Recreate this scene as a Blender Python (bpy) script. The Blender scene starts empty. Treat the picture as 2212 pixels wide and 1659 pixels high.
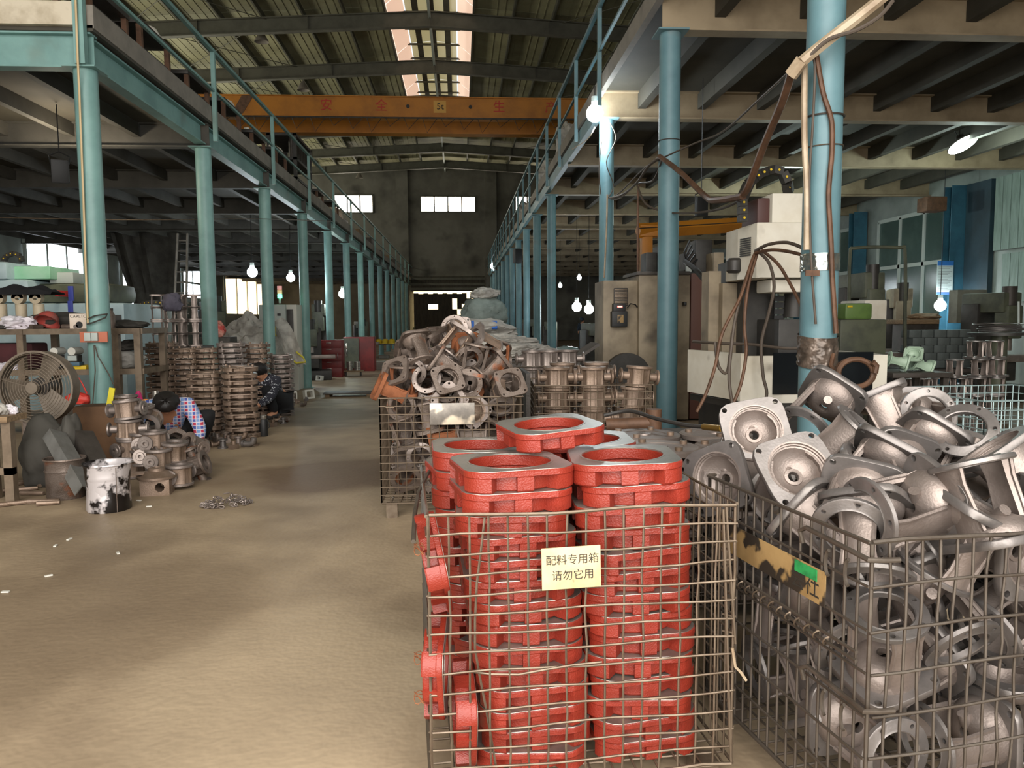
import bpy, bmesh, math, random
from mathutils import Vector, Matrix, Euler, Quaternion
R = math.radians
rnd = random.Random(7)
scene = bpy.context.scene
COL = scene.collection

# ---------------------------------------------------------------- camera
F_PX = 1660.0
CAM = Vector((0, 0, 1.25))
CROT = (Matrix.Rotation(R(-3.82), 3, 'Z') @ Matrix.Rotation(R(90 - 4.82), 3, 'X') @ Matrix.Rotation(R(-0.4), 3, 'Z'))
cam_d = bpy.data.cameras.new('camera')
cam_d.sensor_width = 36.0
cam_d.lens = 36.0 * F_PX / 2212.0
cam_d.clip_end = 300
cam_o = bpy.data.objects.new('camera', cam_d)
COL.objects.link(cam_o)
cam_o.matrix_world = Matrix.Translation(CAM) @ CROT.to_4x4()
scene.camera = cam_o

# ---------------------------------------------------------------- world, exposure, large lights
world = bpy.data.worlds.new('world')
scene.world = world
world.use_nodes = True
bg = world.node_tree.nodes['Background']
bg.inputs[0].default_value = (0.78, 0.88, 1.0, 1)
bg.inputs[1].default_value = 1.0
scene.view_settings.view_transform = 'Standard'
scene.view_settings.look = 'None'
scene.view_settings.gamma = 1.0
scene.view_settings.use_curve_mapping = False
scene.view_settings.exposure = 0.35
cy = scene.cycles
cy.max_bounces = 4; cy.diffuse_bounces = 3; cy.glossy_bounces = 2; cy.transmission_bounces = 2; cy.transparent_max_bounces = 4
cy.caustics_reflective = False; cy.caustics_refractive = False
cy.use_adaptive_sampling = True; cy.adaptive_threshold = 0.05

def area(name, loc, direction, sx, sy, power, col):
    l = bpy.data.lights.new(name, 'AREA')
    l.shape = 'RECTANGLE'; l.size = sx; l.size_y = sy; l.energy = power; l.color = col
    o = bpy.data.objects.new(name, l)
    o.location = loc
    o.rotation_euler = Vector(direction).to_track_quat('-Z', 'Y').to_euler()
    COL.objects.link(o)
    return o
# daylight entering through the open gate behind the camera, and an added fill light for the left roof, with no window behind it
area('gate_daylight', (-0.8, -2.4, 3.9), (0.02, 1, -0.22), 10.0, 7.4, 1150, (1.0, 0.94, 0.86))
area('added_roof_fill', (-14.0, 38, 8.2), (1, 0, 0.55), 42, 2.6, 1500, (1.0, 0.96, 0.78))

def ray(px, py):
    return CROT @ Vector(((px - 1106) / F_PX, (829.5 - py) / F_PX, -1))
def P(px, py, Y):
    d = ray(px, py); return CAM + d * (Y / d.y)
def G(px, py, z=0.0):
    d = ray(px, py); return CAM + d * ((z - CAM.z) / d.z)
def FZ(Y):
    return 0.0 if Y < 9 else (-.42 * (Y - 9) / 7 if Y < 16 else -.42)
def GF(px, py):
    p = G(px, py)
    for _ in range(12): p = G(px, py, FZ(p.y))
    return p
def W(px, py, X):
    d = ray(px, py); return CAM + d * (X / d.x)

# ---------------------------------------------------------------- mesh helpers
class MB:
    def __init__(self):
        self.v = []; self.f = []; self.m = []; self.mi = 0; self.T = None
    def _add(self, vs, fs):
        b = len(self.v)
        if self.T is not None:
            vs = [self.T @ Vector(p) for p in vs]
        self.v.extend([tuple(p) for p in vs])
        for q in fs:
            self.f.append(tuple(b + i for i in q)); self.m.append(self.mi)
        return self
    def box(self, x0, x1, y0, y1, z0, z1):
        vs = [(x, y, z) for z in (z0, z1) for y in (y0, y1) for x in (x0, x1)]
        return self._add(vs, [(0, 2, 3, 1), (4, 5, 7, 6), (0, 1, 5, 4), (2, 6, 7, 3), (0, 4, 6, 2), (1, 3, 7, 5)])
    def cbox(self, c, s, rot=None):
        vs = []
        for z in (-.5, .5):
            for y in (-.5, .5):
                for x in (-.5, .5):
                    p = Vector((x * s[0], y * s[1], z * s[2]))
                    if rot is not None: p = rot @ p
                    vs.append(p + Vector(c))
        return self._add(vs, [(0, 2, 3, 1), (4, 5, 7, 6), (0, 1, 5, 4), (2, 6, 7, 3), (0, 4, 6, 2), (1, 3, 7, 5)])
    def cyl(self, p0, p1, r, n=16, r2=None, caps=True):
        p0 = Vector(p0); p1 = Vector(p1); r2 = r if r2 is None else r2
        d = (p1 - p0).normalized()
        a = Vector((0, 0, 1)) if abs(d.z) < .95 else Vector((1, 0, 0))
        u = d.cross(a).normalized(); w = d.cross(u)
        vs = []
        for p, rr in ((p0, r), (p1, r2)):
            for i in range(n):
                t = 2 * math.pi * i / n
                vs.append(p + (u * math.cos(t) + w * math.sin(t)) * rr)
        fs = [(i, (i + 1) % n, n + (i + 1) % n, n + i) for i in range(n)]
        if caps:
            fs.append(tuple(range(n - 1, -1, -1))); fs.append(tuple(range(n, 2 * n)))
        return self._add(vs, fs)
    def tube(self, pts, r, n=8, caps=True, rs=None):
        pts = [Vector(p) for p in pts]
        vs = []; fs = []
        prev = None
        for k, p in enumerate(pts):
            if k == 0: d = pts[1] - p
            elif k == len(pts) - 1: d = p - pts[k - 1]
            else: d = pts[k + 1] - pts[k - 1]
            d = d.normalized()
            if prev is None:
                a = Vector((0, 0, 1)) if abs(d.z) < .9 else Vector((1, 0, 0))
                u = d.cross(a).normalized()
            else:
                u = (prev - d * prev.dot(d))
                u = u.normalized() if u.length > 1e-6 else d.cross(Vector((1, 0, 0))).normalized()
            prev = u; w = d.cross(u)
            rr = rs[k] if rs else r
            for i in range(n):
                t = 2 * math.pi * i / n
                vs.append(p + (u * math.cos(t) + w * math.sin(t)) * rr)
        for k in range(len(pts) - 1):
            for i in range(n):
                fs.append((k * n + i, k * n + (i + 1) % n, (k + 1) * n + (i + 1) % n, (k + 1) * n + i))
        if caps:
            fs.append(tuple(range(n - 1, -1, -1)))
            fs.append(tuple(range((len(pts) - 1) * n, len(pts) * n)))
        return self._add(vs, fs)
    def rings(self, rows, closed=False, cap0=False, cap1=False):
        n = len(rows[0]); vs = [p for r_ in rows for p in r_]; fs = []
        m = len(rows)
        for k in range(m if closed else m - 1):
            k2 = (k + 1) % m
            for i in range(n):
                fs.append((k * n + i, k * n + (i + 1) % n, k2 * n + (i + 1) % n, k2 * n + i))
        if cap0: fs.append(tuple(range(n - 1, -1, -1)))
        if cap1: fs.append(tuple(range((m - 1) * n, m * n)))
        return self._add(vs, fs)
    def lathe(self, prof, n=24, c=(0, 0, 0), closed=False, cap0=False, cap1=False):
        rows = []
        for r_, z in prof:
            rows.append([(c[0] + r_ * math.cos(2 * math.pi * i / n), c[1] + r_ * math.sin(2 * math.pi * i / n), c[2] + z) for i in range(n)])
        return self.rings(rows, closed, cap0, cap1)
    def prism(self, poly, z0, z1):
        n = len(poly)
        vs = [(x, y, z0) for x, y in poly] + [(x, y, z1) for x, y in poly]
        fs = [(i, (i + 1) % n, n + (i + 1) % n, n + i) for i in range(n)]
        fs += [tuple(range(n - 1, -1, -1)), tuple(range(n, 2 * n))]
        return self._add(vs, fs)
    def grid(self, nu, nv, fn, wrap=False):
        vs = [fn(i / (nu - (0 if wrap else 1)), j / (nv - 1)) for j in range(nv) for i in range(nu)]
        fs = []
        for j in range(nv - 1):
            for i in range(nu if wrap else nu - 1):
                i2 = (i + 1) % nu
                fs.append((j * nu + i, j * nu + i2, (j + 1) * nu + i2, (j + 1) * nu + i))
        return self._add(vs, fs)
    def mesh(self, name, mats, smooth=True, angle=40):
        me = bpy.data.meshes.new(name)
        me.from_pydata(self.v, [], self.f)
        if not isinstance(mats, (list, tuple)): mats = [mats]
        for m in mats: me.materials.append(m)
        if len(mats) > 1:
            me.polygons.foreach_set('material_index', self.m)
        bm = bmesh.new(); bm.from_mesh(me)
        bmesh.ops.recalc_face_normals(bm, faces=bm.faces)
        bm.to_mesh(me); bm.free()
        if smooth:
            me.polygons.foreach_set('use_smooth', [True] * len(me.polygons))
            me.set_sharp_from_angle(angle=R(angle))
        return me
    def build(self, name, mats, parent=None, smooth=True, angle=40, **kw):
        return put(name, self.mesh(name, mats, smooth, angle), parent, **kw)

def put(name, data, parent=None, loc=None, rot=None, scale=None, matrix=None):
    o = bpy.data.objects.new(name, data)
    COL.objects.link(o)
    if parent is not None: o.parent = parent
    if matrix is not None: o.matrix_local = matrix
    else:
        if loc is not None: o.location = loc
        if rot is not None:
            if isinstance(rot, Quaternion):
                o.rotation_mode = 'QUATERNION'; o.rotation_quaternion = rot
            else: o.rotation_euler = rot
        if scale is not None: o.scale = scale if hasattr(scale, '__len__') else (scale,) * 3
    return o
def tag(o, label=None, cat=None, group=None, kind=None):
    if label: o['label'] = label
    if cat: o['category'] = cat
    if group: o['group'] = group
    if kind: o['kind'] = kind
    return o
def thing(name, label, cat, loc=(0, 0, 0), rot=None, group=None, scale=None):
    return tag(put(name, None, loc=loc, rot=rot, scale=scale), label, cat, group)
def struct(o):
    o['kind'] = 'structure'; return o
def copy_tree(o, parent=None):
    c = o.copy(); COL.objects.link(c); c.parent = parent
    for ch in o.children: copy_tree(ch, c)
    return c
def bevel_box(x0, x1, y0, y1, z0, z1, b):
    bm = bmesh.new()
    bmesh.ops.create_cube(bm, size=1)
    for v in bm.verts:
        v.co = Vector(((x0 + x1) / 2 + v.co.x * (x1 - x0), (y0 + y1) / 2 + v.co.y * (y1 - y0), (z0 + z1) / 2 + v.co.z * (z1 - z0)))
    bmesh.ops.bevel(bm, geom=list(bm.edges), offset=b, segments=2, affect='EDGES', profile=.6)
    return bm
def bm_obj(bm, name, mat, parent=None, **kw):
    me = bpy.data.meshes.new(name); bm.to_mesh(me); bm.free()
    me.materials.append(mat)
    me.polygons.foreach_set('use_smooth', [True] * len(me.polygons)); me.set_sharp_from_angle(angle=R(40))
    return put(name, me, parent, **kw)
def bbox(name, mat, x0, x1, y0, y1, z0, z1, parent=None, b=.01, **kw):
    return bm_obj(bevel_box(x0, x1, y0, y1, z0, z1, b), name, mat, parent, **kw)
def cut(me, cutters):
    """drill real holes: boolean difference of the mesh with a list of (p0, p1, r)"""
    o = bpy.data.objects.new('tmp', me); COL.objects.link(o)
    c = MB()
    for p0, p1, r_ in cutters: c.cyl(p0, p1, r_, 10)
    cm = c.mesh('tmpc', me.materials[0], False)
    co = bpy.data.objects.new('tmpc', cm); COL.objects.link(co)
    md = o.modifiers.new('b', 'BOOLEAN'); md.object = co; md.operation = 'DIFFERENCE'; md.solver = 'EXACT'
    dg = bpy.context.evaluated_depsgraph_get()
    new = bpy.data.meshes.new_from_object(o.evaluated_get(dg))
    new.name = me.name
    bpy.data.objects.remove(o); bpy.data.objects.remove(co)
    new.polygons.foreach_set('use_smooth', [True] * len(new.polygons)); new.set_sharp_from_angle(angle=R(40))
    return new
def text_mesh(body, size, mat, depth=.0008, align='CENTER'):
    cu = bpy.data.curves.new('lettering', 'FONT')
    cu.body = body; cu.size = size; cu.align_x = align; cu.align_y = 'CENTER'; cu.extrude = depth; cu.resolution_u = 3
    o = bpy.data.objects.new('tmp', cu); COL.objects.link(o)
    dg = bpy.context.evaluated_depsgraph_get()
    me = bpy.data.meshes.new_from_object(o.evaluated_get(dg)); me.name = 'lettering'
    bpy.data.objects.remove(o)
    me.materials.clear(); me.materials.append(mat)
    return me
ORD = ['first', 'second', 'third', 'fourth', 'fifth', 'sixth', 'seventh', 'eighth', 'ninth', 'tenth', 'eleventh', 'twelfth', 'thirteenth', 'fourteenth', 'fifteenth', 'sixteenth', 'seventeenth', 'eighteenth', 'nineteenth', 'twentieth']

# ---------------------------------------------------------------- materials
def C(h):
    h = h.lstrip('#')
    out = []
    for i in (0, 2, 4):
        c = int(h[i:i + 2], 16) / 255
        out.append(c / 12.92 if c <= .04045 else ((c + .055) / 1.055) ** 2.4)
    return tuple(out) + (1,)
def M(name, col, rough=.6, metal=0.0, col2=None, scale=5.0, lo=.42, hi=.62, bump=0.0, bscale=60.0, var=0.0, spec=.5, stretch=None, col3=None, scale3=1.5, lo3=.5, hi3=.65):
    m = bpy.data.materials.new(name); m.use_nodes = True
    nt = m.node_tree; N = nt.nodes; L = nt.links
    b = N['Principled BSDF']
    b.inputs['Base Color'].default_value = C(col)
    b.inputs['Roughness'].default_value = rough
    b.inputs['Metallic'].default_value = metal
    b.inputs['Specular IOR Level'].default_value = spec
    src = None
    if col2 or bump or col3:
        tc = N.new('ShaderNodeTexCoord')
        vec = tc.outputs['Object']
        if var:
            oi0 = N.new('ShaderNodeObjectInfo'); ad = N.new('ShaderNodeVectorMath'); ad.operation = 'ADD'
            sc_ = N.new('ShaderNodeMath'); sc_.operation = 'MULTIPLY'; sc_.inputs[1].default_value = 37.0
            L.new(oi0.outputs['Random'], sc_.inputs[0]); L.new(vec, ad.inputs[0]); L.new(sc_.outputs[0], ad.inputs[1]); vec = ad.outputs[0]
        if stretch:
            mp = N.new('ShaderNodeMapping'); mp.inputs['Scale'].default_value = stretch
            L.new(vec, mp.inputs[0]); vec = mp.outputs[0]
    if col2:
        n = N.new('ShaderNodeTexNoise'); n.inputs['Scale'].default_value = scale; n.inputs['Detail'].default_value = 4; n.inputs['Roughness'].default_value = .62
        L.new(vec, n.inputs['Vector'])
        cr = N.new('ShaderNodeValToRGB'); cr.color_ramp.elements[0].position = lo; cr.color_ramp.elements[1].position = hi
        cr.color_ramp.elements[0].color = C(col); cr.color_ramp.elements[1].color = C(col2)
        L.new(n.outputs['Fac'], cr.inputs[0]); src = cr.outputs[0]
    if col3:
        n3 = N.new('ShaderNodeTexNoise'); n3.inputs['Scale'].default_value = scale3; n3.inputs['Detail'].default_value = 3
        L.new(vec, n3.inputs['Vector'])
        r3 = N.new('ShaderNodeValToRGB'); r3.color_ramp.elements[0].position = lo3; r3.color_ramp.elements[1].position = hi3
        L.new(n3.outputs['Fac'], r3.inputs[0])
        mx = N.new('ShaderNodeMixRGB'); L.new(r3.outputs[0], mx.inputs[0])
        if src: L.new(src, mx.inputs[1])
        else: mx.inputs[1].default_value = C(col)
        mx.inputs[2].default_value = C(col3); src = mx.outputs[0]
    if var:
        oi = N.new('ShaderNodeObjectInfo'); hs = N.new('ShaderNodeHueSaturation')
        ma = N.new('ShaderNodeMapRange'); ma.inputs['To Min'].default_value = 1 - var; ma.inputs['To Max'].default_value = 1 + var
        L.new(oi.outputs['Random'], ma.inputs['Value']); L.new(ma.outputs[0], hs.inputs['Value'])
        if src: L.new(src, hs.inputs['Color'])
        else: hs.inputs['Color'].default_value = C(col)
        src = hs.outputs[0]
    if src: L.new(src, b.inputs['Base Color'])
    if bump:
        nb = N.new('ShaderNodeTexNoise'); nb.inputs['Scale'].default_value = bscale; nb.inputs['Detail'].default_value = 1
        L.new(vec, nb.inputs['Vector'])
        bp = N.new('ShaderNodeBump'); bp.inputs['Strength'].default_value = bump; bp.inputs['Distance'].default_value = .01
        L.new(nb.outputs['Fac'], bp.inputs['Height']); L.new(bp.outputs[0], b.inputs['Normal'])
    return m
def E(name, col, strength, base='#ffffff'):
    m = bpy.data.materials.new(name); m.use_nodes = True
    b = m.node_tree.nodes['Principled BSDF']
    b.inputs['Base Color'].default_value = C(base)
    b.inputs['Emission Color'].default_value = C(col)
    b.inputs['Emission Strength'].default_value = strength
    return m

MT = {}
MT['floor'] = M('concrete_floor', '#aa967b', .55, 0, '#897761', 1.1, .36, .68, .25, 30, col3='#685845', scale3=.55, lo3=.52, hi3=.78, spec=.45)
def stain(m, cx, cy, rx, ry, rot, col, fac, sc):
    """a damp stain of its own shape soaked into the concrete"""
    nt = m.node_tree; N = nt.nodes; L = nt.links; b = N['Principled BSDF']
    src = b.inputs['Base Color'].links[0].from_socket
    tc = N.new('ShaderNodeTexCoord'); mp = N.new('ShaderNodeMapping'); mp.vector_type = 'TEXTURE'
    mp.inputs['Location'].default_value = (cx, cy, 0); mp.inputs['Rotation'].default_value = (0, 0, R(rot)); mp.inputs['Scale'].default_value = (rx, ry, 50)
    L.new(tc.outputs['Object'], mp.inputs[0])
    ln = N.new('ShaderNodeVectorMath'); ln.operation = 'LENGTH'; L.new(mp.outputs[0], ln.inputs[0])
    nz = N.new('ShaderNodeTexNoise'); nz.inputs['Scale'].default_value = sc; nz.inputs['Detail'].default_value = 5; L.new(tc.outputs['Object'], nz.inputs['Vector'])
    ad = N.new('ShaderNodeMath'); ad.operation = 'MULTIPLY_ADD'; ad.inputs[1].default_value = 1.3; L.new(nz.outputs['Fac'], ad.inputs[0]); L.new(ln.outputs['Value'], ad.inputs[2])
    rp = N.new('ShaderNodeMapRange'); rp.inputs['From Min'].default_value = 1.75; rp.inputs['From Max'].default_value = 1.35; rp.inputs['To Max'].default_value = fac; L.new(ad.outputs[0], rp.inputs['Value'])
    mx = N.new('ShaderNodeMixRGB'); L.new(rp.outputs[0], mx.inputs[0]); L.new(src, mx.inputs[1]); mx.inputs[2].default_value = C(col); L.new(mx.outputs[0], b.inputs['Base Color'])
stain(MT['floor'], -.95, 6.3, 1.0, .75, 20, '#5a4330', .75, 2.2)
stain(MT['floor'], -1.9, 3.2, .9, 1.4, -30, '#6e5d49', .6, 1.6)
stain(MT['floor'], -2.2, 11.5, 1.2, 2.4, 10, '#574a3b', .7, 1.5)
stain(MT['floor'], -.6, 2.6, .6, .8, 0, '#b5a388', .3, 2.0)
MT['teal'] = M('teal_paint', '#7a9f9a', .5, 0, '#688b87', 2.2, .4, .7, .08, 30, col3='#6e7568', scale3=1.3, lo3=.62, hi3=.82)
MT['teal_r'] = M('teal_blue_paint', '#64868d', .5, 0, '#54757d', 2.2, .4, .7, .08, 30, col3='#6b6258', scale3=1.6, lo3=.64, hi3=.82)
MT['cream'] = M('cream_beam_paint', '#9c8b70', .6, 0, '#7d6d55', 1.8, .42, .7)
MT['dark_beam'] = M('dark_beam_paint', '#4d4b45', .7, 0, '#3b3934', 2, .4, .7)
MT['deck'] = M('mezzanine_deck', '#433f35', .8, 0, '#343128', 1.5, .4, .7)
MT['slab_edge'] = M('slab_edge_concrete', '#857e74', .8, 0, '#6d675f', 2.5, .4, .7)
MT['slab_front'] = M('slab_edge_plaster', '#cdc2ac', .8, 0, '#a5977f', 3, .45, .7)  # paler tone for the front edge of the slab
MT['roof'] = M('roof_sheet', '#9a9776', .7, 0, '#807d60', .9, .4, .7, var=.22)
MT['rafter'] = M('rafter_paint', '#5b5a4e', .65, 0, '#4a493f', 2, .4, .7)
MT['orange'] = M('crane_orange', '#b5741f', .5, 0, '#975e19', 1.2, .45, .7)
MT['red_text'] = M('red_lettering', '#b23226', .6)
MT['black_text'] = M('black_lettering', '#2b2720', .7)
MT['wall_far'] = M('dingy_plaster', '#74726a', .85, 0, '#5a5851', .35, .4, .65, col3='#3a3935', scale3=.5, lo3=.55, hi3=.75)
MT['wall_side'] = M('side_wall', '#8f9691', .8, 0, '#757b77', .8, .4, .7)
MT['pane'] = E('window_daylight', '#eef6ff', 6.0)
MT['pane_far'] = E('far_window_daylight', '#fff4e2', 9.0)
MT['pane_teal'] = E('teal_window_daylight', '#d8fbf4', 5.0)
MT['pane_dim'] = M('dark_glass', '#40534f', .15, 0, '#52655f', .6)
MT['frame_white'] = M('white_window_frame', '#aeb6b0', .6)
MT['sky_pink'] = E('skylight_pink', '#f0c4a8', .62)
MT['sky_yellow'] = E('skylight_yellow', '#d9c98c', .30)
MT['iron_dark'] = M('dark_iron', '#4a443f', .55, .3, '#39342f', 6, .4, .65, .15, 60)
MT['black'] = M('black_plastic', '#1d1d1d', .55)
MT['blue_col'] = M('blue_steel_paint', '#336072', .5, 0, '#294f60', 2)
MT['red'] = M('red_enamel', '#8e2f21', .42, 0, '#7f2819', 5, .35, .7, .18, 220, var=.07, spec=.55)
MT['red_dark'] = M('dark_red_paint', '#7c1d1a', .5, 0, '#661614', 3)
MT['machined'] = M('machined_face', '#a9a49b', .38, .75, '#8b877f', 9, .35, .7, .05, 120)
MT['iron'] = M('cast_iron', '#998d86', .47, .62, '#7e726b', 7, .38, .66, .10, 160, var=.14)
MT['iron_edge'] = M('machined_iron', '#827c79', .42, .65, '#6f6a66', 12, .38, .66, .04, 150, var=.12)
MT['rusty'] = M('rusty_cast_iron', '#7c6f66', .55, .45, '#5f5147', 8, .38, .66, .2, 120, var=.22, col3='#8a4a22', scale3=7, lo3=.62, hi3=.74)
MT['rust_o'] = M('orange_rust', '#8a5230', .8, 0, '#6f3f22', 9, .4, .65, .2, 120)
MT['brown_iron'] = M('brown_cast_iron', '#8f7b6c', .5, .45, '#73604f', 6, .38, .66, .15, 120, var=.16)
MT['wire'] = M('wire_steel', '#7a6c5c', .45, .6, '#5f5041', 14, .4, .7)
MT['wire_dark'] = M('wire_dark_steel', '#5e564d', .5, .5, '#4a4037', 14, .4, .7)
MT['wire_zinc'] = M('wire_zinc', '#a8bdbd', .4, .5, '#94aaaa', 10)
MT['white_sheet'] = M('white_machine_paint', '#d9d3c4', .5, 0, '#c3b9a5', 2.5, .45, .75, col3='#7d7264', scale3=3.2, lo3=.66, hi3=.85)
MT['beige_sheet'] = M('dirty_beige_paint', '#94866f', .6, 0, '#6f6250', 2.2, .4, .65, col3='#3a3128', scale3=2.4, lo3=.58, hi3=.78)
MT['machine_dark'] = M('greasy_dark_metal', '#3d3a36', .5, .2, '#2b2926', 4, .4, .65)
MT['cable'] = M('cable_rubber', '#4e4339', .65)
MT['cable_dark'] = M('cable_dark_rubber', '#2f2b28', .6)
MT['pvc'] = M('pvc_conduit', '#b8a68c', .5, 0, '#8f7a62', 5, .4, .7)
MT['conduit_rust'] = M('rusty_conduit', '#684a36', .6, .2, '#4e3727', 9, .4, .65)
MT['wood'] = M('dirty_wood', '#8d7558', .75, 0, '#6f5a42', 6, stretch=(1, 8, 8))
MT['angle_iron'] = M('shelf_angle_iron', '#7a6a58', .6, .15, '#5f5142', 6, .4, .65)
# ================================================================ the setting
XL, XR, YB, YF = -14.4, 12.15, -2.5, 60.0
RX, RZ, SL = -1.0, 13.0, .056          # ridge
def roof_z(x): return RZ - abs(x - RX) * SL
fl_ = MB()
ys_ = [YB, 9.0, 16.0, YF]
fl_.rings([[(XL, y, FZ(y) - .3), (XR, y, FZ(y) - .3), (XR, y, FZ(y)), (XL, y, FZ(y))] for y in ys_], cap0=True, cap1=True)
struct(fl_.build('floor', MT['floor'], None, False))
# walls
struct(MB().box(XL - .2, XR + .2, YF, YF + .3, -.5, 13.2).build('wall_back', MT['wall_far'], None, False))
struct(MB().box(XL - .25, XL, YB, YF, -.5, 12.6).build('wall_left', MT['wall_side'], None, False))
struct(MB().box(XR, XR + .25, YB, YF, -.5, 12.6).build('wall_right', MT['wall_side'], None, False))
wg = struct(MB().box(XL, -5.8, YB - .25, YB, 0, 13).box(4.2, XR, YB - .25, YB, 0, 13).box(-5.8, 4.2, YB - .25, YB, 7.6, 13).build('wall_front', MT['wall_side'], None, False))
# roof: plain part over the near bays, separate sheets from there on
cl = struct(put('ceiling', None))
m = MB()
for s in (-1, 1):
    xe = XL if s < 0 else XR
    m.rings([[(RX, YB, RZ), (RX, 18.0, RZ), (RX, 18.0, RZ + .12), (RX, YB, RZ + .12)],
             [(xe, YB, roof_z(xe)), (xe, 18.0, roof_z(xe)), (xe, 18.0, roof_z(xe) + .12), (xe, YB, roof_z(xe) + .12)]])
m.build('near_roof', MT['roof'], cl, False)
bays = [18.0 + 5.4 * k - (24.6 - 18 - 5.4 * 1) * 0 for k in range(9)]
bays = [19.2, 24.6, 30.0, 35.4, 40.8, 46.2, 51.6, 57.0, 60.0]
LANT = (19.2, 46.2)
STEP = 1.5
def roof_panel(w, l):
    b = MB(); b.box(0, w, 0, l, 0, .05)
    for k in range(1, 5): b.box(w * k / 5 - .012, w * k / 5 + .012, 0, l, -.02, 0)
    return b.mesh('roof_panel', MT['roof'], False)
cache = {}
for s in (-1, 1):
    edge = (RX - XL) if s < 0 else (XR - RX)
    strips = [(1.65 if False else 0, 1.65)] + [(1.65 + STEP * i, min(1.65 + STEP * (i + 1), edge)) for i in range(20) if 1.65 + STEP * i < edge - .05]
    for (a, bb) in strips:
        for y0, y1 in zip([18.0] + bays[:-1], bays):
            if a < 1.6 and y0 >= LANT[0] and y1 <= LANT[1]: continue
            key = (round(bb - a, 2), round(y1 - y0, 2))
            if key not in cache: cache[key] = roof_panel(bb - a - .02, y1 - y0 - .02)
            x = RX + s * a
            ang = math.atan(SL)
            o = put('roof_panel', cache[key], cl)
            if s > 0: o.matrix_local = Matrix.Translation((x, y0, roof_z(x))) @ Matrix.Rotation(ang, 4, 'Y')
            else: o.matrix_local = Matrix.Translation((RX - bb, y0, roof_z(RX - bb))) @ Matrix.Rotation(-ang, 4, 'Y')
    # purlins along the hall
    i = 0; x = 1.65
    while x < edge - .1:
        xx = RX + s * x
        z = roof_z(xx) - .03
        MB().box(xx - .035, xx + .035, 18, YF, z - .22, z).build('purlin', MT['rafter'], cl, False)
        x += STEP
MB().box(RX - .05, RX + .05, 18, YF, RZ - .5, RZ - .4).build('ridge_pole', MT['frame_white'], cl, False)
# rafters (tapered I beams), one per bay
for y in bays[1:-1]:
    b = MB()
    for s in (-1, 1):
        xe = XL if s < 0 else XR
        for (w, z0, z1) in ((.012, -.78, -.26), (.12, -.80, -.76), (.12, -.28, -.24)):
            dz = roof_z(xe) - RZ
            b.rings([[(RX, y - w, RZ + z0), (RX, y + w, RZ + z0), (RX, y + w, RZ + z1), (RX, y - w, RZ + z1)],
                     [(xe, y - w, RZ + dz + z0), (xe, y + w, RZ + dz + z0), (xe, y + w, RZ + dz + z1), (xe, y - w, RZ + dz + z1)]], cap0=True, cap1=True)
    for xs in (-9.5, -5.5, 3.5, 7.5): b.box(xs - .01, xs + .01, y - .11, y + .11, roof_z(xs) - .78, roof_z(xs) - .25)
    b.box(RX - .015, RX + .015, y - .13, y + .13, RZ - .82, RZ - .22)
    struct(b.build('roof_beam', MT['rafter'], None, False))
# tie rods crossing in the bays
for y0, y1 in zip(bays[1:-2], bays[2:-1]):
    for xa, xb in ((-12, -7), (-7, -12), (4, 9), (9, 4)):
        MB().cyl((xa, y0, roof_z(xa) - .3), (xb, y1, roof_z(xb) - .3), .015, 5).build('tie_rod', MT['rafter'], cl)
# ridge lantern: raised glazed cap of translucent sheets
ln = struct(tag(put('roof_lantern', None), 'raised ridge skylight of pale pink and yellow translucent sheets', 'skylight'))
for s in (-1, 1):
    y0, y1 = LANT
    for j in range(5):
        a = y0 + (y1 - y0) * j / 5; c = y0 + (y1 - y0) * (j + 1) / 5 - .06
        xa, xb, xc = RX + s * 1.62, RX + s * 1.05, RX
        MB().rings([[(xa, a, RZ - .02), (xa, c, RZ - .02), (xa + s * .02, c, RZ), (xa + s * .02, a, RZ)], [(xb, a, RZ + .45), (xb, c, RZ + .45), (xb, c, RZ + .48), (xb, a, RZ + .48)]]).build('pink_pane', MT['sky_pink'], ln, False)
        MB().rings([[(xb - s * .05, a, RZ + .45), (xb - s * .05, c, RZ + .45), (xb - s * .05, c, RZ + .48), (xb - s * .05, a, RZ + .48)], [(xc + s * .12, a, RZ + .55), (xc + s * .12, c, RZ + .55), (xc + s * .12, c, RZ + .58), (xc + s * .12, a, RZ + .58)]]).build('yellow_pane', MT['sky_yellow'], ln, False)
        for f in (.33, .66, 1.0):
            yy = a + (c - a) * f
            MB().box(min(xa, xc), max(xa, xc), yy - .03, yy + .03, RZ + .36, RZ + .44).build('glazing_bar', MT['rafter'], ln, False)
    MB().box(RX + s * .62 - .12, RX + s * .62 + .12, y0, y1, RZ + .44, RZ + .5).build('sheet_lap', MT['rafter'], ln, False)
MB().box(RX - .12, RX + .12, LANT[0], LANT[1], RZ + .52, RZ + .6).build('ridge_cap', MT['rafter'], ln, False)

# ---------------------------------------------------------------- mezzanines
# columns
CR = .115
LY = [8.46 + 3.65 * k for k in range(14)]
RY = [4.86 + 3.65 * k for k in range(15)]
LXc, RXc = -3.83, 2.32
LB, RB = 3.85, 4.34        # undersides of the cross beams
def column(x, y, h, mat, r=CR):
    g0 = FZ(y); b = MB(); b.cyl((x, y, g0), (x, y, h - .015), r, 28)
    o = struct(b.build('column', mat))
    MB().box(x - r - .05, x + r + .05, y - r - .05, y + r + .05, g0, g0 + .012).build('base_plate', mat, o, False)
    MB().box(x - r - .05, x + r + .05, y - r - .05, y + r + .05, h - .016, h).build('cap_plate', mat, o, False)
    return o
for k, y in enumerate(LY): column(LXc, y, LB, MT['teal'])
for k, y in enumerate(RY):
    if k == 3: continue
    column(RXc, y, RB if k else RB, MT['teal_r'])
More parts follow.
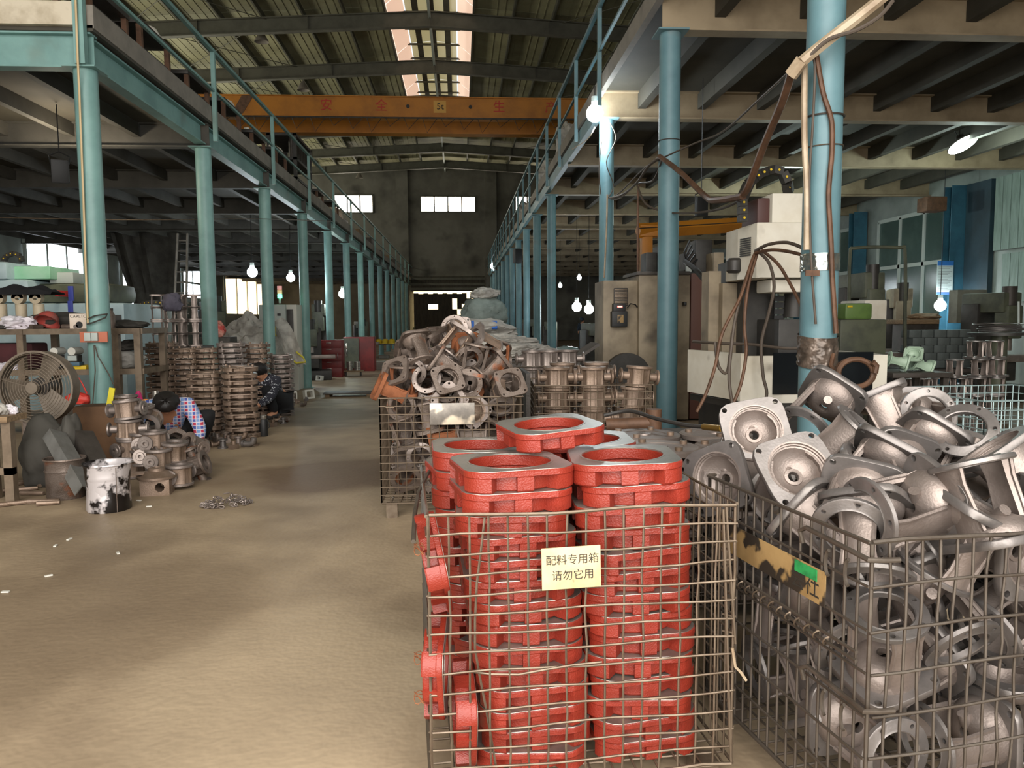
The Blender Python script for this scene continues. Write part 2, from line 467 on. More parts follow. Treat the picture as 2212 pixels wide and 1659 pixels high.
# ---- left mezzanine
def ibeam(p0, p1, h, w, mat, name='beam', tf=.02, tw=.012):
    """I beam with its top at the given points"""
    p0 = Vector(p0); p1 = Vector(p1); d = (p1 - p0).normalized(); u = Vector((-d.y, d.x, 0))
    b = MB()
    for (hw, z0, z1) in ((tw / 2, -h + tf, -tf), (w / 2, -h, -h + tf), (w / 2, -tf, 0)):
        b.rings([[p + u * hw + Vector((0, 0, z0)), p - u * hw + Vector((0, 0, z0)), p - u * hw + Vector((0, 0, z1)), p + u * hw + Vector((0, 0, z1))] for p in (p0, p1)], cap0=True, cap1=True)
    return struct(b.build(name, mat, None, False))
LT = 4.20
for k, y in enumerate(LY):
    ibeam((XL, y, LT), (LXc + .1, y, LT), LT - LB, .16, MT['teal'] if k == 0 else MT['dark_beam'])
for k in range(len(LY) - 1):
    ibeam((LXc, LY[k] + .09, LT - .02), (LXc, LY[k + 1] - .09, LT - .02), .30, .15, MT['teal'])
ibeam((LXc, LY[-1], LT - .02), (LXc, YF, LT - .02), .30, .15, MT['teal'])
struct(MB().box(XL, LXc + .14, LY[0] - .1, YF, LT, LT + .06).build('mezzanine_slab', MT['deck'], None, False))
struct(MB().box(LXc + .08, LXc + .15, LY[0] - .1, YF, LT + .03, LT + .26).build('slab_edge_trim', MT['slab_edge'], None, False))
struct(MB().box(XL, LXc + .02, LY[0] - .16, LY[0] - .09, LT + .04, LT + .27).build('slab_front_trim', MT['slab_front'], None, False))
for k in range(11):   # joists
    x = LXc - .95 * (k + 1)
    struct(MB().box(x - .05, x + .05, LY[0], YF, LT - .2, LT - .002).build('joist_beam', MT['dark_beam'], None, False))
def railing(name, label, x, ys, z0, z1, ya, yb, mat, face):
    t = thing(name, label, 'railing', (x, ya, z0))
    for y in ys:
        MB().box(-.03, .03, y - ya - .03, y - ya + .03, 0, z1 - z0).build('post', mat, t, False)
    MB().box(-.028, .028, 0, yb - ya, z1 - z0 - .05, z1 - z0).build('top_rail', mat, t, False)
    MB().box(-.02, .02, 0, yb - ya, (z1 - z0) * .56 - .035, (z1 - z0) * .56).build('mid_rail', mat, t, False)
    return t
lr_ = railing('railing', 'teal steel railing along the edge of the left mezzanine', LXc + .19, [12.13 + 3.65 * k for k in range(13)], LB + .1, 5.30, 8.40, 59.9, MT['teal'], 1)
MB().box(-.20, -.10, -.14, -.06, -.1, 5.30 - LB - .1).build('corner_post', MT['teal'], lr_, False)
# ---- right mezzanine
for k, y in enumerate(RY):
    ibeam((RXc - .09, y, RB + .42), (XR, y, RB + .42), .42, .2, MT['cream'])
for k in range(10):
    x = RXc + .55 + .95 * k
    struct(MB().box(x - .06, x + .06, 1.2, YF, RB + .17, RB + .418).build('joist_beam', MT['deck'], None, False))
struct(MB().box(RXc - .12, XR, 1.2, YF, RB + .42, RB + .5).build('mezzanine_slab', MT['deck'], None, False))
struct(MB().box(RXc - .18, RXc - .1, 1.2, YF, RB + .30, RB + .52).build('slab_edge_trim', MT['slab_edge'], None, False))
for k in range(2, len(RY) - 1):
    struct(MB().box(RXc - .15, RXc - .05, RY[k], RY[k + 1], RB + .04, RB + .26).build('edge_beam', MT['teal_r'], None, False))
railing('railing', 'teal steel railing along the edge of the right mezzanine', RXc - .20, [11.7 + 2.32 * k for k in range(20)], RB + .08, 5.88, 9.0, 59.5, MT['teal_r'], -1)
# ================================================================ prototypes of the repeated castings
PROTO = {}
def proto_tree(key, parts):
    """parts: list of (name, mesh, matrix). The first one becomes the body the others hang from."""
    PROTO[key] = parts
def spawn(key, name, label, cat, group, matrix, mats=None, body=None):
    """one casting: an Empty-free thing whose body mesh carries the parts as children"""
    t = put(name, None); t.matrix_world = matrix
    tag(t, label, cat, group)
    for pn, me, mx in PROTO[key]:
        o = put(pn, me, t)
        if mx is not None: o.matrix_local = mx
        if mats:
            mm = mats.get(pn, mats.get('*'))
            if mm is not None:
                o.material_slots[0].link = 'OBJECT'; o.material_slots[0].material = mm
    return t
def xform(loc, eul=(0, 0, 0), s=1.0):
    return Matrix.Translation(Vector(loc)) @ Euler([R(a) for a in eul]).to_matrix().to_4x4() @ Matrix.Diagonal((s, s, s, 1))

# ---- ring housing: square ring with corner lugs, mid ribs and pockets under a flange
def ring_housing_mesh(h=.056, a=.150, rc=.183, wall=.134, bore=.112):
    def rout(t):
        c, s = abs(math.cos(t)), abs(math.sin(t))
        return min(a / max(c, s), rc - .012 * abs(math.sin(2 * (t - math.pi / 4))) ** 2)
    ang = []
    for k in range(8):
        base = 45 * k; hw = 8.5 if k % 2 == 0 else 13.5
        ang += [(base - hw - .6, 0), (base - hw, 1), (base - hw * .5, 1), (base, 1), (base + hw * .5, 1), (base + hw, 1), (base + hw + .6, 0), (base + 20, 0), (base + 25.5, 0)]
    ang.sort()
    def row(fr, z):
        out = []
        for d, on in ang:
            t = R(d); r_ = fr(t, on); out.append((r_ * math.cos(t), r_ * math.sin(t), z))
        return out
    out = lambda dr: (lambda t, on: rout(t) - dr)
    low = lambda dr: (lambda t, on: (rout(t) - .002 if on else wall) - dr)
    cir = lambda r_: (lambda t, on: r_)
    b = MB()
    b.rings([row(cir(bore), h - .004), row(cir(bore + .004), h), row(out(.003), h), row(out(0), h - .003), row(out(0), h - .015), row(low(0), h - .018),
             row(low(0), .004), row(low(.003), 0), row(cir(bore + .006), 0), row(cir(bore + .006), .02), row(cir(bore), .024)], closed=True)
    body = b
    f = MB(); f.rings([row(cir(bore + .004), h), row(cir(bore + .0045), h + .0012), row(out(.0035), h + .0012), row(out(.003), h)], closed=False)
    rim = MB(); rim.lathe([(bore + .001, h - .002), (bore + .001, h + .002), (bore + .007, h + .002), (bore + .007, h + .0005)], 40)
    return body, f, rim
bd, ff, rm_ = ring_housing_mesh()
proto_tree('ring', [('casting_body', bd.mesh('casting_body', MT['red'], True, 32), None),
                    ('machined_face', ff.mesh('machined_face', MT['machined'], True, 30), None),
                    ('bore_rim', rm_.mesh('bore_rim', MT['machined'], True, 30), None)])
PROTO['ring_plain'] = PROTO['ring'][:2]

# ---- pump bracket: square flange with a bowl, two arms, round flange with bolt holes
def rsq(side, cr, n=8):
    pts = []
    for cx, cy, a0 in ((1, 1, 0), (-1, 1, 90), (-1, -1, 180), (1, -1, 270)):
        for i in range(n):
            t = R(a0 + 90 * i / (n - 1)); pts.append((cx * (side / 2 - cr) + cr * math.cos(t), cy * (side / 2 - cr) + cr * math.sin(t)))
    return pts
def sup(h, n, k=40):
    out = []
    for i in range(k):
        t = 2 * math.pi * i / k; c, s = abs(math.cos(t)), abs(math.sin(t)); r_ = h / (c ** n + s ** n) ** (1 / n)
        out.append((r_ * math.cos(t), r_ * math.sin(t)))
    return out
def bracket():
    n = 32; sq = sup(.103, 5)
    sq2 = sq
    cir = [(.083 * math.cos(math.atan2(y, x)), .083 * math.sin(math.atan2(y, x))) for x, y in sq2]
    b = MB(); z0, z1 = .082, .102
    rows = [[(x, y, z1) for x, y in cir], [(x * .985, y * .985, z1) for x, y in sq2], [(x, y, z1 - .003) for x, y in sq2], [(x, y, z0 + .002) for x, y in sq2], [(x * .985, y * .985, z0) for x, y in sq2], [(x, y, z0) for x, y in cir]]
    b.rings(rows, closed=True)
    fl = cut(b.mesh('square_flange', MT['iron_edge']), [((sx * .080, sy * .080, .05), (sx * .080, sy * .080, .13), .0085) for sx in (-1, 1) for sy in (-1, 1)])
    w = MB()
    w.lathe([(.084, .102), (.079, .101), (.079, .094), (.075, .093), (.075, .087), (.071, .085), (.066, .072), (.056, .058), (.042, .048), (.026, .043), (.025, .047), (.016, .048), (.0145, .046), (.0145, .03), (.022, .028), (.045, .034), (.066, .046), (.079, .064), (.084, .084)], 32, closed=True)
    bowl = w.mesh('bowl', MT['iron'], True, 35)
    def arm(s):
        q = MB()
        def sect(z, hw, r0, r1):
            pts = []
            for i in range(5): t = R(-hw + 2 * hw * i / 4); pts.append((s * r1 * math.cos(t), r1 * math.sin(t), z))
            for i in range(5): t = R(hw - 2 * hw * i / 4); pts.append((s * r0 * math.cos(t), r0 * math.sin(t), z))
            return pts
        q.rings([sect(.084, 44, .066, .084), sect(.055, 33, .064, .080), sect(-.05, 26, .066, .080), sect(-.089, 30, .066, .086)], cap0=True, cap1=True)
        for e in (-1, 1):   # raised edge ribs
            q.tube([(s * .079 * math.cos(R(e * 33)), e * .079 * math.sin(R(33)), .06), (s * .082 * math.cos(R(e * 26)), e * .082 * math.sin(R(26)), -.05), (s * .086 * math.cos(R(e * 29)), e * .086 * math.sin(R(29)), -.088)], .006, 6)
        return q.mesh('arm', MT['iron'], True, 35)
    rg = MB(); rg.lathe([(.063, -.088), (.063, -.102), (.066, -.104), (.070, -.101), (.092, -.101), (.096, -.099), (.097, -.090), (.094, -.087)], 40, closed=True)
    rf = cut(rg.mesh('round_flange', MT['iron_edge']), [((.083 * math.cos(R(60 * k + 30)), .083 * math.sin(R(60 * k + 30)), -.12), (.083 * math.cos(R(60 * k + 30)), .083 * math.sin(R(60 * k + 30)), -.07), .006) for k in range(6)])
    boss = MB(); boss.cyl((0, .02, .036), (0, .052, .024), .014, 12)
    return [('square_flange', fl, None), ('bowl', bowl, None), ('arm', arm(1), None), ('arm', arm(-1), None), ('round_flange', rf, None), ('boss', boss.mesh('boss', MT['iron'], True), None)]
proto_tree('bracket', bracket())
# ---- open yoke: like the bracket, without the bowl (hollow square head)
hd = MB(); sq = sup(.100, 6); cc = [(.072 * math.cos(math.atan2(y, x)), .072 * math.sin(math.atan2(y, x))) for x, y in sq]
hd.rings([[(x, y, .102) for x, y in cc], [(x, y, .102) for x, y in sq], [(x, y, .078) for x, y in sq], [(x, y, .078) for x, y in cc]], closed=True)
yk = cut(hd.mesh('square_flange', MT['iron_edge']), [((sx * .077, sy * .077, .05), (sx * .077, sy * .077, .13), .008) for sx in (-1, 1) for sy in (-1, 1)])
proto_tree('yoke', [('square_flange', yk, None)] + [p for p in PROTO['bracket'] if p[0] in ('arm', 'round_flange')])
# ---- valve body: ribbed barrel, end flanges, two flanged side ports
def valve():
    b = MB(); rows = []
    for z, s in ((-.058, 1), (-.05, .97), (.05, .97), (.058, 1)):
        row = []
        for i in range(48):
            t = 2 * math.pi * i / 48
            row.append(((.084 + (.008 if i % 6 in (0, 1) else 0)) * s * math.cos(t), (.084 + (.008 if i % 6 in (0, 1) else 0)) * s * math.sin(t), z))
        rows.append(row)
    b.rings(rows)
    bar = b.mesh('barrel', MT['brown_iron'], True, 30)
    def fl(z0, z1):
        q = MB(); q.lathe([(.062, z0), (.098, z0), (.1, z0 + .003), (.1, z1 - .003), (.098, z1), (.062, z1)], 32, closed=True)
        return q
    top = fl(.058, .078).mesh('end_flange', MT['brown_iron'], True, 30); bot = fl(-.078, -.058).mesh('end_flange', MT['brown_iron'], True, 30)
    nk = MB(); nk.cyl((.08, 0, 0), (.134, 0, 0), .031, 16)
    sf = MB(); sf.T = Matrix.Rotation(R(90), 4, 'Y')
    sf.lathe([(.014, .132), (.05, .132), (.058, .136), (.058, .146), (.055, .149), (.034, .149), (.030, .155), (.014, .155)], 24, closed=True)
    nm = nk.mesh('neck', MT['brown_iron']); sm = sf.mesh('port_flange', MT['brown_iron'], True, 30)
    fz = Matrix.Rotation(math.pi, 4, 'Z')
    return [('barrel', bar, None), ('end_flange', top, None), ('end_flange', bot, None), ('neck', nm, None), ('neck', nm, fz), ('port_flange', sm, None), ('port_flange', sm, fz)]
proto_tree('valve', valve())
# ---- round cover plate with boss
q = MB(); q.lathe([(.012, .026), (.030, .030), (.033, .030), (.036, .024), (.100, .024), (.104, .028), (.16, .028), (.168, .022), (.168, .004), (.160, 0), (.012, 0)], 40, closed=True)
bs = MB()
for k in range(4):
    t = R(90 * k + 20); bs.cyl((.125 * math.cos(t), .125 * math.sin(t), .026), (.125 * math.cos(t), .125 * math.sin(t), .042), .016, 12)
def one_boss():
    b_ = MB(); b_.cyl((.125, 0, .026), (.125, 0, .042), .016, 12); return b_.mesh('boss', MT['iron_edge'])
_ob = one_boss()
proto_tree('cover', [('cover_disc', q.mesh('cover_disc', MT['iron'], True, 30), None)] + [('boss', _ob, Matrix.Rotation(R(90 * k + 20), 4, 'Z')) for k in range(4)])
# ---- unit wire for the mesh cages
_uw = MB(); _uw.cyl((0, 0, 0), (0, 0, 1), 1, 6)
UNIT = {}
def unit_wire(mat):
    if mat.name not in UNIT: UNIT[mat.name] = _uw.mesh('wire', mat)
    return UNIT[mat.name]
def wire(p0, p1, r, mat, parent, name='wire'):
    p0 = Vector(p0); p1 = Vector(p1); d = p1 - p0
    q_ = d.to_track_quat('Z', 'Y')
    return put(name, unit_wire(mat), parent, matrix=Matrix.Translation(p0) @ q_.to_matrix().to_4x4() @ Matrix.Diagonal((r, r, d.length, 1)))
# resting poses of the loose castings: kind, position, quaternion
HEAP_GREY = [
(0,-.063,-.227,.123,.500,.485,.500,.514),
(0,-.273,-.172,.123,.501,-.499,.486,.514),
(0,-.100,.003,.128,.039,.662,.105,.741),
(0,-.252,.219,.131,.460,.571,.314,.603),
(0,.275,-.225,.125,.500,.500,-.500,.500),
(0,-.277,.029,.164,.195,.683,-.670,.216),
(0,-.075,.201,.125,.038,-.091,-.679,.727),
(0,.271,.153,.123,.043,-.047,-.694,.717),
(0,.107,-.053,.133,.336,-.620,.154,-.691),
(0,-.121,-.119,.251,.297,.536,.233,.755),
(0,.108,.220,.138,.174,-.072,-.084,.978),
(0,-.277,.179,.318,.004,-.016,.010,-1.000),
(0,.264,-.038,.220,.646,-.187,-.362,-.645),
(0,-.272,.219,.486,.496,-.488,.514,-.502),
(0,.107,-.227,.169,.999,-.020,-.036,.008),
(0,-.264,-.210,.373,.021,-.675,-.714,-.186),
(0,-.105,.225,.292,.099,-.099,.700,.700),
(0,-.277,-.018,.364,.597,-.379,-.362,-.607),
(0,.271,-.219,.291,.504,.496,.474,.525),
(0,.049,.058,.254,.885,-.401,-.195,-.132),
(0,.245,.215,.459,.406,.613,-.316,-.599),
(0,-.076,.009,.386,.684,-.114,.600,-.399),
(0,.275,.222,.284,.694,-.720,.001,.001),
(0,.092,-.222,.420,.073,-.555,-.020,-.828),
(0,.196,.038,.384,.965,.262,.010,.003),
(0,.265,-.223,.459,.531,-.524,.468,.474),
(0,-.105,.146,.490,.018,.003,.938,-.347),
(0,-.104,-.197,.434,.182,-.130,.425,.877),
(0,.265,-.039,.534,.169,-.577,-.774,-.196),
(0,-.277,.150,.659,.009,-.018,-.038,-.999),
(0,.075,-.046,.527,.735,.132,.625,.227),
(0,.061,.223,.379,.018,-.019,-.695,-.718),
(0,.242,-.201,.633,.680,-.356,-.582,.268),
(0,.260,.124,.597,.715,.258,-.644,-.089),
(0,.078,.135,.541,.615,-.491,.528,-.320),
(0,.051,-.225,.596,.707,.707,.004,-.004),
(0,-.277,-.220,.565,.001,-.014,.033,-.999),
(0,-.148,-.060,.525,.826,.247,.466,.198),
]
HEAP_DARK = [
(0,.013,.075,.115,.686,.193,.674,-.197),
(1,.298,-.198,.118,.000,-.166,-.986,-.000),
(0,.285,.212,.115,.009,-.701,.009,.713),
(0,.071,-.211,.115,.504,.495,.496,-.505),
(1,.309,-.211,.273,.511,.497,-.488,-.503),
(0,-.261,-.031,.115,.310,-.631,.305,.642),
(0,.302,-.025,.138,.054,.108,-.159,-.980),
(1,-.312,.150,.119,.708,-.000,.000,-.707),
(0,.135,-.039,.136,.948,.116,-.121,-.270),
(0,-.309,-.182,.199,.258,.535,-.677,.434),
(1,-.076,-.070,.124,.758,.605,-.239,.042),
(0,.131,.211,.115,.505,-.495,.496,.504),
(0,.213,.075,.257,.760,.498,.040,.415),
(1,.150,-.210,.263,.496,.494,.534,.474),
(0,-.315,.170,.273,.500,.500,-.491,.509),
(0,-.159,.121,.145,.006,.010,.363,.932),
(1,.304,.213,.281,.995,.024,-.093,-.018),
(0,.049,.208,.256,.795,.036,.604,.049),
(0,.130,-.209,.415,.521,-.530,-.447,.498),
(1,-.314,.153,.425,.730,.684,.011,.010),
(0,.313,-.057,.336,.711,.157,-.176,.662),
(0,-.198,-.193,.313,.244,-.191,.626,.716),
(1,-.313,.005,.270,.013,-.018,.715,-.699),
(0,.058,-.050,.276,.098,.435,.885,.138),
(0,-.312,.205,.572,.007,-.008,-.667,.745),
(1,-.149,.204,.278,.255,-.536,-.307,.744),
(0,-.021,-.214,.260,.543,.440,.464,.543),
(0,-.045,-.213,.409,.446,.528,-.559,-.458),
(1,-.312,-.003,.427,.691,.008,.025,.723),
(0,.100,.075,.401,.224,.164,.166,-.946),
(0,-.134,.013,.252,.145,-.688,-.402,.587),
(1,.258,-.124,.518,.316,.883,.246,-.244),
(0,-.304,.043,.590,.925,.002,.089,-.369),
(0,-.151,-.205,.546,.080,.701,.706,.064),
(1,.121,-.197,.582,.338,.203,.638,-.661),
(0,-.155,-.045,.402,.103,-.653,-.738,-.132),
(0,-.160,.108,.436,.022,-.030,.826,-.563),
(1,.227,.191,.424,.628,-.522,.325,-.477),
(0,.004,.210,.406,.987,.039,-.152,.033),
(0,-.299,-.210,.458,.066,-.983,.111,-.132),
(1,-.006,-.046,.491,.553,.792,-.014,.258),
(0,.124,.010,.551,.584,-.210,-.561,-.547),
(0,-.015,-.209,.659,.667,.640,.273,-.264),
(1,.307,.047,.471,.661,.163,.711,.175),
(0,.201,.117,.724,.116,-.534,.675,-.496),
(0,-.144,.119,.641,.690,-.462,.049,.555),
(1,.304,.211,.592,.535,.497,.527,.434),
(0,.313,-.005,.634,.671,-.294,.243,.636),
(0,.311,-.185,.671,.656,-.309,.243,.644),
(1,-.313,-.192,.627,.507,-.508,-.472,-.511),
(0,.127,.212,.557,.682,.112,-.099,-.716),
(0,-.034,.213,.556,.558,.446,.381,.586),
(1,.116,-.205,.761,.685,-.719,.116,.033),
(0,-.023,.192,.734,.783,.202,.415,.418),
(0,-.173,-.052,.681,.875,-.290,-.069,.380),
(1,.308,-.076,.780,.262,.674,-.280,-.632),
(0,.312,.200,.848,.407,.578,.407,.578),
(0,-.296,.203,.734,.192,-.585,-.246,.748),
(1,.099,.187,.832,.288,-.189,.792,.504),
(0,-.156,-.195,.767,.032,-.046,-.809,-.585),
(0,-.115,.111,.846,.371,-.682,.610,-.158),
(1,.176,.196,.970,.318,-.643,.634,-.289),
(0,-.268,.040,.784,.330,.507,.788,-.117),
(0,.154,-.209,.911,.006,.993,-.046,-.108),
(1,-.002,-.032,.673,.119,.098,.966,.209),
(0,-.311,-.213,.781,.024,-1.000,-.000,.016),
(0,.141,-.032,.767,.784,.534,-.276,.154),
(0,-.275,.205,.908,.162,-.701,.327,-.613),
(1,-.211,-.189,.972,.546,-.262,.127,.785),
(0,.079,.022,.896,.539,.510,-.647,-.175),
(0,.210,-.048,.998,.143,-.378,-.307,.861),
(1,-.285,-.070,.899,.070,-.066,-.348,-.932),
(0,-.055,-.034,.849,.169,.191,.014,-.967),
(1,-.033,-.196,.879,.565,-.297,-.348,.687),
(0,.034,-.151,1.018,.174,.291,.174,.924),
(0,-.126,-.014,1.003,.897,.044,-.144,.415),
(0,.313,.037,.897,.013,-.051,-.959,.278),
]
# ================================================================ wire cages and what lies in them
from mathutils import noise as mnoise
def jig(p, amp, seed):
    return Vector(p) + Vector((mnoise.noise(Vector(p) * 9 + Vector((seed, 0, 0))), mnoise.noise(Vector(p) * 9 + Vector((0, seed, 0))), 0)) * amp
def cage(name, label, loc, rz, w, d, z0, z1, sv, sh, r, mat, fine=True, bent=0.0, bow=0.0, group='wire mesh cages', panels=('front', 'back', 'left', 'right'), feet=True):
    t = thing(name, label, 'wire cage', loc, (0, 0, R(rz)), group)
    def face(nm, a, b, n_out):
        pn = put(nm + '_panel', None, t)
        a = Vector(a); b = Vector(b); L = (b - a).length; u = (b - a) / L
        nv = max(2, round(L / sv)); nh = max(2, round((z1 - z0) / sh))
        joined = MB()
        def pt(s, z):
            p = a + u * s + Vector((0, 0, z))
            if bow: p += Vector(n_out) * bow * math.sin(math.pi * s / L) * math.sin(math.pi * (z - z0) / (z1 - z0) * .7 + .5)
            return p
        for i in range(nv + 1):
            s = L * i / nv
            rr = r * (1.35 if i in (0, nv) else 1)
            if bent and fine and nm == 'front':
                pts = [jig(pt(s, z0 + (z1 - z0) * k / 8), bent, i * 3.1) for k in range(9)]
                MB().tube(pts, rr, 6).build('wire', mat, pn)
            elif bow and fine:
                MB().tube([pt(s, z0 + (z1 - z0) * k / 5) for k in range(6)], rr, 6).build('wire', mat, pn)
            elif fine: wire(pt(s, z0), pt(s, z1), rr, mat, pn)
            else: joined.cyl(pt(s, z0), pt(s, z1), rr, 5)
        for j in range(nh + 1):
            z = z0 + (z1 - z0) * j / nh
            rr = r * (1.5 if j in (0, nh) else 1)
            off = Vector(n_out) * r * 1.5
            if bent and fine and nm == 'front':
                pts = [jig(pt(L * k / 10, z) + off, bent, j * 7.7 + 50) + Vector((0, 0, .004 * math.sin(k * .9 + j))) for k in range(11)]
                MB().tube(pts, rr, 6).build('wire', mat, pn)
            elif bow and fine:
                MB().tube([pt(L * k / 6, z) + off for k in range(7)], rr, 6).build('wire', mat, pn)
            elif fine: wire(pt(0, z) + off, pt(L, z) + off, rr, mat, pn)
            else: joined.cyl(pt(0, z) + off, pt(L, z) + off, rr, 5)
        if not fine:
            pn_ = joined.build(nm + '_panel', mat, t); pn_['kind'] = 'stuff'
            bpy.data.objects.remove(pn)
        return pn
    x, y = w / 2, d / 2
    if 'front' in panels: face('front', (-x, -y, 0), (x, -y, 0), (0, -1, 0))
    if 'back' in panels: face('back', (-x, y, 0), (x, y, 0), (0, 1, 0))
    if 'left' in panels: face('left', (-x, -y, 0), (-x, y, 0), (-1, 0, 0))
    if 'right' in panels: face('right', (x, -y, 0), (x, y, 0), (1, 0, 0))
    fl = MB()
    for i in range(int(w / .06) + 1): fl.cyl((-x + .06 * i, -y, z0), (-x + .06 * i, y, z0), r, 5)
    for i in range(int(d / .06) + 1): fl.cyl((-x, -y + .06 * i, z0 - r), (x, -y + .06 * i, z0 - r), r, 5)
    o = fl.build('floor_grid', mat, t); o['kind'] = 'stuff'
    if feet:
        for sx in (-1, 1):
            for sy in (-1, 1):
                MB().box(sx * (x - .06) - .035, sx * (x - .06) + .035, sy * (y - .05) - .03, sy * (y - .05) + .03, 0, z0 - .006).build('foot', mat, t, False)
    return t
def sign_plate(parent, matrix, w, h, mat, lines, tmat, size):
    p = bm_obj(bevel_box(-w / 2, w / 2, -h / 2, h / 2, -.0015, .0015, .001), 'sign_plate', mat, parent, matrix=matrix)
    for k, (s, dx, dy) in enumerate(lines):
        put('lettering', text_mesh(s, size, tmat, .0004), p, loc=(dx, dy, .0018))
    return p
FACE = Matrix.Rotation(R(90), 4, 'X')    # plate in XY -> standing, facing -Y

# ---- red cage in the foreground
MT['sign_tan'] = M('tan_sign_plate', '#d6bd92', .5, 0, '#bfa478', 10, .4, .7, col3='#3f352b', scale3=14, lo3=.66, hi3=.72)
RC = (0.29, 2.245, 0)
RCR = 4.0
red_cage = cage('wire_cage', 'wire cage full of stacked red castings, with a tan two-line sign', RC, RCR, .80, .68, .055, .765, .050, .050, .0031, MT['wire'], True, .006, 0.0)
# the bent upright and the bowed side seen at the front left
up = MB(); base = Matrix.Rotation(R(-RCR), 4, 'Z') @ Matrix.Translation(-Vector(RC))
pts = [base @ P(px, py, 1.895) for px, py in ((1047, 1118), (1040, 1180), (1030, 1260), (1026, 1340), (1026, 1400), (1036, 1460), (1048, 1520), (1062, 1600), (1072, 1659))]
up.tube(pts, .0034, 6).build('bent_wire', MT['wire'], red_cage)
pts = [base @ P(px, py, 1.89) for px, py in ((1010, 1450), (1060, 1456), (1120, 1457), (1180, 1446), (1240, 1436), (1300, 1430))]
MB().tube(pts, .0032, 6).build('bent_wire', MT['wire'], red_cage)
pts = [base @ P(px, py, Y) for px, py, Y in ((893, 1170, 1.86), (896, 1110, 2.02), (905, 1062, 2.2), (925, 1022, 2.36), (948, 996, 2.5))]
MB().tube(pts, .006, 6).build('side_rim', MT['wire_dark'], red_cage)
for k, (px, py) in enumerate(((905, 1185), (905, 1420), (905, 1505))):
    c = base @ P(px, py, 1.88)
    MB().tube([c + Vector((.012 * math.cos(a * 1.3), .012 * math.sin(a * 2.1), .014 * math.sin(a))) for a in [i * .5 for i in range(26)]], .0012, 4).build('rusty_tie', MT['rust_o'], red_cage)
sign_plate(red_cage, base @ Matrix.Translation(P(1234, 1226, 1.880)) @ Matrix.Rotation(R(RCR), 4, 'Z') @ FACE @ Matrix.Rotation(R(1.0), 4, 'Z'), .152, .108, MT['sign_tan'],
           [('配料专用箱', .003, .020), ('请勿它用', .004, -.020)], MT['black_text'], .0275)
# half gate hooked open at the right
hg = put('side_gate', None, red_cage)
for px0, py0, px1, py1, Y in ((1568, 1088, 1588, 1390, 1.93), (1562, 1100, 1578, 1640, 1.93)):
    wire(base @ P(px0, py0, Y), base @ P(px1, py1, Y), .0042, MT['wire'], hg)
for k in range(8):
    wire(base @ P(1560, 1110 + 36 * k, 1.95), base @ P(1572 + 2 * k, 1116 + 36 * k, 1.93), .003, MT['wire'], hg)
MB().tube([base @ P(px, py, 1.92) for px, py in ((1582, 1400), (1588, 1440), (1600, 1452), (1612, 1470))], .004, 6).build('latch_hook', MT['pvc'], red_cage)
# ---- red ring castings
def ring_at(c, rx, ry, rz, s, label, group, key='ring', mats=None, name='ring_casting', cat='casting'):
    return spawn(key, name, label, cat, group, Matrix.Translation(Vector(c)) @ Euler((R(rx), R(ry), R(rz))).to_matrix().to_4x4() @ Matrix.Diagonal((s, s, s, 1)), mats)
GR = 'red castings in the wire cage'
def red_stack(cx, cy, n, lean, nm, pitch, dz=0, tilt=(0, 0), seed=1):
    rr = random.Random(seed)
    z = .06
    for k in range(n):
        f = k / (n - 1)
        x = cx + lean[0] * (1 - f) + rr.uniform(-.007, .007); y = cy + lean[1] * (1 - f) + rr.uniform(-.006, .006)
        i = n - 1 - k
        lab = f'red painted ring casting, {"topmost" if i == 0 else ORD[i] + " from the top"} in the {nm} stack'
        ring_at((x, y, z), tilt[0] * f + rr.uniform(-.5, .5), tilt[1] * f + rr.uniform(-.5, .5), 4 + rr.uniform(-9, 9) + (45 if rr.random() < .0 else 0), 1.0, lab, GR)
        z += pitch
red_stack(.128, 2.07, 14, (.055, .0), 'front left', .0575, seed=4)
red_stack(.455, 2.10, 14, (.030, .0), 'front right', .0580, tilt=(0, -2.0), seed=5)
red_stack(.050, 2.395, 14, (.06, 0), 'rear left', .0570, seed=6)
red_stack(.400, 2.44, 14, (.05, 0), 'rear right', .0575, tilt=(0, -2), seed=8)
tp = P(1187, 935, 2.28)
ring_at((tp.x, tp.y, .885), 2, -3.5, 16, .93, 'red ring casting lying by itself on top of the stacks', GR)
for (px, py, Y, rz, ry, lab) in ((938, 1215, 1.99, 6, 80, 'upper red casting stood on edge by the cage side'), (945, 1435, 1.98, -4, 90, 'middle red casting stood on edge by the cage side'), (1003, 1535, 1.99, 4, 90, 'lowest red casting stood on edge beside the front left stack')):
    p = P(px, py, Y)
    mx = Matrix.Translation(p) @ Matrix.Rotation(R(rz), 4, 'Z') @ Matrix.Rotation(R(ry), 4, 'Y') @ Matrix.Rotation(R(45 if ry == 80 else 20), 4, 'Z') @ Matrix.Diagonal((.74, .74, .95, 1)) @ Matrix.Translation((0, 0, -.03))
    spawn('ring', 'ring_casting', lab, 'casting', GR, mx)

def where(o, z0=.28, z1=.5):
    lay = 'bottom layer' if o[3] < z0 else 'middle layer' if o[3] < z1 else 'upper layer'
    return f"{lay}, {'front' if o[2] < -.08 else 'back' if o[2] > .1 else 'mid'} {'left' if o[1] < -.13 else 'right' if o[1] > .13 else 'centre'}"
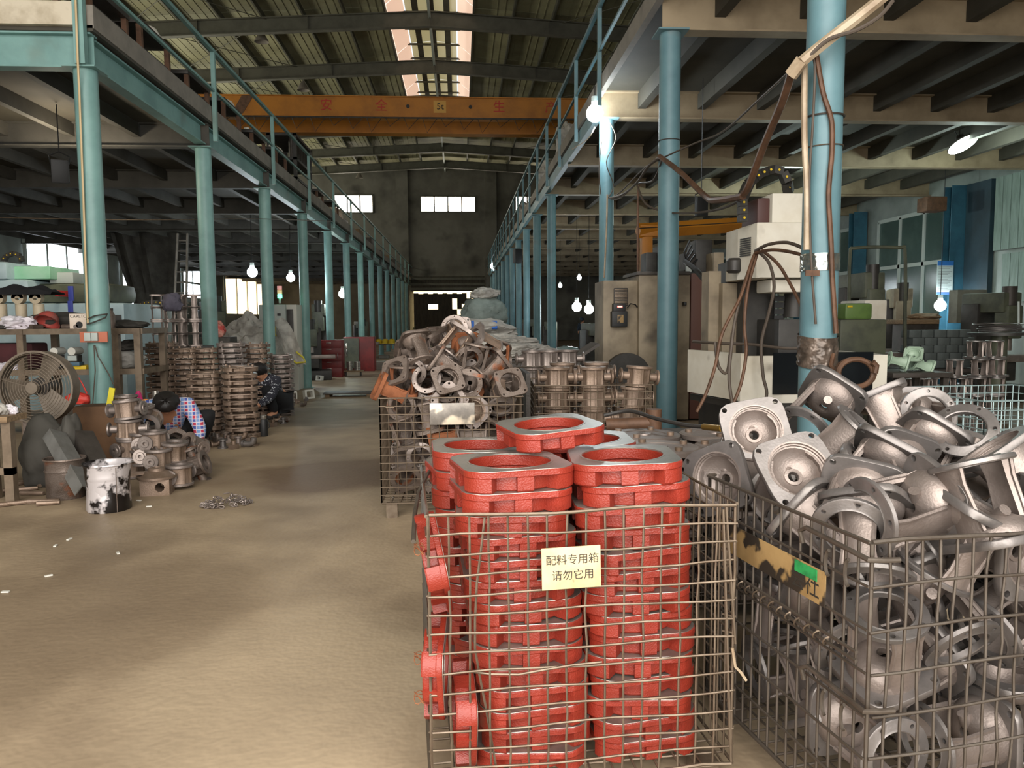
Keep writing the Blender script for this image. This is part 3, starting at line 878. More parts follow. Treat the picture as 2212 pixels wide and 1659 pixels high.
# ---- grey bracket cage at the right
gc = Vector((.879, 1.562, 0)); gr = 9.0
u = Vector((math.cos(R(gr)), math.sin(R(gr)), 0)); v = Vector((-u.y, u.x, 0))
GW, GD = .86, .74
gcen = gc + u * GW / 2 + v * GD / 2
grey_cage = cage('wire_cage', 'dark wire cage heaped with grey pump brackets, a worn sign on its side', gcen, gr, GW, GD, .085, .765, .043, .095, .0036, MT['wire_dark'], True, .008, 0)
gb = Matrix.Rotation(R(-gr), 4, 'Z') @ Matrix.Translation(-gcen)
MT['sign_worn'] = M('worn_sign_plate', '#a08356', .6, 0, '#8a6f46', 8, .4, .7, col3='#2c251d', scale3=11, lo3=.50, hi3=.56)
MT['green_sticker'] = M('green_sticker', '#2f9a55', .5, 0, '#227a42', 20)
sp = sign_plate(grey_cage, Matrix.Translation((-GW / 2 - .012, .02, .612)) @ Matrix.Rotation(R(-90), 4, 'Z') @ FACE, .50, .085, MT['sign_worn'], [('会社', .17, -.008)], MT['black_text'], .06)
put('sticker', MB().box(-.045, .045, -.014, .014, 0, .002).mesh('sticker', MT['green_sticker'], False), sp, loc=(.175, .025, .002))
# coil spring hinge half-way up the side, two latch bars with hooks at the corner
hx = [(-GW / 2 - .016 + .013 * math.cos(a), -GD / 2 + .10 + .0062 * a, .50 + .013 * math.sin(a)) for a in [i * .6 for i in range(150)]]
MB().tube(hx, .0022, 4).build('coil_spring', MT['wire'], grey_cage)
for dz in (0, .02): wire((-GW / 2 - .016, -GD / 2 + .02, .495 + dz), (-GW / 2 - .016, GD / 2, .495 + dz), .0045, MT['wire_dark'], grey_cage, 'hinge_rod')
for z, L_ in ((.735, .22), (.40, .2)):
    MB().tube([(-GW / 2 - .022, -GD / 2 + L_, z - .03), (-GW / 2 - .03, -GD / 2 + L_, z), (-GW / 2 - .026, -GD / 2 + L_ - .02, z + .012), (-GW / 2 - .022, -GD / 2 - .02, z), (-GW / 2 + .01, -GD / 2 - .022, z - .002), (-GW / 2 + .05, -GD / 2 - .022, z - .004)], .0062, 8).build('latch_bar', MT['wire_dark'], grey_cage)
    for yy in (.05, .12): MB().tube([(-GW / 2 - .02, -GD / 2 + yy + .012 * math.sin(a), z - .02 - .03 * (1 - math.cos(a))) for a in [i * .45 for i in range(8)]], .0045, 6).build('latch_hook', MT['wire_dark'], grey_cage)
def aim(px, py, Y, zd, roll=0, s=1.0):
    q_ = Vector(zd).normalized().to_track_quat('Z', 'Y')
    return Matrix.Translation(P(px, py, Y)) @ q_.to_matrix().to_4x4() @ Matrix.Rotation(R(roll), 4, 'Z') @ Matrix.Diagonal((s, s, s, 1))
TOPS = [
 (1625, 950, 2.42, (-.22, -.86, .46), 12, 'grey pump bracket at the cage edge, bowl with two holes facing out'),
 (1705, 1045, 2.10, (-.10, -.80, .60), 18, 'grey pump bracket whose large bowl faces the red castings'),
 (1585, 1035, 2.30, (-.75, -.62, .15), 25, 'grey pump bracket half hidden under the leftmost bowl'),
 (1768, 892, 2.46, (.66, .42, .50), 40, 'grey pump bracket at the peak, round flange towards the red cage'),
 (1918, 905, 2.48, (-.30, .35, .86), 20, 'grey pump bracket at the peak, standing on its round flange'),
 (1985, 985, 2.30, (.62, .30, .68), 50, 'grey pump bracket with a rust-edged square flange near the zinc cage'),
 (1885, 1035, 2.06, (.62, .18, .72), 40, 'grey pump bracket with a bright dome in the middle of the heap'),
 (1850, 1105, 1.86, (.48, .72, .30), 10, 'grey pump bracket whose bright round flange hangs over the cage rim'),
 (1945, 1100, 1.78, (.95, .18, .12), 25, 'grey pump bracket lying on its side along the front rim'),
 (2125, 1085, 1.72, (.16, -.32, -.92), 15, 'grey pump bracket upside down at the front corner, square flange below'),
 (1985, 895, 2.66, (.25, .92, -.10), 0, 'grey pump bracket at the back, round flange standing upright'),
 (1815, 970, 2.26, (-.55, .35, -.72), 30, 'grey pump bracket whose ring leans between the two bowls'),
 (1800, 1060, 2.12, (.70, -.42, .50), 0, 'grey pump bracket seen edge on beside the large bowl'),
 (2195, 1030, 2.00, (-.5, .3, .75), 25, 'grey pump bracket at the right end of the heap'),
 (2060, 1165, 1.76, (.4, -.2, .85), 35, 'grey pump bracket sunk at the front rim under the upside-down one'),
 (1790, 1150, 1.93, (-.5, .6, .55), 12, 'grey pump bracket just inside the side rim above the sign'),
 (1880, 1165, 1.80, (.2, .5, .8), 60, 'grey pump bracket at the near corner of the cage'),
 (2090, 965, 2.30, (.5, .5, -.6), 22, 'grey pump bracket behind the upside-down one, near the zinc cage'),
 (1960, 1040, 2.02, (.1, .85, .45), 22, 'grey pump bracket in shadow between the bright domes'),
]
TOPC = [P(q[0], q[1], q[2]) for q in TOPS]
for k, o in enumerate(HEAP_GREY):
    mx = Matrix.Translation(gcen) @ Matrix.Rotation(R(gr), 4, 'Z') @ Matrix.Translation((o[1] * 1.0, o[2], o[3] + .085)) @ Quaternion(o[4:8]).to_matrix().to_4x4()
    if min((mx.translation - c_).length for c_ in TOPC) < .125: continue
    spawn('bracket', 'pump_bracket', f'grey pump bracket inside the dark cage, {where(o)}', 'bracket', 'brackets inside the dark cage', mx)
for px, py, Y, zd, roll, lab in TOPS:
    spawn('bracket', 'pump_bracket', lab, 'bracket', 'brackets on top of the dark cage', aim(px, py, Y, zd, roll))

# ---- cage with the dark rusty heap, further up the aisle
DW, DD = .89, .72
dcen = Vector((-.061, 4.805 + DD / 2, 0))
dark_cage = cage('wire_cage', 'wire cage heaped with rusty yokes, a blank worn plate on its front', dcen, 0, DW, DD, .10, .765, .052, .053, .0033, MT['wire'], True, 0, 0)
MT['plate_worn'] = M('worn_steel_plate', '#77716a', .35, .4, '#8c857c', 12, .4, .6, col3='#e8d8c0', scale3=6, lo3=.52, hi3=.6)
db = Matrix.Translation(-dcen)
bm_obj(bevel_box(-.14, .14, -.068, .068, -.0015, .0015, .001), 'sign_plate', MT['plate_worn'], dark_cage, matrix=db @ Matrix.Translation(P(977, 894, 4.79)) @ FACE)
wire(db @ P(833, 880, 4.79), db @ P(852, 880, 4.79), .006, MT['wire'], dark_cage, 'latch_hook')
DM = {'*': MT['rusty']}
DMO = {'*': MT['rusty'], 'arm': MT['rust_o'], 'square_flange': MT['rust_o']}
DMG = {'*': MT['brown_iron'], 'round_flange': MT['iron'], 'square_flange': MT['iron']}
rr = random.Random(11)
for k, o in enumerate(HEAP_DARK):
    kk = ['yoke', 'bracket', 'yoke'][o[0]]
    mx = Matrix.Translation(dcen) @ Matrix.Translation((o[1], o[2], o[3] + .08)) @ Quaternion(o[4:8]).to_matrix().to_4x4() @ Matrix.Diagonal((.98, .98, .98, 1))
    spawn(kk, 'yoke_casting' if kk == 'yoke' else 'pump_bracket', (f'rusty yoke in the aisle cage heap, {where(o, .4, .78)}' if kk == 'yoke' else f'rusty bowl bracket in the aisle cage heap, {where(o, .4, .78)}'), 'casting', 'rusty castings in the aisle cage', mx, DMO if rr.random() < .12 else (DMG if rr.random() < .35 else DM))
DT = [(985, 712, 5.25, (.1, .95, -.1), 0, 'bracket', 'pale rusty bracket at the very peak of the aisle heap, round end facing out', DMG, -1),
      (903, 790, 5.0, (.3, .85, .3), 0, 'bracket', 'rusty bracket with its round flange facing the aisle, above the rim', DMG, 1),
      (965, 830, 4.9, (.1, -.85, .45), 15, 'yoke', 'rusty yoke whose square ring faces the camera above the plate', DM, 1),
      (1010, 760, 5.05, (-.1, .8, .4), 0, 'bracket', 'rusty bracket near the peak with an orange arm', DMO, 1),
      (870, 815, 4.95, (-.5, -.7, .5), 20, 'yoke', 'rusty yoke tipped towards the aisle', DM, 1),
      (1095, 840, 4.9, (.2, -.8, .5), 10, 'yoke', 'rusty yoke lying at the rim, square ring facing out', DM, 1),
      (1060, 795, 5.0, (.6, .2, .5), 0, 'yoke', 'rusty yoke leaning at the far shoulder of the heap', DM, 1),
      (845, 845, 4.92, (-.8, -.2, .4), 0, 'yoke', 'orange rusted yoke at the aisle corner of the rim', DMO, 1),
      (935, 755, 5.15, (-.3, .7, .5), 0, 'bracket', 'rusty bracket on the aisle side just under the peak', DM, 1)]
for px, py, Y, zd, roll, kk, lab, mm, sg in DT:
    spawn(kk, 'yoke_casting' if kk == 'yoke' else 'pump_bracket', lab, 'casting', 'rusty castings in the aisle cage', aim(px, py, Y, zd, roll, .95), mm)

# ---- cage with valve bodies beside it
vcen = Vector((.985, 5.53 + .36, 0))
valve_cage = cage('wire_cage', 'low wire cage with three stacks of brown valve bodies', vcen, -2.5, .86, .70, .10, .765, .050, .050, .003, MT['wire'], True)
def vstack(px, Y, n, nm, s=1.08, lean=0, rz=0, z0=.10, grp='valve bodies in the low cage', mats=None, jit=4, pitch=None, top_off=0):
    b0 = P(px, 820, Y)
    for k in range(n):
        f = k / max(1, n - 1)
        i = n - 1 - k
        lab = f'brown valve body, {"topmost" if i == 0 else ORD[i] + " from the top"} of the {nm}'
        mx = xform((b0.x + lean * f * f, Y, z0 + .078 * s + k * (pitch or .158) * s), (rnd.uniform(-1.5, 1.5), lean * 45 * f, rz + rnd.uniform(-jit, jit)), s)
        spawn('valve', 'valve_body', lab, 'valve', grp, mx, mats)
vstack(1203, 5.74, 5, 'stack by the rusty heap', 1.0)
vstack(1281, 5.74, 5, 'middle stack in the low cage', 1.0)
vstack(1352, 5.76, 5, 'leaning stack by the teal column', 1.0, lean=.10)
vstack(1215, 6.06, 5, 'rear stack by the rusty heap', 1.02)
vstack(1288, 6.06, 5, 'rear middle stack in the low cage', 1.02)
# tall open crate wall between the two cages
tag(MB().box(0, .03, 0, .62, 0, .86).build('steel_plate', MT['iron_dark'], None, False, loc=(.47, 5.5, 0)), 'dark steel plate standing between the rusty heap and the low cage', 'plate')
# ---- further cage with grey valve bodies
ccen = Vector((.95, 7.55, 0))
cage('wire_cage', 'far wire cage with grey valve bodies behind the low cage', ccen, 0, 1.0, .72, .10, .80, .055, .055, .003, MT['wire_dark'], False)
VG = {'*': MT['iron']}
for j, px in enumerate((1150, 1187, 1226)):
    vstack(px, 7.4, 5, ['first stack of the far cage', 'second stack of the far cage', 'third stack of the far cage'][j], 1.08, mats=VG, grp='grey valve bodies in the far cage')
# ---- round covers in a cage behind the red one
kcen = Vector((1.02, 3.35, 0))
cage('wire_cage', 'wire cage holding round covers behind the red castings', kcen, 4, .84, .74, .085, .66, .055, .055, .003, MT['wire_dark'], False)
CP = {'*': MT['iron'], 'boss': MT['brown_iron']}
rr = random.Random(3)
for si, (cx, cy, n, nm) in enumerate(((.83, 3.16, 15, 'near left stack'), (1.17, 3.17, 15, 'near right stack'), (.85, 3.52, 15, 'rear left stack'), (1.2, 3.52, 15, 'rear right stack'))):
    for k in range(n):
        i = n - 1 - k
        mx = xform((cx + rr.uniform(-.012, .012), cy + rr.uniform(-.012, .012), .09 + k * .0425), (0, 0, rr.uniform(0, 360)), 1.0)
        if True: spawn('cover', 'cover_plate', f'dark round cover plate with bosses, {"topmost" if i == 0 else ORD[i] + " from the top"} of the {nm}', 'cover', 'round covers', mx, CP)
# ================================================================ people
def skin_mesh(name, pts, edges, mat, root=0, sub=2):
    me = bpy.data.meshes.new(name); me.from_pydata([p[0] for p in pts], edges, [])
    o = bpy.data.objects.new('tmp', me); COL.objects.link(o)
    md = o.modifiers.new('s', 'SKIN'); md.use_smooth_shade = True
    sv = me.skin_vertices[0].data
    for i, p in enumerate(pts):
        r_ = p[1]; sv[i].radius = r_ if hasattr(r_, '__len__') else (r_, r_); sv[i].use_root = (i == root)
    sb = o.modifiers.new('u', 'SUBSURF'); sb.levels = sub; sb.render_levels = sub
    dg = bpy.context.evaluated_depsgraph_get()
    new = bpy.data.meshes.new_from_object(o.evaluated_get(dg)); new.name = name
    bpy.data.objects.remove(o)
    new.materials.clear(); new.materials.append(mat)
    new.polygons.foreach_set('use_smooth', [True] * len(new.polygons))
    return new
def person(label, loc, rz, J, skin, shirt, pants, hair, shoe, group='workers', s=1.0, cap=None):
    t = thing('person', label, 'person', loc, (0, 0, R(rz)), group, s)
    names = []; pts = []; ed = []
    def add(n, p, r_, to=None):
        names.append(n); pts.append((Vector(p), r_))
        if to: ed.append((names.index(to), len(names) - 1))
    V = {k: Vector(v) for k, v in J.items()}
    add('pelvis', V['pelvis'], .125); add('spine', (V['pelvis'] + V['chest']) / 2, .118, 'pelvis'); add('chest', V['chest'], .13, 'spine')
    add('neck', V['neck'], .052, 'chest')
    hd = (V['head'] - V['neck']).normalized(); fw = V['face'].normalized()
    add('skull', V['head'], (.082, .092), 'neck'); add('crown', V['head'] + hd * .085, .06, 'skull')
    add('chin', V['head'] + fw * .075 - hd * .07, .035, 'skull'); add('nose', V['head'] + fw * .105 - hd * .015, .012, 'skull')
    side = fw.cross(hd).normalized()
    for e in (-1, 1): add('ear%d' % e, V['head'] + side * e * .092 - hd * .01, .014, 'skull')
    for e in 'LR':
        add('sh' + e, V['sh' + e], .062, 'chest'); add('el' + e, V['el' + e], .045, 'sh' + e); add('wr' + e, V['wr' + e], .030, 'el' + e)
        fd = (V['wr' + e] - V['el' + e]).normalized()
        sd = fd.cross(Vector((.3, 1, .2))).normalized()
        add('pm' + e, V['wr' + e] + fd * .06, (.036, .02), 'wr' + e)
        for k in range(4):
            b_ = V['wr' + e] + fd * (.095) + sd * (k - 1.5) * .021
            add('fa%d' % k + e, b_, .009, 'pm' + e); add('fb%d' % k + e, b_ + fd * (.04 - .006 * abs(k - 1)) + Vector((0, 0, -.01)), .008, 'fa%d' % k + e)
            add('fc%d' % k + e, b_ + fd * (.062 - .01 * abs(k - 1)) + Vector((0, -.01, -.026)), .007, 'fb%d' % k + e)
        add('ta' + e, V['wr' + e] + fd * .05 + sd * .044, .010, 'pm' + e); add('tb' + e, V['wr' + e] + fd * .085 + sd * .058, .009, 'ta' + e)
        add('hp' + e, V['hp' + e], .092, 'pelvis'); add('kn' + e, V['kn' + e], .062, 'hp' + e); add('an' + e, V['an' + e], .042, 'kn' + e)
        add('to' + e, V['an' + e] + Vector((0, -.15, -.035)), .034, 'an' + e)
    put('body', skin_mesh('body', pts, ed, skin), t)
    ix = names.index
    def sub_(nm, keys, grow, mat, extra=None, lev=2):
        pp = []; ee = []
        for k in keys:
            p, r_ = pts[ix(k)]; r_ = r_ if not hasattr(r_, '__len__') else max(r_); pp.append((p, r_ + grow))
        for a, b_ in ed:
            if names[a] in keys and names[b_] in keys: ee.append((keys.index(names[a]), keys.index(names[b_])))
        put(nm, skin_mesh(nm, pp, ee, mat, 0, lev), t)
    sub_('shirt', ['pelvis', 'spine', 'chest', 'neck', 'shL', 'elL', 'wrL', 'shR', 'elR', 'wrR'], .016, shirt)
    sub_('trousers', ['pelvis', 'hpL', 'knL', 'anL', 'hpR', 'knR', 'anR'], .014, pants)
    for e in 'LR': 
        a_ = V['an' + e]
        put('shoe', skin_mesh('shoe', [(a_ + Vector((0, .05, -.03)), .045), (a_ + Vector((0, -.06, -.035)), .045), (a_ + Vector((0, -.16, -.045)), .035)], [(0, 1), (1, 2)], shoe), t)
    # hair: a cap of displaced sphere around the back and crown of the head
    b = MB(); c = V['head'] + hd * .022 - fw * .018
    up = hd; fr = fw; sd = side
    def hp_(u, v_):
        th = 2 * math.pi * u; ph = v_ * R(150)
        d = up * math.cos(ph) + (fr * math.cos(th) + sd * math.sin(th)) * math.sin(ph)
        r_ = .113 + .008 * mnoise.noise(d * 5) + .004 * math.sin(th * 14)
        return c + d * r_
    b.grid(24, 12, hp_, True).build('hair', hair, t)
    if cap:
        b = MB(); b.grid(24, 8, lambda u, v_: c + (up * math.cos(v_ * R(85)) + (fr * math.cos(2 * math.pi * u) + sd * math.sin(2 * math.pi * u)) * math.sin(v_ * R(85))) * .124, True).build('cap', cap, t)
    return t
def plaid():
    m = bpy.data.materials.new('plaid_cloth'); m.use_nodes = True; nt = m.node_tree; N = nt.nodes; L = nt.links; b = N['Principled BSDF']; b.inputs['Roughness'].default_value = .85
    tc = N.new('ShaderNodeTexCoord')
    def wave(dirn, sc, lo, hi):
        w = N.new('ShaderNodeTexWave'); w.bands_direction = dirn; w.inputs['Scale'].default_value = sc; w.inputs['Distortion'].default_value = 1.2; L.new(tc.outputs['Object'], w.inputs[0])
        r_ = N.new('ShaderNodeValToRGB'); r_.color_ramp.elements[0].position = lo; r_.color_ramp.elements[1].position = hi; L.new(w.outputs['Fac'], r_.inputs[0]); return r_.outputs[0]
    def mix(f, a, c):
        x = N.new('ShaderNodeMixRGB'); L.new(f, x.inputs[0])
        if isinstance(a, str): x.inputs[1].default_value = C(a)
        else: L.new(a, x.inputs[1])
        x.inputs[2].default_value = C(c); return x.outputs[0]
    c = mix(wave('Z', 5, .45, .55), '#c23a52', '#4f5fa8'); c = mix(wave('X', 5, .6, .7), c, '#7a9ccf'); c = mix(wave('Z', 10, .88, .93), c, '#e6dfe6'); c = mix(wave('X', 10, .88, .93), c, '#d8d3df')
    L.new(c, b.inputs['Base Color']); return m
MT['plaid'] = plaid()
MT['skin'] = M('skin', '#b98465', .55, spec=.4)
MT['hair'] = M('black_hair', '#17120f', .6)
MT['black_cloth'] = M('black_cloth', '#141416', .9)
MT['dot_cloth'] = M('spotted_cloth', '#2a2a33', .9, 0, '#cfd2d8', 34, .58, .62)
MT['navy_cloth'] = M('navy_workwear', '#27313c', .9, 0, '#1e2731', 6)
MT['shoe'] = M('dark_shoe', '#2a2522', .7)
wp = P(372, 940, 7.6)
JW = dict(pelvis=(.02, .26, .19), chest=(-.05, .03, .38), neck=(-.025, -.10, .43), head=(-.035, -.22, .455), face=(.0, -.62, -.78),
          shL=(.15, -.02, .42), elL=(.245, -.12, .19), wrL=(.19, -.26, .07), shR=(-.235, -.02, .42), elR=(-.30, -.15, .22), wrR=(-.12, -.27, .07),
          hpL=(.11, .24, .19), knL=(.335, -.06, .33), anL=(.25, .16, .075), hpR=(-.08, .24, .19), knR=(-.17, -.06, .28), anR=(-.15, .14, .075))
person('worker in a plaid shirt squatting with head bowed behind the valve pile', (wp.x, 7.6, 0), 20, JW, MT['skin'], MT['plaid'], MT['black_cloth'], MT['hair'], MT['shoe'], s=1.06)
p2 = GF(578, 905)
J2 = dict(JW); J2.update(pelvis=(.0, .22, .22), chest=(.02, .02, .44), neck=(.02, -.06, .52), head=(.02, -.13, .58), face=(.3, -.85, -.4), shL=(.17, .02, .46), shR=(-.15, .02, .46), elL=(.2, -.14, .28), wrL=(.14, -.3, .2), elR=(-.2, -.14, .28), wrR=(-.1, -.3, .2), knL=(.14, -.16, .40), knR=(-.14, -.14, .40), anL=(.12, .04, .075), anR=(-.12, .05, .075))
person('worker in spotted shirt and black trousers squatting between plate stack and column', (P(573, 900, p2.y).x, p2.y, p2.z), -25, J2, MT['skin'], MT['dot_cloth'], MT['black_cloth'], MT['hair'], MT['shoe'], s=1.15)
p3 = GF(1258, 762)
J3 = dict(pelvis=(0, 0, .95), chest=(0, .0, 1.32), neck=(0, -.02, 1.48), head=(0, -.05, 1.60), face=(.9, -.3, -.25), shL=(.17, 0, 1.40), elL=(.20, -.06, 1.13), wrL=(.17, -.25, 1.05), shR=(-.17, 0, 1.40), elR=(-.2, -.06, 1.13), wrR=(-.15, -.26, 1.05), hpL=(.09, 0, .92), knL=(.10, -.02, .5), anL=(.10, .02, .08), hpR=(-.09, 0, .92), knR=(-.10, -.02, .5), anR=(-.10, .02, .08))
person('worker in dark overalls standing at a far machine under two bright lamps', (p3.x, p3.y, p3.z), -20, J3, MT['skin'], MT['navy_cloth'], MT['navy_cloth'], MT['hair'], MT['shoe'], cap=MT['navy_cloth'])

# ================================================================ left side of the aisle
# ---- stacks of plain ring plates
PROTO['plate'] = [('plate_body', PROTO['ring'][0][1], Matrix.Diagonal((1.18, 1.18, .86, 1)))]
_st = MB(); _st.cyl((0, 0, .045), (0, 0, .0705), .016, 8); _stm = _st.mesh('spacer_stud', MT['brown_iron'])
for k in range(4):
    t = R(90 * k + 45); PROTO['plate'].append(('spacer_stud', _stm, Matrix.Translation((.165 * math.cos(t), .165 * math.sin(t), 0))))
PM = {'*': MT['brown_iron']}; PMG = {'*': MT['iron']}
def plate_stack(px, Y, top_py, nm, rz=0, mats=PM, s=1.0, base=None):
    z0 = FZ(Y) if base is None else base
    x = P(px, 800, Y).x
    ztop = P(px, top_py, Y).z
    n = max(2, round((ztop - z0) / (.0715 * s)))
    for k in range(n):
        i = n - 1 - k
        lab = f'iron ring plate, {"topmost" if i == 0 else (ORD[i] if i < 20 else "lowest") + " from the top"} of {nm}'
        mx = xform((x + rnd.uniform(-.008, .008), Y + rnd.uniform(-.008, .008), z0 + k * .0715 * s), (0, 0, rz + rnd.uniform(-5, 5)), s)
        spawn('plate', 'ring_plate', lab, 'ring plate', 'stacked ring plates', mx, mats)
plate_stack(445, 8.62, 795, 'the stack behind the plaid worker', 0)
plate_stack(518, 8.47, 790, 'the stack beside the black flask', 22)
plate_stack(352, 10.2, 742, 'the stack beside the shelf end', 3)
plate_stack(404, 10.25, 745, 'the stack under the yokes', 0)
plate_stack(448, 10.3, 752, 'the stack behind the second column', 0)
plate_stack(501, 10.4, 738, 'the grey stack under the sack', 18, PMG)
plate_stack(553, 10.9, 738, 'the stack left of the third column', 0)
plate_stack(607, 11.6, 765, 'the slim stack past the third column', 20, PMG)
# ---- pile of valve bodies in front of the first column
def vb(px, py, Y, eul, lab, mats=None, s=1.0):
    spawn('valve', 'valve_body', lab, 'valve', 'valve bodies by the first column', Matrix.Translation(P(px, py, Y)) @ Euler([R(a) for a in eul]).to_matrix().to_4x4() @ Matrix.Diagonal((s, s, s, 1)), mats)
VN = {'*': MT['iron'], 'barrel': MT['brown_iron']}
for k, (px, lab) in enumerate(((283, 'lowest valve body of the upright column of valves'), (280, 'second valve body from the floor in the upright column'), (279, 'third valve body from the floor in the upright column'), (277, 'top valve body of the upright column, ports to both sides'))):
    x = P(px, 950, 6.3).x
    spawn('valve', 'valve_body', lab, 'valve', 'valve bodies by the first column', xform((x, 6.3, .08 + .158 * k), (0, (0, 1, 0, -5)[k], (40, 65, 10, -8)[k]), 1.0), VN)
vb(273, 872, 7.1, (0, 0, -30), 'shiny valve body standing on the brown carton', VN)
vb(333, 952, 6.1, (0, 0, 85), 'valve body whose grey port flange faces out, upper pair', VN)
vb(309, 955, 6.25, (0, 0, 100), 'valve body behind, port flange facing out beside the upright column', VN)
vb(343, 991, 5.98, (0, 0, 88), 'valve body with port flange facing out, lower pair', VN)
vb(316, 985, 6.12, (0, 8, 95), 'valve body with dark port flange under the upper pair', VN)
vb(377, 975, 6.1, (6, 0, 40), 'valve body standing under the rolled dark casting', VN)
vb(388, 1025, 5.85, (0, 0, 80), 'valve body nearest the chain, port flange low', VN)
vb(376, 955, 6.35, (70, 10, 30), 'dark valve body lying open on top of the pile', {'*': MT['rusty']})
vb(418, 965, 6.3, (60, 0, -40), 'valve body lying at the aisle end of the pile', {'*': MT['rusty']})
vb(425, 1005, 6.15, (20, 70, 20), 'valve body on its side on the floor by the aisle', {'*': MT['rusty']})
vb(322, 912, 6.5, (0, 75, 100), 'valve body leaning on the upright column, flange up', VN)
vb(395, 985, 6.35, (10, 0, 0), 'valve body behind the aisle end of the pile', {'*': MT['rusty']})
# pump head with a square foot at the front of the pile
g = G(330, 1072)
ph = thing('pump_casing', 'brown pump casing with square foot and round hole in front of the valves', 'casting', (g.x, g.y + .09, 0), (0, 0, R(8)))
put('square_foot', cut(MB().box(-.1, .1, -.085, .085, 0, .115).mesh('square_foot', MT['brown_iron'], False), [((.035, -.2, .06), (.035, .2, .06), .033)]), ph)
MB().lathe([(.10, .115), (.135, .12), (.135, .135), (.105, .14), (.08, .165), (.06, .17), (.058, .19), (.03, .195), (.028, .17)], 28, cap1=True).build('cone_top', MT['brown_iron'], ph)
MB().cbox((-.11, 0, .155), (.1, .09, .012)).build('flange_wing', MT['brown_iron'], ph)
# cartons, sheet and bags by the column
MT['carton'] = M('brown_carton', '#6f5138', .8, 0, '#5c422d', 4)
c0 = P(245, 905, 7.15)
o = bbox('carton', MT['carton'], -.3, .20, -.16, .12, 0, .50, None, .006, loc=(c0.x, 7.2, 0)); tag(o, 'big brown carton behind the valve pile, beside the first column', 'carton')
# flask and orange bag on a crate behind the worker
fk = thing('vacuum_flask', 'slim steel vacuum flask standing behind the squatting worker', 'flask', (P(336, 850, 8.3).x, 8.3, .28))
MB().lathe([(.034, 0), (.036, .005), (.036, .17), (.030, .185)], 20, cap0=True).build('body', MT['machined'], fk); MB().lathe([(.031, .18), (.031, .235), (.027, .245)], 20, cap1=True).build('cup', MT['machined'], fk)
tag(bbox('wooden_crate', MT['wood'], -.3, .3, -.15, .15, 0, .28, None, .006, loc=(P(355, 880, 8.3).x, 8.32, 0)), 'low wooden crate under the flask behind the worker', 'crate')
def lump(name, c, size, mat, seed, wr=.25, parent=None, sub=4, flat=.75, freq=1.4, rz=0):
    bm = bmesh.new(); bmesh.ops.create_icosphere(bm, subdivisions=sub, radius=1)
    for v_ in bm.verts:
        d = v_.co.normalized()
        k = 1 + wr * mnoise.noise(d * freq + Vector((seed * 3.7, 0, 0))) + wr * .45 * mnoise.noise(d * freq * 2.7 + Vector((0, seed * 2.1, 0))) + wr * .3 * abs(mnoise.noise(d * freq * 5.3 + Vector((0, 0, seed))))
        v_.co = Vector((d.x * k * size[0], d.y * k * size[1], max(d.z * k, -flat) * size[2]))
        v_.co.z += flat * size[2]
    return bm_obj(bm, name, mat, parent, loc=c, rot=(0, 0, R(rz)))
MT['orange_bag'] = M('orange_plastic_bag', '#f08a45', .5, 0, '#f5b068', 6)
MT['pink_bag'] = M('magenta_bag', '#b82a63', .6)
MT['white_bag'] = M('white_plastic_bag', '#e4dfe4', .35, 0, '#cfc6cd', 5, spec=.6)
MT['woven'] = M('grey_woven_bag', '#b7b3ab', .8, 0, '#8d8982', 3.2, .4, .62, .3, 90)
MT['woven_dark'] = M('dark_tarpaulin', '#45423c', .85, 0, '#36332e', 3)
tag(lump('plastic_bag', (P(318, 850, 8.3).x, 8.22, .28), (.07, .06, .09), MT['orange_bag'], 3), 'orange plastic bag on the crate behind the worker', 'bag')
tag(lump('plastic_bag', (P(298, 855, 8.5).x, 8.5, .25), (.045, .05, .14), MT['pink_bag'], 5), 'magenta bag hanging by the end of the shelf', 'bag')
tag(MB().cbox((0, 0, .08), (.05, .015, .16), Euler((0, R(12), 0)).to_matrix()).build('paper_folder', M('yellow_card', '#d9c92f', .6), None, False, loc=(P(248, 850, 7.2).x, 7.12, .50)), 'yellow card standing beside the first column', 'card')
# black flask by the plates
g = G(570, 942)
bf = thing('vacuum_flask', 'black vacuum flask with a silver cap standing on the aisle floor', 'flask', g)
MB().lathe([(.043, 0), (.046, .006), (.046, .17), (.040, .185)], 20, cap0=True, cap1=True).build('body', MT['black'], bf); MB().lathe([(.030, .185), (.034, .19), (.034, .225), (.028, .232)], 20, cap1=True).build('cap', MT['machined'], bf)
MB().tube([(.046, 0, .16), (.062, 0, .14), (.062, 0, .10), (.046, 0, .08)], .005, 6).build('handle', MT['black'], bf)
# ---- small fittings on the floor
def fitting(px, py, k, lab, grp):
    g = GF(px, py); s = rnd.uniform(.75, 1.15)
    t = thing('pipe_fitting', lab, 'fitting', (g.x, g.y, g.z), (0, 0, R(rnd.uniform(0, 360))), grp, s)
    mm = [MT['rusty'], MT['brown_iron'], MT['iron'], MT['iron_edge']][k % 4]
    if k % 3 == 0:
        MB().lathe([(.02, 0), (.05, 0), (.05, .014), (.03, .018), (.026, .07), (.045, .075), (.045, .09), (.018, .09)], 16, closed=True).build('tee_body', mm, t)
        MB().cyl((.02, 0, .045), (.075, 0, .045), .02, 12).build('branch', mm, t)
    elif k % 3 == 1:
        MB().tube([(0, 0, .03), (.05, 0, .03), (.085, 0, .045), (.095, 0, .085)], .026, 12).build('elbow', mm, t); MB().cyl((-.012, 0, .034), (.006, 0, .034), .034, 14).build('collar', mm, t)
    else:
        MB().box(-.045, .045, -.03, .03, 0, .05).build('block', mm, t, False); MB().cyl((0, 0, .05), (0, 0, .085), .024, 12).build('spigot', mm, t)
    return t
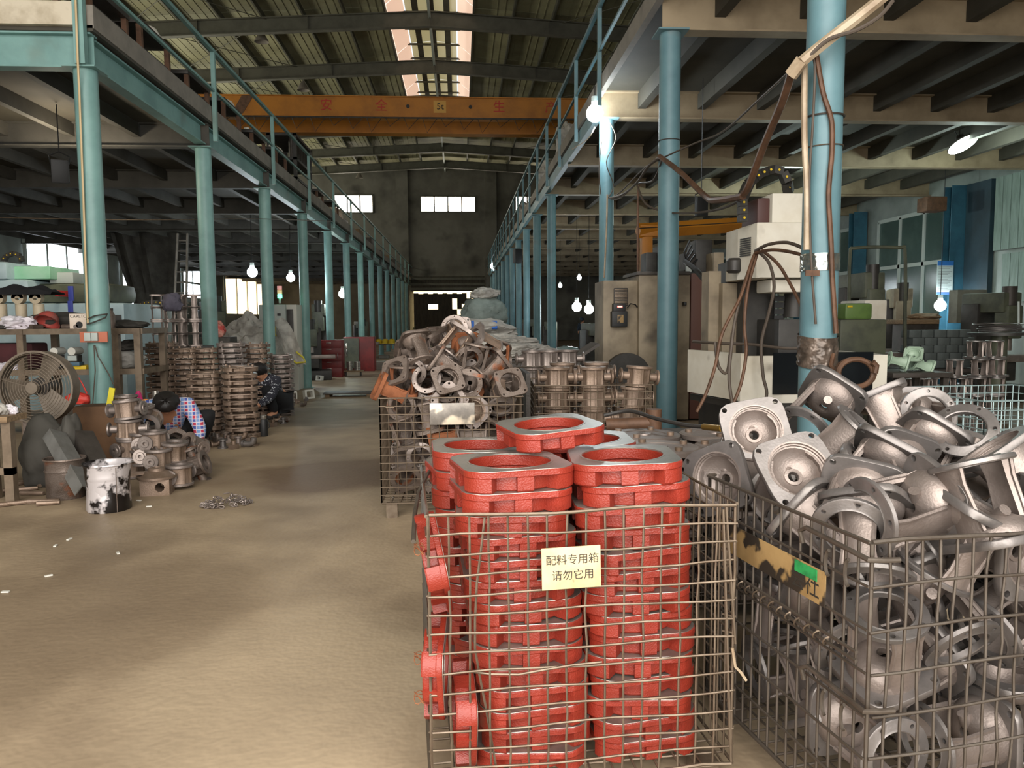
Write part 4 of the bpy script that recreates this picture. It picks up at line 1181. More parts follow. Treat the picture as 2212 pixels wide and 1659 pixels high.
for k, (px, py) in enumerate(((445, 958), (458, 966), (470, 955), (482, 968), (493, 958), (505, 970), (515, 960), (527, 966), (540, 955), (548, 962), (436, 950), (462, 950), (488, 950), (512, 951), (532, 949))):
    fitting(px, py, k, f'small pipe fitting, {ORD[k]} in the scatter before the plate stacks', 'fittings on the floor')
for k, (px, py) in enumerate(((592, 912), (604, 908), (612, 915), (621, 912), (590, 922), (590, 885), (604, 888), (625, 880), (640, 872), (652, 878), (662, 866), (634, 860))):
    fitting(px, py, k + 1, f'small pipe fitting, {ORD[k]} of the ones beyond the black flask', 'fittings beyond the flask')
MT['white_part'] = M('white_casting', '#cdcabf', .6)
def whitebox(px, py, lab, rz, w=.13, h=.16):
    g = GF(px, py); sq_ = rsq(w, .02, 5); cc_ = [(x * .62, y * .62) for x, y in sq_]
    b = MB(); b.T = Matrix.Rotation(R(80), 4, 'X') @ Matrix.Translation((0, h / 2, -.05))
    b.rings([[(x, y * h / w, 0) for x, y in cc_], [(x, y * h / w, 0) for x, y in sq_], [(x, y * h / w, .1) for x, y in sq_], [(x, y * h / w, .1) for x, y in cc_]], closed=True)
    tag(b.build('bearing_frame', MT['white_part'], None, False, loc=(g.x, g.y, g.z), rot=(0, 0, R(rz))), lab, 'casting')
whitebox(636, 868, 'upright whitish bearing frame beyond the slim plate stack', 10, .12, .22)
whitebox(668, 862, 'whitish square bearing frame tilted beside the red cabinet', 40, .22, .2)
whitebox(690, 822, 'white bearing frame nearest the red cabinet foot', -30, .2, .14)
# ---- chain heap on the aisle floor
g = G(490, 1092)
ch = MB(); rr = random.Random(21)
for k in range(90):
    u_ = rr.uniform(-1, 1); w_ = rr.uniform(-1, 1) * math.sqrt(1 - u_ * u_)
    c = Vector((u_ * .16, w_ * .085, .012 + .075 * max(0, 1 - u_ * u_ - w_ * w_) * rr.random()))
    e = Euler((rr.uniform(0, 3), rr.uniform(-.5, .5), rr.uniform(0, 6))).to_matrix()
    ch.tube([c + e @ Vector((.018 * math.cos(a), .011 * math.sin(a), 0)) for a in [2 * math.pi * i / 8 for i in range(9)]], .0038, 5, False)
o = tag(ch.build('chain', MT['iron']), 'small heap of steel chain lying alone on the aisle floor', 'chain'); o.location = g; o.rotation_euler = (0, 0, R(18)); o['kind'] = 'stuff'
# ---- paint bucket, rusty drum, channels
MT['bucket'] = M('paint_smeared_tin', '#cfc8c8', .25, .35, '#211d1b', 5.5, .46, .52, col3='#2c2340', scale3=3, lo3=.7, hi3=.74)
g = G(217, 1110)
bk = thing('paint_bucket', 'paint-smeared shiny tin bucket standing on the aisle floor', 'bucket', (g.x, g.y + .13, 0), (0, 0, R(20)))
def dent(prof, n=32, amp=.006, sd=1):
    rows = []
    for r_, z in prof:
        rows.append([((r_ + amp * mnoise.noise(Vector((math.cos(2 * math.pi * i / n) * 2, math.sin(2 * math.pi * i / n) * 2, z * 9 + sd)))) * math.cos(2 * math.pi * i / n), (r_ + amp * mnoise.noise(Vector((math.cos(2 * math.pi * i / n) * 2, math.sin(2 * math.pi * i / n) * 2, z * 9 + sd)))) * math.sin(2 * math.pi * i / n), z) for i in range(n)])
    return rows
MB().rings(dent([(.136, 0), (.140, .01), (.136, .08), (.127, .15), (.130, .20), (.136, .215), (.139, .235), (.139, .25), (.147, .30), (.150, .312), (.146, .312), (.137, .25), (.128, .02)], 32, .008), cap0=True, cap1=True).build('bucket_body', MT['bucket'], bk)
MB().rings(dent([(.150, .306), (.156, .312), (.154, .32), (.147, .318)], 32, .008), closed=True).build('rim', MT['bucket'], bk)
MB().cyl((.055, -.128, .0), (.058, -.138, .30), .0025, 6).build('seam', MT['rusty'], bk)
g = G(125, 1082)
rd = thing('rusty_pail', 'rusty brown pail with channel offcuts, beside the tin bucket', 'bucket', (g.x, g.y + .12, 0))
MB().rings(dent([(.122, 0), (.126, .01), (.128, .19), (.136, .2), (.128, .21), (.130, .27), (.136, .28), (.128, .28), (.12, .02)], 28, .006, 4), cap0=True, cap1=True).build('pail_body', MT['rusty'], rd)
MB().rings(dent([(.130, .272), (.138, .278), (.136, .288), (.128, .286)], 28, .006, 4), closed=True).build('rim', MT['rusty'], rd)
def channel(p0, p1, w, h, mat, lab, roll):
    p0 = Vector(p0); p1 = Vector(p1); d = p1 - p0; L_ = d.length
    q_ = d.to_track_quat('Z', 'Y').to_matrix().to_4x4() @ Matrix.Rotation(R(roll), 4, 'Z')
    b = MB(); t_ = .008
    b.prism([(-w / 2, 0), (w / 2, 0), (w / 2, h), (w / 2 - t_, h), (w / 2 - t_, t_), (-w / 2 + t_, t_), (-w / 2 + t_, h), (-w / 2, h)], 0, L_)
    o = b.build('steel_channel', mat, None, False); o.matrix_world = Matrix.Translation(p0) @ q_
    return tag(o, lab, 'channel', 'channel offcuts')
MT['grey_steel'] = M('grey_mill_steel', '#7b7a76', .5, .35, '#66645f', 5)
channel(P(196, 1052, 5.45), P(125, 930, 5.85), .13, .09, MT['grey_steel'], 'grey steel channel leaning out of the rusty pail, nearer the fan', 205)
channel(P(236, 1040, 5.6), P(182, 930, 6.0), .13, .09, MT['iron_dark'], 'dark steel channel leaning behind the tin bucket', 190)
# loose scrap on the floor at far left
for k, (px, py, L_, a) in enumerate(((45, 1062, .22, 20), (70, 1070, .18, -10), (95, 1088, .2, 5), (60, 1046, .15, 50), (105, 1092, .14, 12), (35, 1092, .2, 30), (80, 1052, .12, -40))):
    g = G(px, py)
    tag(MB().cyl((-L_ / 2, 0, .018), (L_ / 2, 0, .018), .018, 8, .013).build('steel_offcut', MT['brown_iron'], None, True, loc=g, rot=(0, 0, R(a))), f'short rusty bar offcut, {ORD[k]} of the scrap by the rusty pail', 'offcut', 'scrap on the floor')

# ---- drum fan
fc = P(90, 835, 6.55)
fan = thing('drum_fan', 'dusty round drum fan with wire guard in front of the shelf', 'fan', (fc.x, fc.y, 0), (0, 0, R(-2)))
fz = fc.z
MT['fan_grey'] = M('dusty_fan_metal', '#7c7062', .6, .2, '#655a4d', 5)
b = MB(); b.T = Matrix.Translation((0, 0, fz)) @ Matrix.Rotation(R(90), 4, 'X')
b.lathe([(.285, -.04), (.292, -.04), (.292, .07), (.300, .075), (.300, .09), (.284, .09), (.284, -.03)], 40, closed=True); b.build('drum', MT['fan_grey'], fan)
for k in range(11):
    r_ = .05 + .0225 * k
    MB().tube([(r_ * math.cos(a), -.10 - .025 * (1 - (r_ / .29) ** 2), fz + r_ * math.sin(a)) for a in [2 * math.pi * i / 36 for i in range(37)]], .0028, 4, False).build('guard_ring', MT['fan_grey'], fan)
for k in range(5):
    a = R(72 * k + 20)
    MB().tube([(r_ * math.cos(a), -.105 - .025 * (1 - (r_ / .29) ** 2), fz + r_ * math.sin(a)) for r_ in (.04, .12, .2, .286)], .0036, 5).build('guard_spoke', MT['fan_grey'], fan)
MB().cyl((0, -.145, fz), (0, -.11, fz), .047, 24).build('hub_cap', MT['fan_grey'], fan)
for k in range(3):
    a = R(120 * k + 65)
    def bl(u_, v_):
        r_ = .05 + u_ * .22; w_ = (.05 + .055 * u_) * (v_ - .5) * 2
        ca, sa = math.cos(a), math.sin(a)
        return (r_ * ca - w_ * sa, -.02 + w_ * .45, fz + r_ * sa + w_ * ca)
    MB().grid(6, 4, bl).build('blade', MT['fan_grey'], fan)
MB().cyl((0, -.03, fz), (0, .12, fz), .075, 20).build('motor', MT['iron_dark'], fan)
MB().rings([[(-.14, -.05, fz - .27), (.10, -.05, fz - .27), (.10, .14, fz - .27), (-.14, .14, fz - .27)], [(-.13, -.10, .0), (.13, -.10, 0), (.13, .2, 0), (-.13, .2, 0)]], cap0=True, cap1=True).build('pedestal', MT['rusty'], fan, False)
# ---- bench at the left edge with sacks below
g = G(22, 1088)
bn = thing('work_bench', 'wooden-topped bench with angle-iron legs at the left edge', 'bench', (g.x, g.y, 0))
MB().box(-.9, .03, -.03, .22, .57, .61).build('bench_top', MT['wood'], bn, False)
for x_, y_ in ((.0, .03), (-.2, .18), (-.8, .03), (-.8, .18)): MB().box(x_ - .03, x_ + .03, y_ - .03, y_ + .03, 0, .57).build('leg', MT['angle_iron'], bn, False)
MB().box(-.8, .03, 0, .05, .20, .25).build('stretcher', MT['angle_iron'], bn, False)
tag(lump('sack', (g.x - .05, g.y + .62, 0), (.2, .17, .30), MT['woven_dark'], 8, .2), 'dark dusty sack slumped under the left bench', 'sack')
tag(lump('sack', (g.x + .16, g.y + .55, 0), (.10, .12, .30), MT['woven_dark'], 9, .25), 'grey cloth sack hanging down between the bench and the fan', 'sack')
for k, (dx, dy, s_) in enumerate(((-.10, .08, .07), (-.04, .14, .05), (-.2, .14, .08))):
    tag(lump('rag', (g.x + dx, g.y + dy, .61), (s_, s_ * .8, s_ * .7), [MT['woven'], MT['white_bag'], MT['woven_dark']][k], 12 + k, .35), ['grey rag on the left bench', 'white crumpled paper on the left bench', 'dark rag pile at the back of the left bench'][k], 'rag')

# ---- two-tier angle-iron shelf behind the first column
SY = 8.95
xa = P(-60, 705, SY).x; xb = P(303, 705, SY).x
zt, zm = P(100, 712, SY).z, P(100, 800, SY).z
sh = thing('steel_shelf', 'two-tier brown angle-iron shelf behind the first column', 'shelf', (0, 0, 0))
for nm, z in (('top_shelf', zt), ('middle_shelf', zm), ('bottom_shelf', .18)):
    MB().box(xa, xb, SY, SY + .75, z - .025, z).build(nm, MT['angle_iron'], sh, False)
    MB().box(xa, xb, SY - .02, SY + .01, z - .055, z + .008).build('front_rail', MT['angle_iron'], sh, False)
    MB().box(xb - .01, xb + .02, SY, SY + .75, z - .055, z + .008).build('side_rail', MT['angle_iron'], sh, False)
for px in (47, 252):
    x = P(px, 760, SY).x; MB().box(x - .035, x + .035, SY - .03, SY + .04, 0, zt).build('post', MT['angle_iron'], sh, False)
for px, yy in ((299, SY), (299, SY + .72), (-55, SY), (47, SY + .72)):
    x = P(px, 760, SY).x; MB().box(x - .035, x + .035, yy - .03, yy + .04, 0, zt).build('post', MT['angle_iron'], sh, False)
def onshelf(px, dy=.3, z=None): p = P(px, 705, SY + dy); return Vector((p.x, SY + dy, zt if z is None else z))
# things on the top shelf
MT['helmet'] = M('dusty_red_helmet', '#b04a42', .45, 0, '#7d5248', 4, .45, .7)
h = thing('safety_helmet', 'dusty red safety helmet tipped on the top shelf', 'helmet', onshelf(103, .12) + Vector((0, 0, .09)), (R(-20), R(28), R(30)))
MB().grid(28, 10, lambda u, v_: (.115 * math.cos(2 * math.pi * u) * math.sin(v_ * R(92)), .14 * math.sin(2 * math.pi * u) * math.sin(v_ * R(92)), .12 * math.cos(v_ * R(92)) + (.006 if abs(math.cos(2 * math.pi * u)) < .12 else 0)), True).build('shell', MT['helmet'], h)
MB().grid(28, 3, lambda u, v_: ((.115 + .022 * v_ ) * math.cos(2 * math.pi * u), (.14 + (.05 if math.sin(2 * math.pi * u) < -.3 else .018) * v_) * math.sin(2 * math.pi * u), -.004 - .008 * v_), True).build('brim', MT['helmet'], h)
tag(lump('plastic_bag', onshelf(42, .12), (.19, .13, .085), MT['white_bag'], 31, .45, freq=2.2), 'crumpled white plastic bag on the top shelf', 'bag')
tag(lump('cloth_cap', onshelf(6, .1), (.12, .1, .035), MT['woven_dark'], 33, .2), 'flat dusty cap at the left end of the top shelf', 'cap')
tag(lump('sack', onshelf(140, .45), (.42, .2, .115), MT['woven_dark'], 35, .22), 'brown dusty sack lying across the back of the top shelf', 'sack')
cx = onshelf(176, .1)
MT['carton_white'] = M('printed_carton', '#e2d3c3', .6, 0, '#d6c4b2', 5)
ct = tag(bbox('printed_carton', MT['carton_white'], -.085, .145, -.09, .09, 0, .175, None, .003, loc=cx), 'white printed carton on the top shelf, half hidden by the column', 'carton')
put('lettering', text_mesh('CARLTON', .047, MT['black_text'], .0005, 'LEFT'), ct, loc=(-.077, -.0915, .145), rot=(R(90), 0, 0))
MB().cyl((.02, -.092, .05), (.02, -.0895, .05), .038, 20).build('printed_wheel', MT['black'], ct)
MB().cyl((-.02, -.092, .03), (-.02, -.0895, .03), .026, 16).build('printed_gear', MT['iron'], ct)
bt = thing('dusty_bottle', 'dusty brown bottle on the shelf, right of the first column', 'bottle', onshelf(240, .1))
MB().lathe([(.05, 0), (.052, .01), (.052, .15), (.03, .19), (.028, .215)], 18, cap0=True, cap1=True).build('body', MT['rusty'], bt); MB().lathe([(.03, .21), (.03, .235)], 14, cap1=True, cap0=True).build('cap', MT['iron_dark'], bt)
tag(lump('sack', onshelf(275, .3), (.22, .22, .06), MT['woven_dark'], 37, .2), 'flattened brown sack at the right end of the top shelf', 'sack')
for k, (px, dy, r_) in enumerate(((78, .08, .03), (60, .06, .026), (148, .07, .03))):
    o = MB().cyl((-.07, 0, r_), (.07, 0, r_), r_, 14).build('pipe_offcut', MT['rusty'], None, True, loc=onshelf(px, dy), rot=(0, 0, R(70 - 40 * k)))
    tag(o, ['short pipe offcut beside the helmet', 'short pipe offcut below the white bag', 'dark pipe offcut before the printed carton'][k], 'pipe')
# row of eyed shafts with a black cloth over them, at the back of the shelf
MT['eye_cast'] = M('pale_casting', '#b9aa90', .6, 0, '#9f917a', 6)
for k, px in enumerate((5, 48, 86)):
    p = onshelf(px, .5); t = thing('eyed_shaft', ['pale eyed shaft at the left end of the shelf row', 'pale eyed shaft in the middle of the shelf row', 'pale eyed shaft nearest the helmet'][k], 'shaft', p, None, 'eyed shafts on the shelf')
    MB().cyl((0, 0, 0), (0, 0, .3), .06, 16).build('shaft', MT['eye_cast'], t)
    b = MB(); b.T = Matrix.Translation((0, -.03, .365)) @ Matrix.Rotation(R(90), 4, 'X'); b.lathe([(.028, -.04), (.068, -.04), (.068, .04), (.028, .04)], 22, closed=True); b.build('eye', MT['eye_cast'], t)
    MB().box(-.068, .068, -.07, .01, .365, .43).build('head_plate', MT['eye_cast'], t, False)
p = onshelf(45, .5)
b = MB(); b.grid(30, 12, lambda u, v_: (p.x - .42 + .86 * u, p.y - .16 + .34 * v_, zt + .434 + .13 * math.sin(math.pi * v_) ** .6 * (.35 + .65 * abs(mnoise.noise(Vector((u * 4.5, v_ * 1.5, 3))) * 1.7)) * math.sin(math.pi * min(1, u * 1.04)) ** .35 - (.03 if v_ in (0, 1) else 0)))
tag(b.build('black_cloth', MT['black_cloth']), 'black cloth thrown over the eyed shafts', 'cloth')
# middle shelf contents
def onmid(px, dy=.2): p = P(px, 800, SY + dy); return Vector((p.x, SY + dy, zm))
MT['yellow'] = M('yellow_plastic', '#d7b51e', .5)
tag(bbox('yellow_tray', MT['yellow'], -.10, .14, -.1, .1, 0, .05, None, .01, loc=onmid(168, .1)), 'yellow tray on the middle shelf beside the fan', 'tray')
tag(bbox('blue_case', M('blue_case', '#3f5d6e', .5), -.1, .1, -.06, .06, 0, .04, None, .008, loc=onmid(160, .03) + Vector((0, -.02, .05))), 'blue-grey case lying on the yellow tray', 'case')
tag(lump('sack', onmid(275, .3), (.20, .2, .115), MT['woven'], 41, .18, freq=2.5), 'bulging woven sack at the right end of the middle shelf', 'sack')
tag(lump('sack', onmid(280, .4) + Vector((0, 0, .2)), (.16, .16, .07), MT['woven_dark'], 42, .35), 'dark crumpled cloth on top of the bulging sack', 'cloth')
MT['dark_red'] = M('dark_maroon_fabric', '#4a1f22', .8, 0, '#391719', 3)
tag(bbox('tool_case', MT['dark_red'], -.45, .25, -.15, .2, 0, .3, None, .03, loc=onmid(40, .4)), 'dark maroon case at the left of the middle shelf', 'case')
for k, px in enumerate((126, 164)):
    t = thing('grease_gun', ['pale cylinder holder on the middle shelf, nearer the fan', 'pale cylinder holder on the middle shelf, nearer the column'][k], 'holder', onmid(px, .35), None, 'cylinder holders')
    MB().cyl((0, -.08, .2), (0, .12, .2), .045, 16).build('barrel', MT['white_part'], t); MB().box(-.05, .05, -.06, .06, 0, .155).build('stand', MT['iron_dark'], t, False); MB().box(-.05, .05, -.075, -.06, .09, .15).build('name_plate', MT['frame_white'], t, False)
tag(lump('plastic_bag', onmid(14, .05), (.12, .1, .05), MT['white_bag'], 44, .4), 'white cloth bundle on the middle shelf at the left', 'bundle')
# red handbag hanging by the column
p = P(168, 850, 8.9)
MT['red_bag'] = M('bright_red_bag', '#e0473c', .5)
t = thing('shopping_bag', 'bright red bag hanging behind the fan beside the column', 'bag', (p.x, 8.9, p.z - .12))
lump('bag_body', (0, 0, 0), (.14, .07, .075), MT['red_bag'], 51, .2, t)
MB().tube([(.02, 0, .12), (.0, -.02, .2), (.03, -.02, .30), (.07, -.02, .22), (.1, 0, .12)], .008, 6).build('strap', MT['red_bag'], t)
# ---- fixings on the first column
MT['tan_strip'] = M('tan_conduit_strip', '#c4ab80', .5)
cl0 = Vector((LXc, 8.46, 0))
tag(MB().tube([P(163, -10, 8.225), P(168, 130, 8.225), P(171, 190, 8.29), P(180, 420, 8.31), P(186, 600, 8.31), P(190, 700, 8.32)], .011, 6).build('conduit_strip', MT['tan_strip']), 'thin tan conduit running down the first column', 'conduit')
p = P(203, 728, 8.30)
sb = thing('socket_board', 'orange board with sockets strapped to the first column', 'socket board', (p.x, p.y, p.z))
MT['orange_board'] = M('orange_board', '#b5674c', .6)
bbox('board', MT['orange_board'], -.14, .14, -.012, .012, -.055, .055, sb, .004)
for k, x in enumerate((-.05, .02)): bbox('socket', MT['frame_white'], x - .032, x + .032, -.04, -.012, -.04, .045, sb, .004)
tag(MB().tube([P(186, 690, 8.32), P(205, 682, 8.31), P(232, 678, 8.33), P(228, 686, 8.31), P(200, 697, 8.30), P(188, 700, 8.31)], .008, 6).build('rag_tie', MT['woven_dark']), 'dark rag strip tied round the first column', 'rag')
tag(MB().tube([P(205, 745, 8.29), P(212, 770, 8.3), P(235, 808, 8.33), P(245, 830, 8.34)], .006, 5).build('cable', MT['cable']), 'thin cable hanging off the socket board to the right', 'cable')
tag(MB().tube([P(203, 745, 8.29), P(206, 800, 8.3), P(200, 880, 8.3), P(197, 925, 8.3)], .006, 5).build('cable', MT['cable']), 'thin cable running straight down from the socket board', 'cable')
# ================================================================ lamps
def lamp(name, label, loc, r, strength, power, col, kind='bulb', rot=None, hang=None):
    if hang is None and rot is None: hang = (LT if loc[0] < 0 else RB + .42) - loc[2] - .002
    t = thing(name, label, 'lamp', loc, rot)
    em = E('lit_' + name, '#ffffff', strength)
    em.node_tree.nodes['Principled BSDF'].inputs['Emission Color'].default_value = (*col, 1)
    if kind == 'bulb':
        MB().lathe([(.001, -r), (r * .38, -r * .93), (r * .71, -r * .71), (r * .93, -r * .38), (r, 0), (r * .93, r * .38), (r * .71, r * .71), (r * .4, r * .98), (r * .36, r * 1.3)], 20).build('bulb', em, t)
        MB().cyl((0, 0, r * 1.3), (0, 0, r * 1.9), r * .42, 14).build('socket', MT['frame_white'], t)
    else:
        MB().lathe([(.001, -r * .22), (r * .6, -r * .2), (r * .95, -r * .06), (r, 0)], 24).build('diffuser', em, t)
        MB().lathe([(r, 0), (r * 1.04, .02), (r * .7, r * .25), (r * .25, r * .5), (r * .2, r * .7)], 24, cap1=True).build('housing', MT['iron_dark'], t)
    if hang: MB().cyl((0, 0, r * .6), (0, 0, hang), .008, 6).build('drop_rod', MT['black'], t)
    l = bpy.data.lights.new(name, 'POINT'); l.energy = power; l.color = col; l.shadow_soft_size = r
    lo = bpy.data.objects.new(name + '_light', l); COL.objects.link(lo); lo.parent = t; lo.location = (0, 0, -r * 1.6)
    return t
CW = (.86, .95, 1.0); GW_ = (.80, 1.0, .92)
lamp('bulb_lamp', 'dazzling bulb lamp hung outside the right mezzanine railing', P(1285, 245, 11.85), .13, 40, 75, CW)
lamp('bay_lamp', 'bright disc lamp hanging under the right mezzanine', P(2080, 312, 14.2), .27, 18, 90, GW_, 'disc', (R(-26), R(-16), 0), .32)
lamp('bulb_lamp', 'bright bulb lamp under the left mezzanine, left of the third column', P(545, 588, 20.5), .13, 40, 70, CW)
lamp('bulb_lamp', 'bright bulb lamp under the left mezzanine, by the fourth column', P(628, 600, 23), .12, 40, 70, CW)
lamp('bulb_lamp', 'bright bulb lamp under the left mezzanine, by the fifth column', P(740, 635, 27.5), .14, 40, 60, (.85, 1, .92))
lamp('bulb_lamp', 'left of the two lamps beside the far standing worker', P(1246, 663, 24), .15, 40, 60, CW)
lamp('bulb_lamp', 'right of the two lamps beside the far standing worker', P(1272, 668, 24), .15, 40, 60, CW)
lamp('bulb_lamp', 'small far lamp under the right mezzanine, higher one', P(1251, 600, 30), .09, 30, 40, CW)
lamp('bulb_lamp', 'small far lamp under the right mezzanine, lower one', P(1210, 617, 34), .09, 30, 40, CW)
lamp('bulb_lamp', 'bright lamp on the blue post below the notice board', P(2031, 660, 17.5), .13, 40, 25, CW)
lamp('tube_lamp', 'lamp tucked between the joists of the right mezzanine', P(1704, 452, 17.4), .07, 20, 150, GW_)
lamp('bulb_lamp', 'small lamp at the far end of the right mezzanine edge', P(1064, 575, 50), .16, 30, 30, CW)
# flood lamp turned up to the ceiling at the far left
p = P(130, 370, 11.2)
fl = thing('flood_lamp', 'black flood lamp turned up to the left mezzanine ceiling', 'lamp', p, (R(12), 0, R(25)))
bbox('housing', MT['black'], -.11, .11, -.05, .05, -.16, .16, fl, .02)
MB().tube([(-.11, 0, .1), (-.13, 0, .2), (0, 0, .26), (.13, 0, .2), (.11, 0, .1)], .01, 6).build('bracket', MT['black'], fl)
MB().cyl((0, 0, .26), (0, 0, LT - p.z), .008, 6).build('drop_rod', MT['black'], fl)
put('lens', MB().box(-.09, .09, .05, .056, -.13, .13).mesh('lens', E('lit_flood', '#ffe9c4', 12), False), fl)
l = bpy.data.lights.new('flood_lamp', 'POINT'); l.energy = 55; l.color = (1, .86, .66); l.shadow_soft_size = .08
lo = bpy.data.objects.new('flood_light', l); COL.objects.link(lo); lo.parent = fl; lo.location = (0, .22, .06)
# unlit flood lamp under the right mezzanine
p = P(1515, 445, 11.4)
fl = thing('flood_lamp', 'unlit black flood lamp hanging between the two teal columns', 'lamp', p, (0, 0, R(15)))
bbox('housing', MT['black'], -.095, .095, -.04, .04, -.15, .13, fl, .015)
MB().tube([(-.095, 0, .05), (-.11, 0, .16), (0, 0, .2), (.11, 0, .16), (.095, 0, .05)], .008, 6).build('bracket', MT['black'], fl)
MB().cyl((0, 0, .2), (0, 0, RB + .418 - p.z), .006, 5).build('drop_rod', MT['black'], fl)

# ================================================================ right side: machines
def cable(pts, r, lab, mat='cable', name='cable', cat='cable', grp=None):
    # smooth the pixel polyline (Catmull-Rom)
    V = [P(*q_) for q_ in pts]; out = []
    for i in range(len(V) - 1):
        p0 = V[max(i - 1, 0)]; p1 = V[i]; p2 = V[i + 1]; p3 = V[min(i + 2, len(V) - 1)]
        for k in range(5):
            t = k / 5
            out.append(.5 * ((2 * p1) + (p2 - p0) * t + (2 * p0 - 5 * p1 + 4 * p2 - p3) * t * t + (3 * p1 - p0 - 3 * p2 + p3) * t ** 3))
    out.append(V[-1])
    return tag(MB().tube(out, r, 7).build(name, MT[mat]), lab, cat, grp)
# ---- white machining centre
YM = 5.75
mc = thing('machining_centre', 'white machining centre with dark window behind the grey bracket heap', 'machine', (0, 0, 0))
A = P(1600, 775, YM); B = P(1917, 775, YM); Cc = P(1486, 745, 6.55)
zt_, zb_ = A.z + .02, P(1600, 872, YM).z
def panel(p0, p1, z0, z1, th, name, mat, parent):
    d = (p1 - p0); d.z = 0; n_ = Vector((-d.y, d.x, 0)).normalized() * th
    return MB().rings([[Vector((q.x, q.y, z0)), Vector((q.x, q.y, z0)) + n_, Vector((q.x, q.y, z1)) + n_, Vector((q.x, q.y, z1))] for q in (p0, p1)], cap0=True, cap1=True).build(name, mat, parent, False)
front = panel(A, B, zb_, zt_, .04, 'front_panel', MT['white_sheet'], mc)
panel(Cc, A, zb_ + .02, zt_ + .02, .04, 'angled_panel', MT['white_sheet'], mc)
panel(B, B + Vector((.02, .9, 0)), zb_, zt_, .04, 'right_panel', MT['white_sheet'], mc)
w0, w1 = P(1670, 800, YM - .01), P(1886, 800, YM - .01)
MT['dark_window'] = M('dark_window', '#14171a', .12, 0, '#1d2022', 3)
panel(w0, w1, P(1670, 852, YM).z, P(1670, 762, YM).z, .012, 'window', MT['dark_window'], mc)
panel(A + Vector((0, .03, 0)), B + Vector((0, .03, 0)), zb_ - .05, zb_, .03, 'skirt', MT['machine_dark'], mc)
panel(Cc + Vector((.03, .03, 0)), A + Vector((.03, .03, 0)), zb_ - .05, zb_, .03, 'skirt', MT['machine_dark'], mc)
MB().box(A.x + .12, B.x - .1, YM + .15, YM + 1.4, 0, zb_ - .04).build('base', MT['machine_dark'], mc, False)
MB().box(A.x + .06, B.x - .05, YM + .1, YM + 1.3, zb_ - .02, zb_ + .03).build('tray', MT['machine_dark'], mc, False)
# column, table and head
cx0, cx1 = P(1600, 680, 6.5).x, P(1668, 680, 6.5).x
MB().box(cx0, cx1, 6.45, 7.1, zb_, 1.75).build('machine_column', MT['machine_dark'], mc, False)
hx0, hx1 = P(1634, 540, 5.9).x, P(1790, 540, 5.9).x
hz0, hz1 = P(1650, 600, 5.9).z, P(1650, 480, 5.9).z
bbox('head_cover', MT['white_sheet'], hx0, hx1, 5.9, 6.6, hz0, hz1, mc, .012)
lx = P(1598, 540, 6.15).x
panel(Vector((lx, 6.2, 0)), Vector((hx0, 5.9, 0)), hz0, hz1 - .02, .03, 'head_side', MT['white_sheet'], mc)
bbox('top_box', MT['white_sheet'], P(1668, 450, 6.0).x, hx1 - .05, 6.0, 6.5, hz1, P(1668, 417, 6.0).z, mc, .01)
bbox('spindle_motor', M('maroon_motor', '#4a2a25', .5), P(1636, 450, 6.05).x, P(1667, 450, 6.05).x, 6.05, 6.4, hz1, P(1650, 427, 6.05).z, mc, .02)
for k in range(9):
    z = hz0 + .18 + .0165 * k
    p0 = Vector((lx, 6.2, 0)).lerp(Vector((hx0, 5.9, 0)), .15); p1 = Vector((lx, 6.2, 0)).lerp(Vector((hx0, 5.9, 0)), .7)
    panel(p0 + Vector((-.01, -.012, 0)), p1 + Vector((-.01, -.012, 0)), z, z + .010, .008, 'louvre', MT['machine_dark'], mc)
bbox('nose_bracket', MT['white_sheet'], P(1664, 615, 6.0).x, P(1745, 615, 6.0).x, 6.0, 6.3, P(1664, 632, 6.0).z, hz0 - .005, mc, .02)
MB().cyl((P(1715, 640, 6.3).x, 6.3, 1.25), (P(1715, 640, 6.3).x, 6.3, hz0), .09, 18, .07).build('spindle', MT['machine_dark'], mc)
bbox('work_table', MT['machine_dark'], P(1660, 720, 6.2).x, P(1760, 720, 6.2).x, 6.0, 6.6, zb_ + .02, P(1660, 690, 6.2).z, mc, .01)
for k in range(8): MB().box(P(1668, 650, 6.35).x, P(1690, 650, 6.35).x, 6.3, 6.33, 1.0 + .055 * k, 1.045 + .055 * k).build('bellow_fold', MT['black'], mc, False)
MB().box(P(1560, 700, 6.6).x, P(1600, 700, 6.6).x, 6.6, 6.9, zb_, 1.55).build('guard_plate', MT['beige_sheet'], mc, False)
MB().box(P(1530, 700, 6.7).x, P(1556, 700, 6.7).x, 6.7, 6.9, zb_, 1.66).build('guard_plate', MT['beige_sheet'], mc, False)
MB().lathe([(.05, 0), (.07, .02), (.07, .1), (.05, .12)], 16, cap0=True, cap1=True).build('pump_motor', MT['machine_dark'], mc, loc=(P(1587, 580, 6.2).x, 6.2, P(1587, 590, 6.2).z))
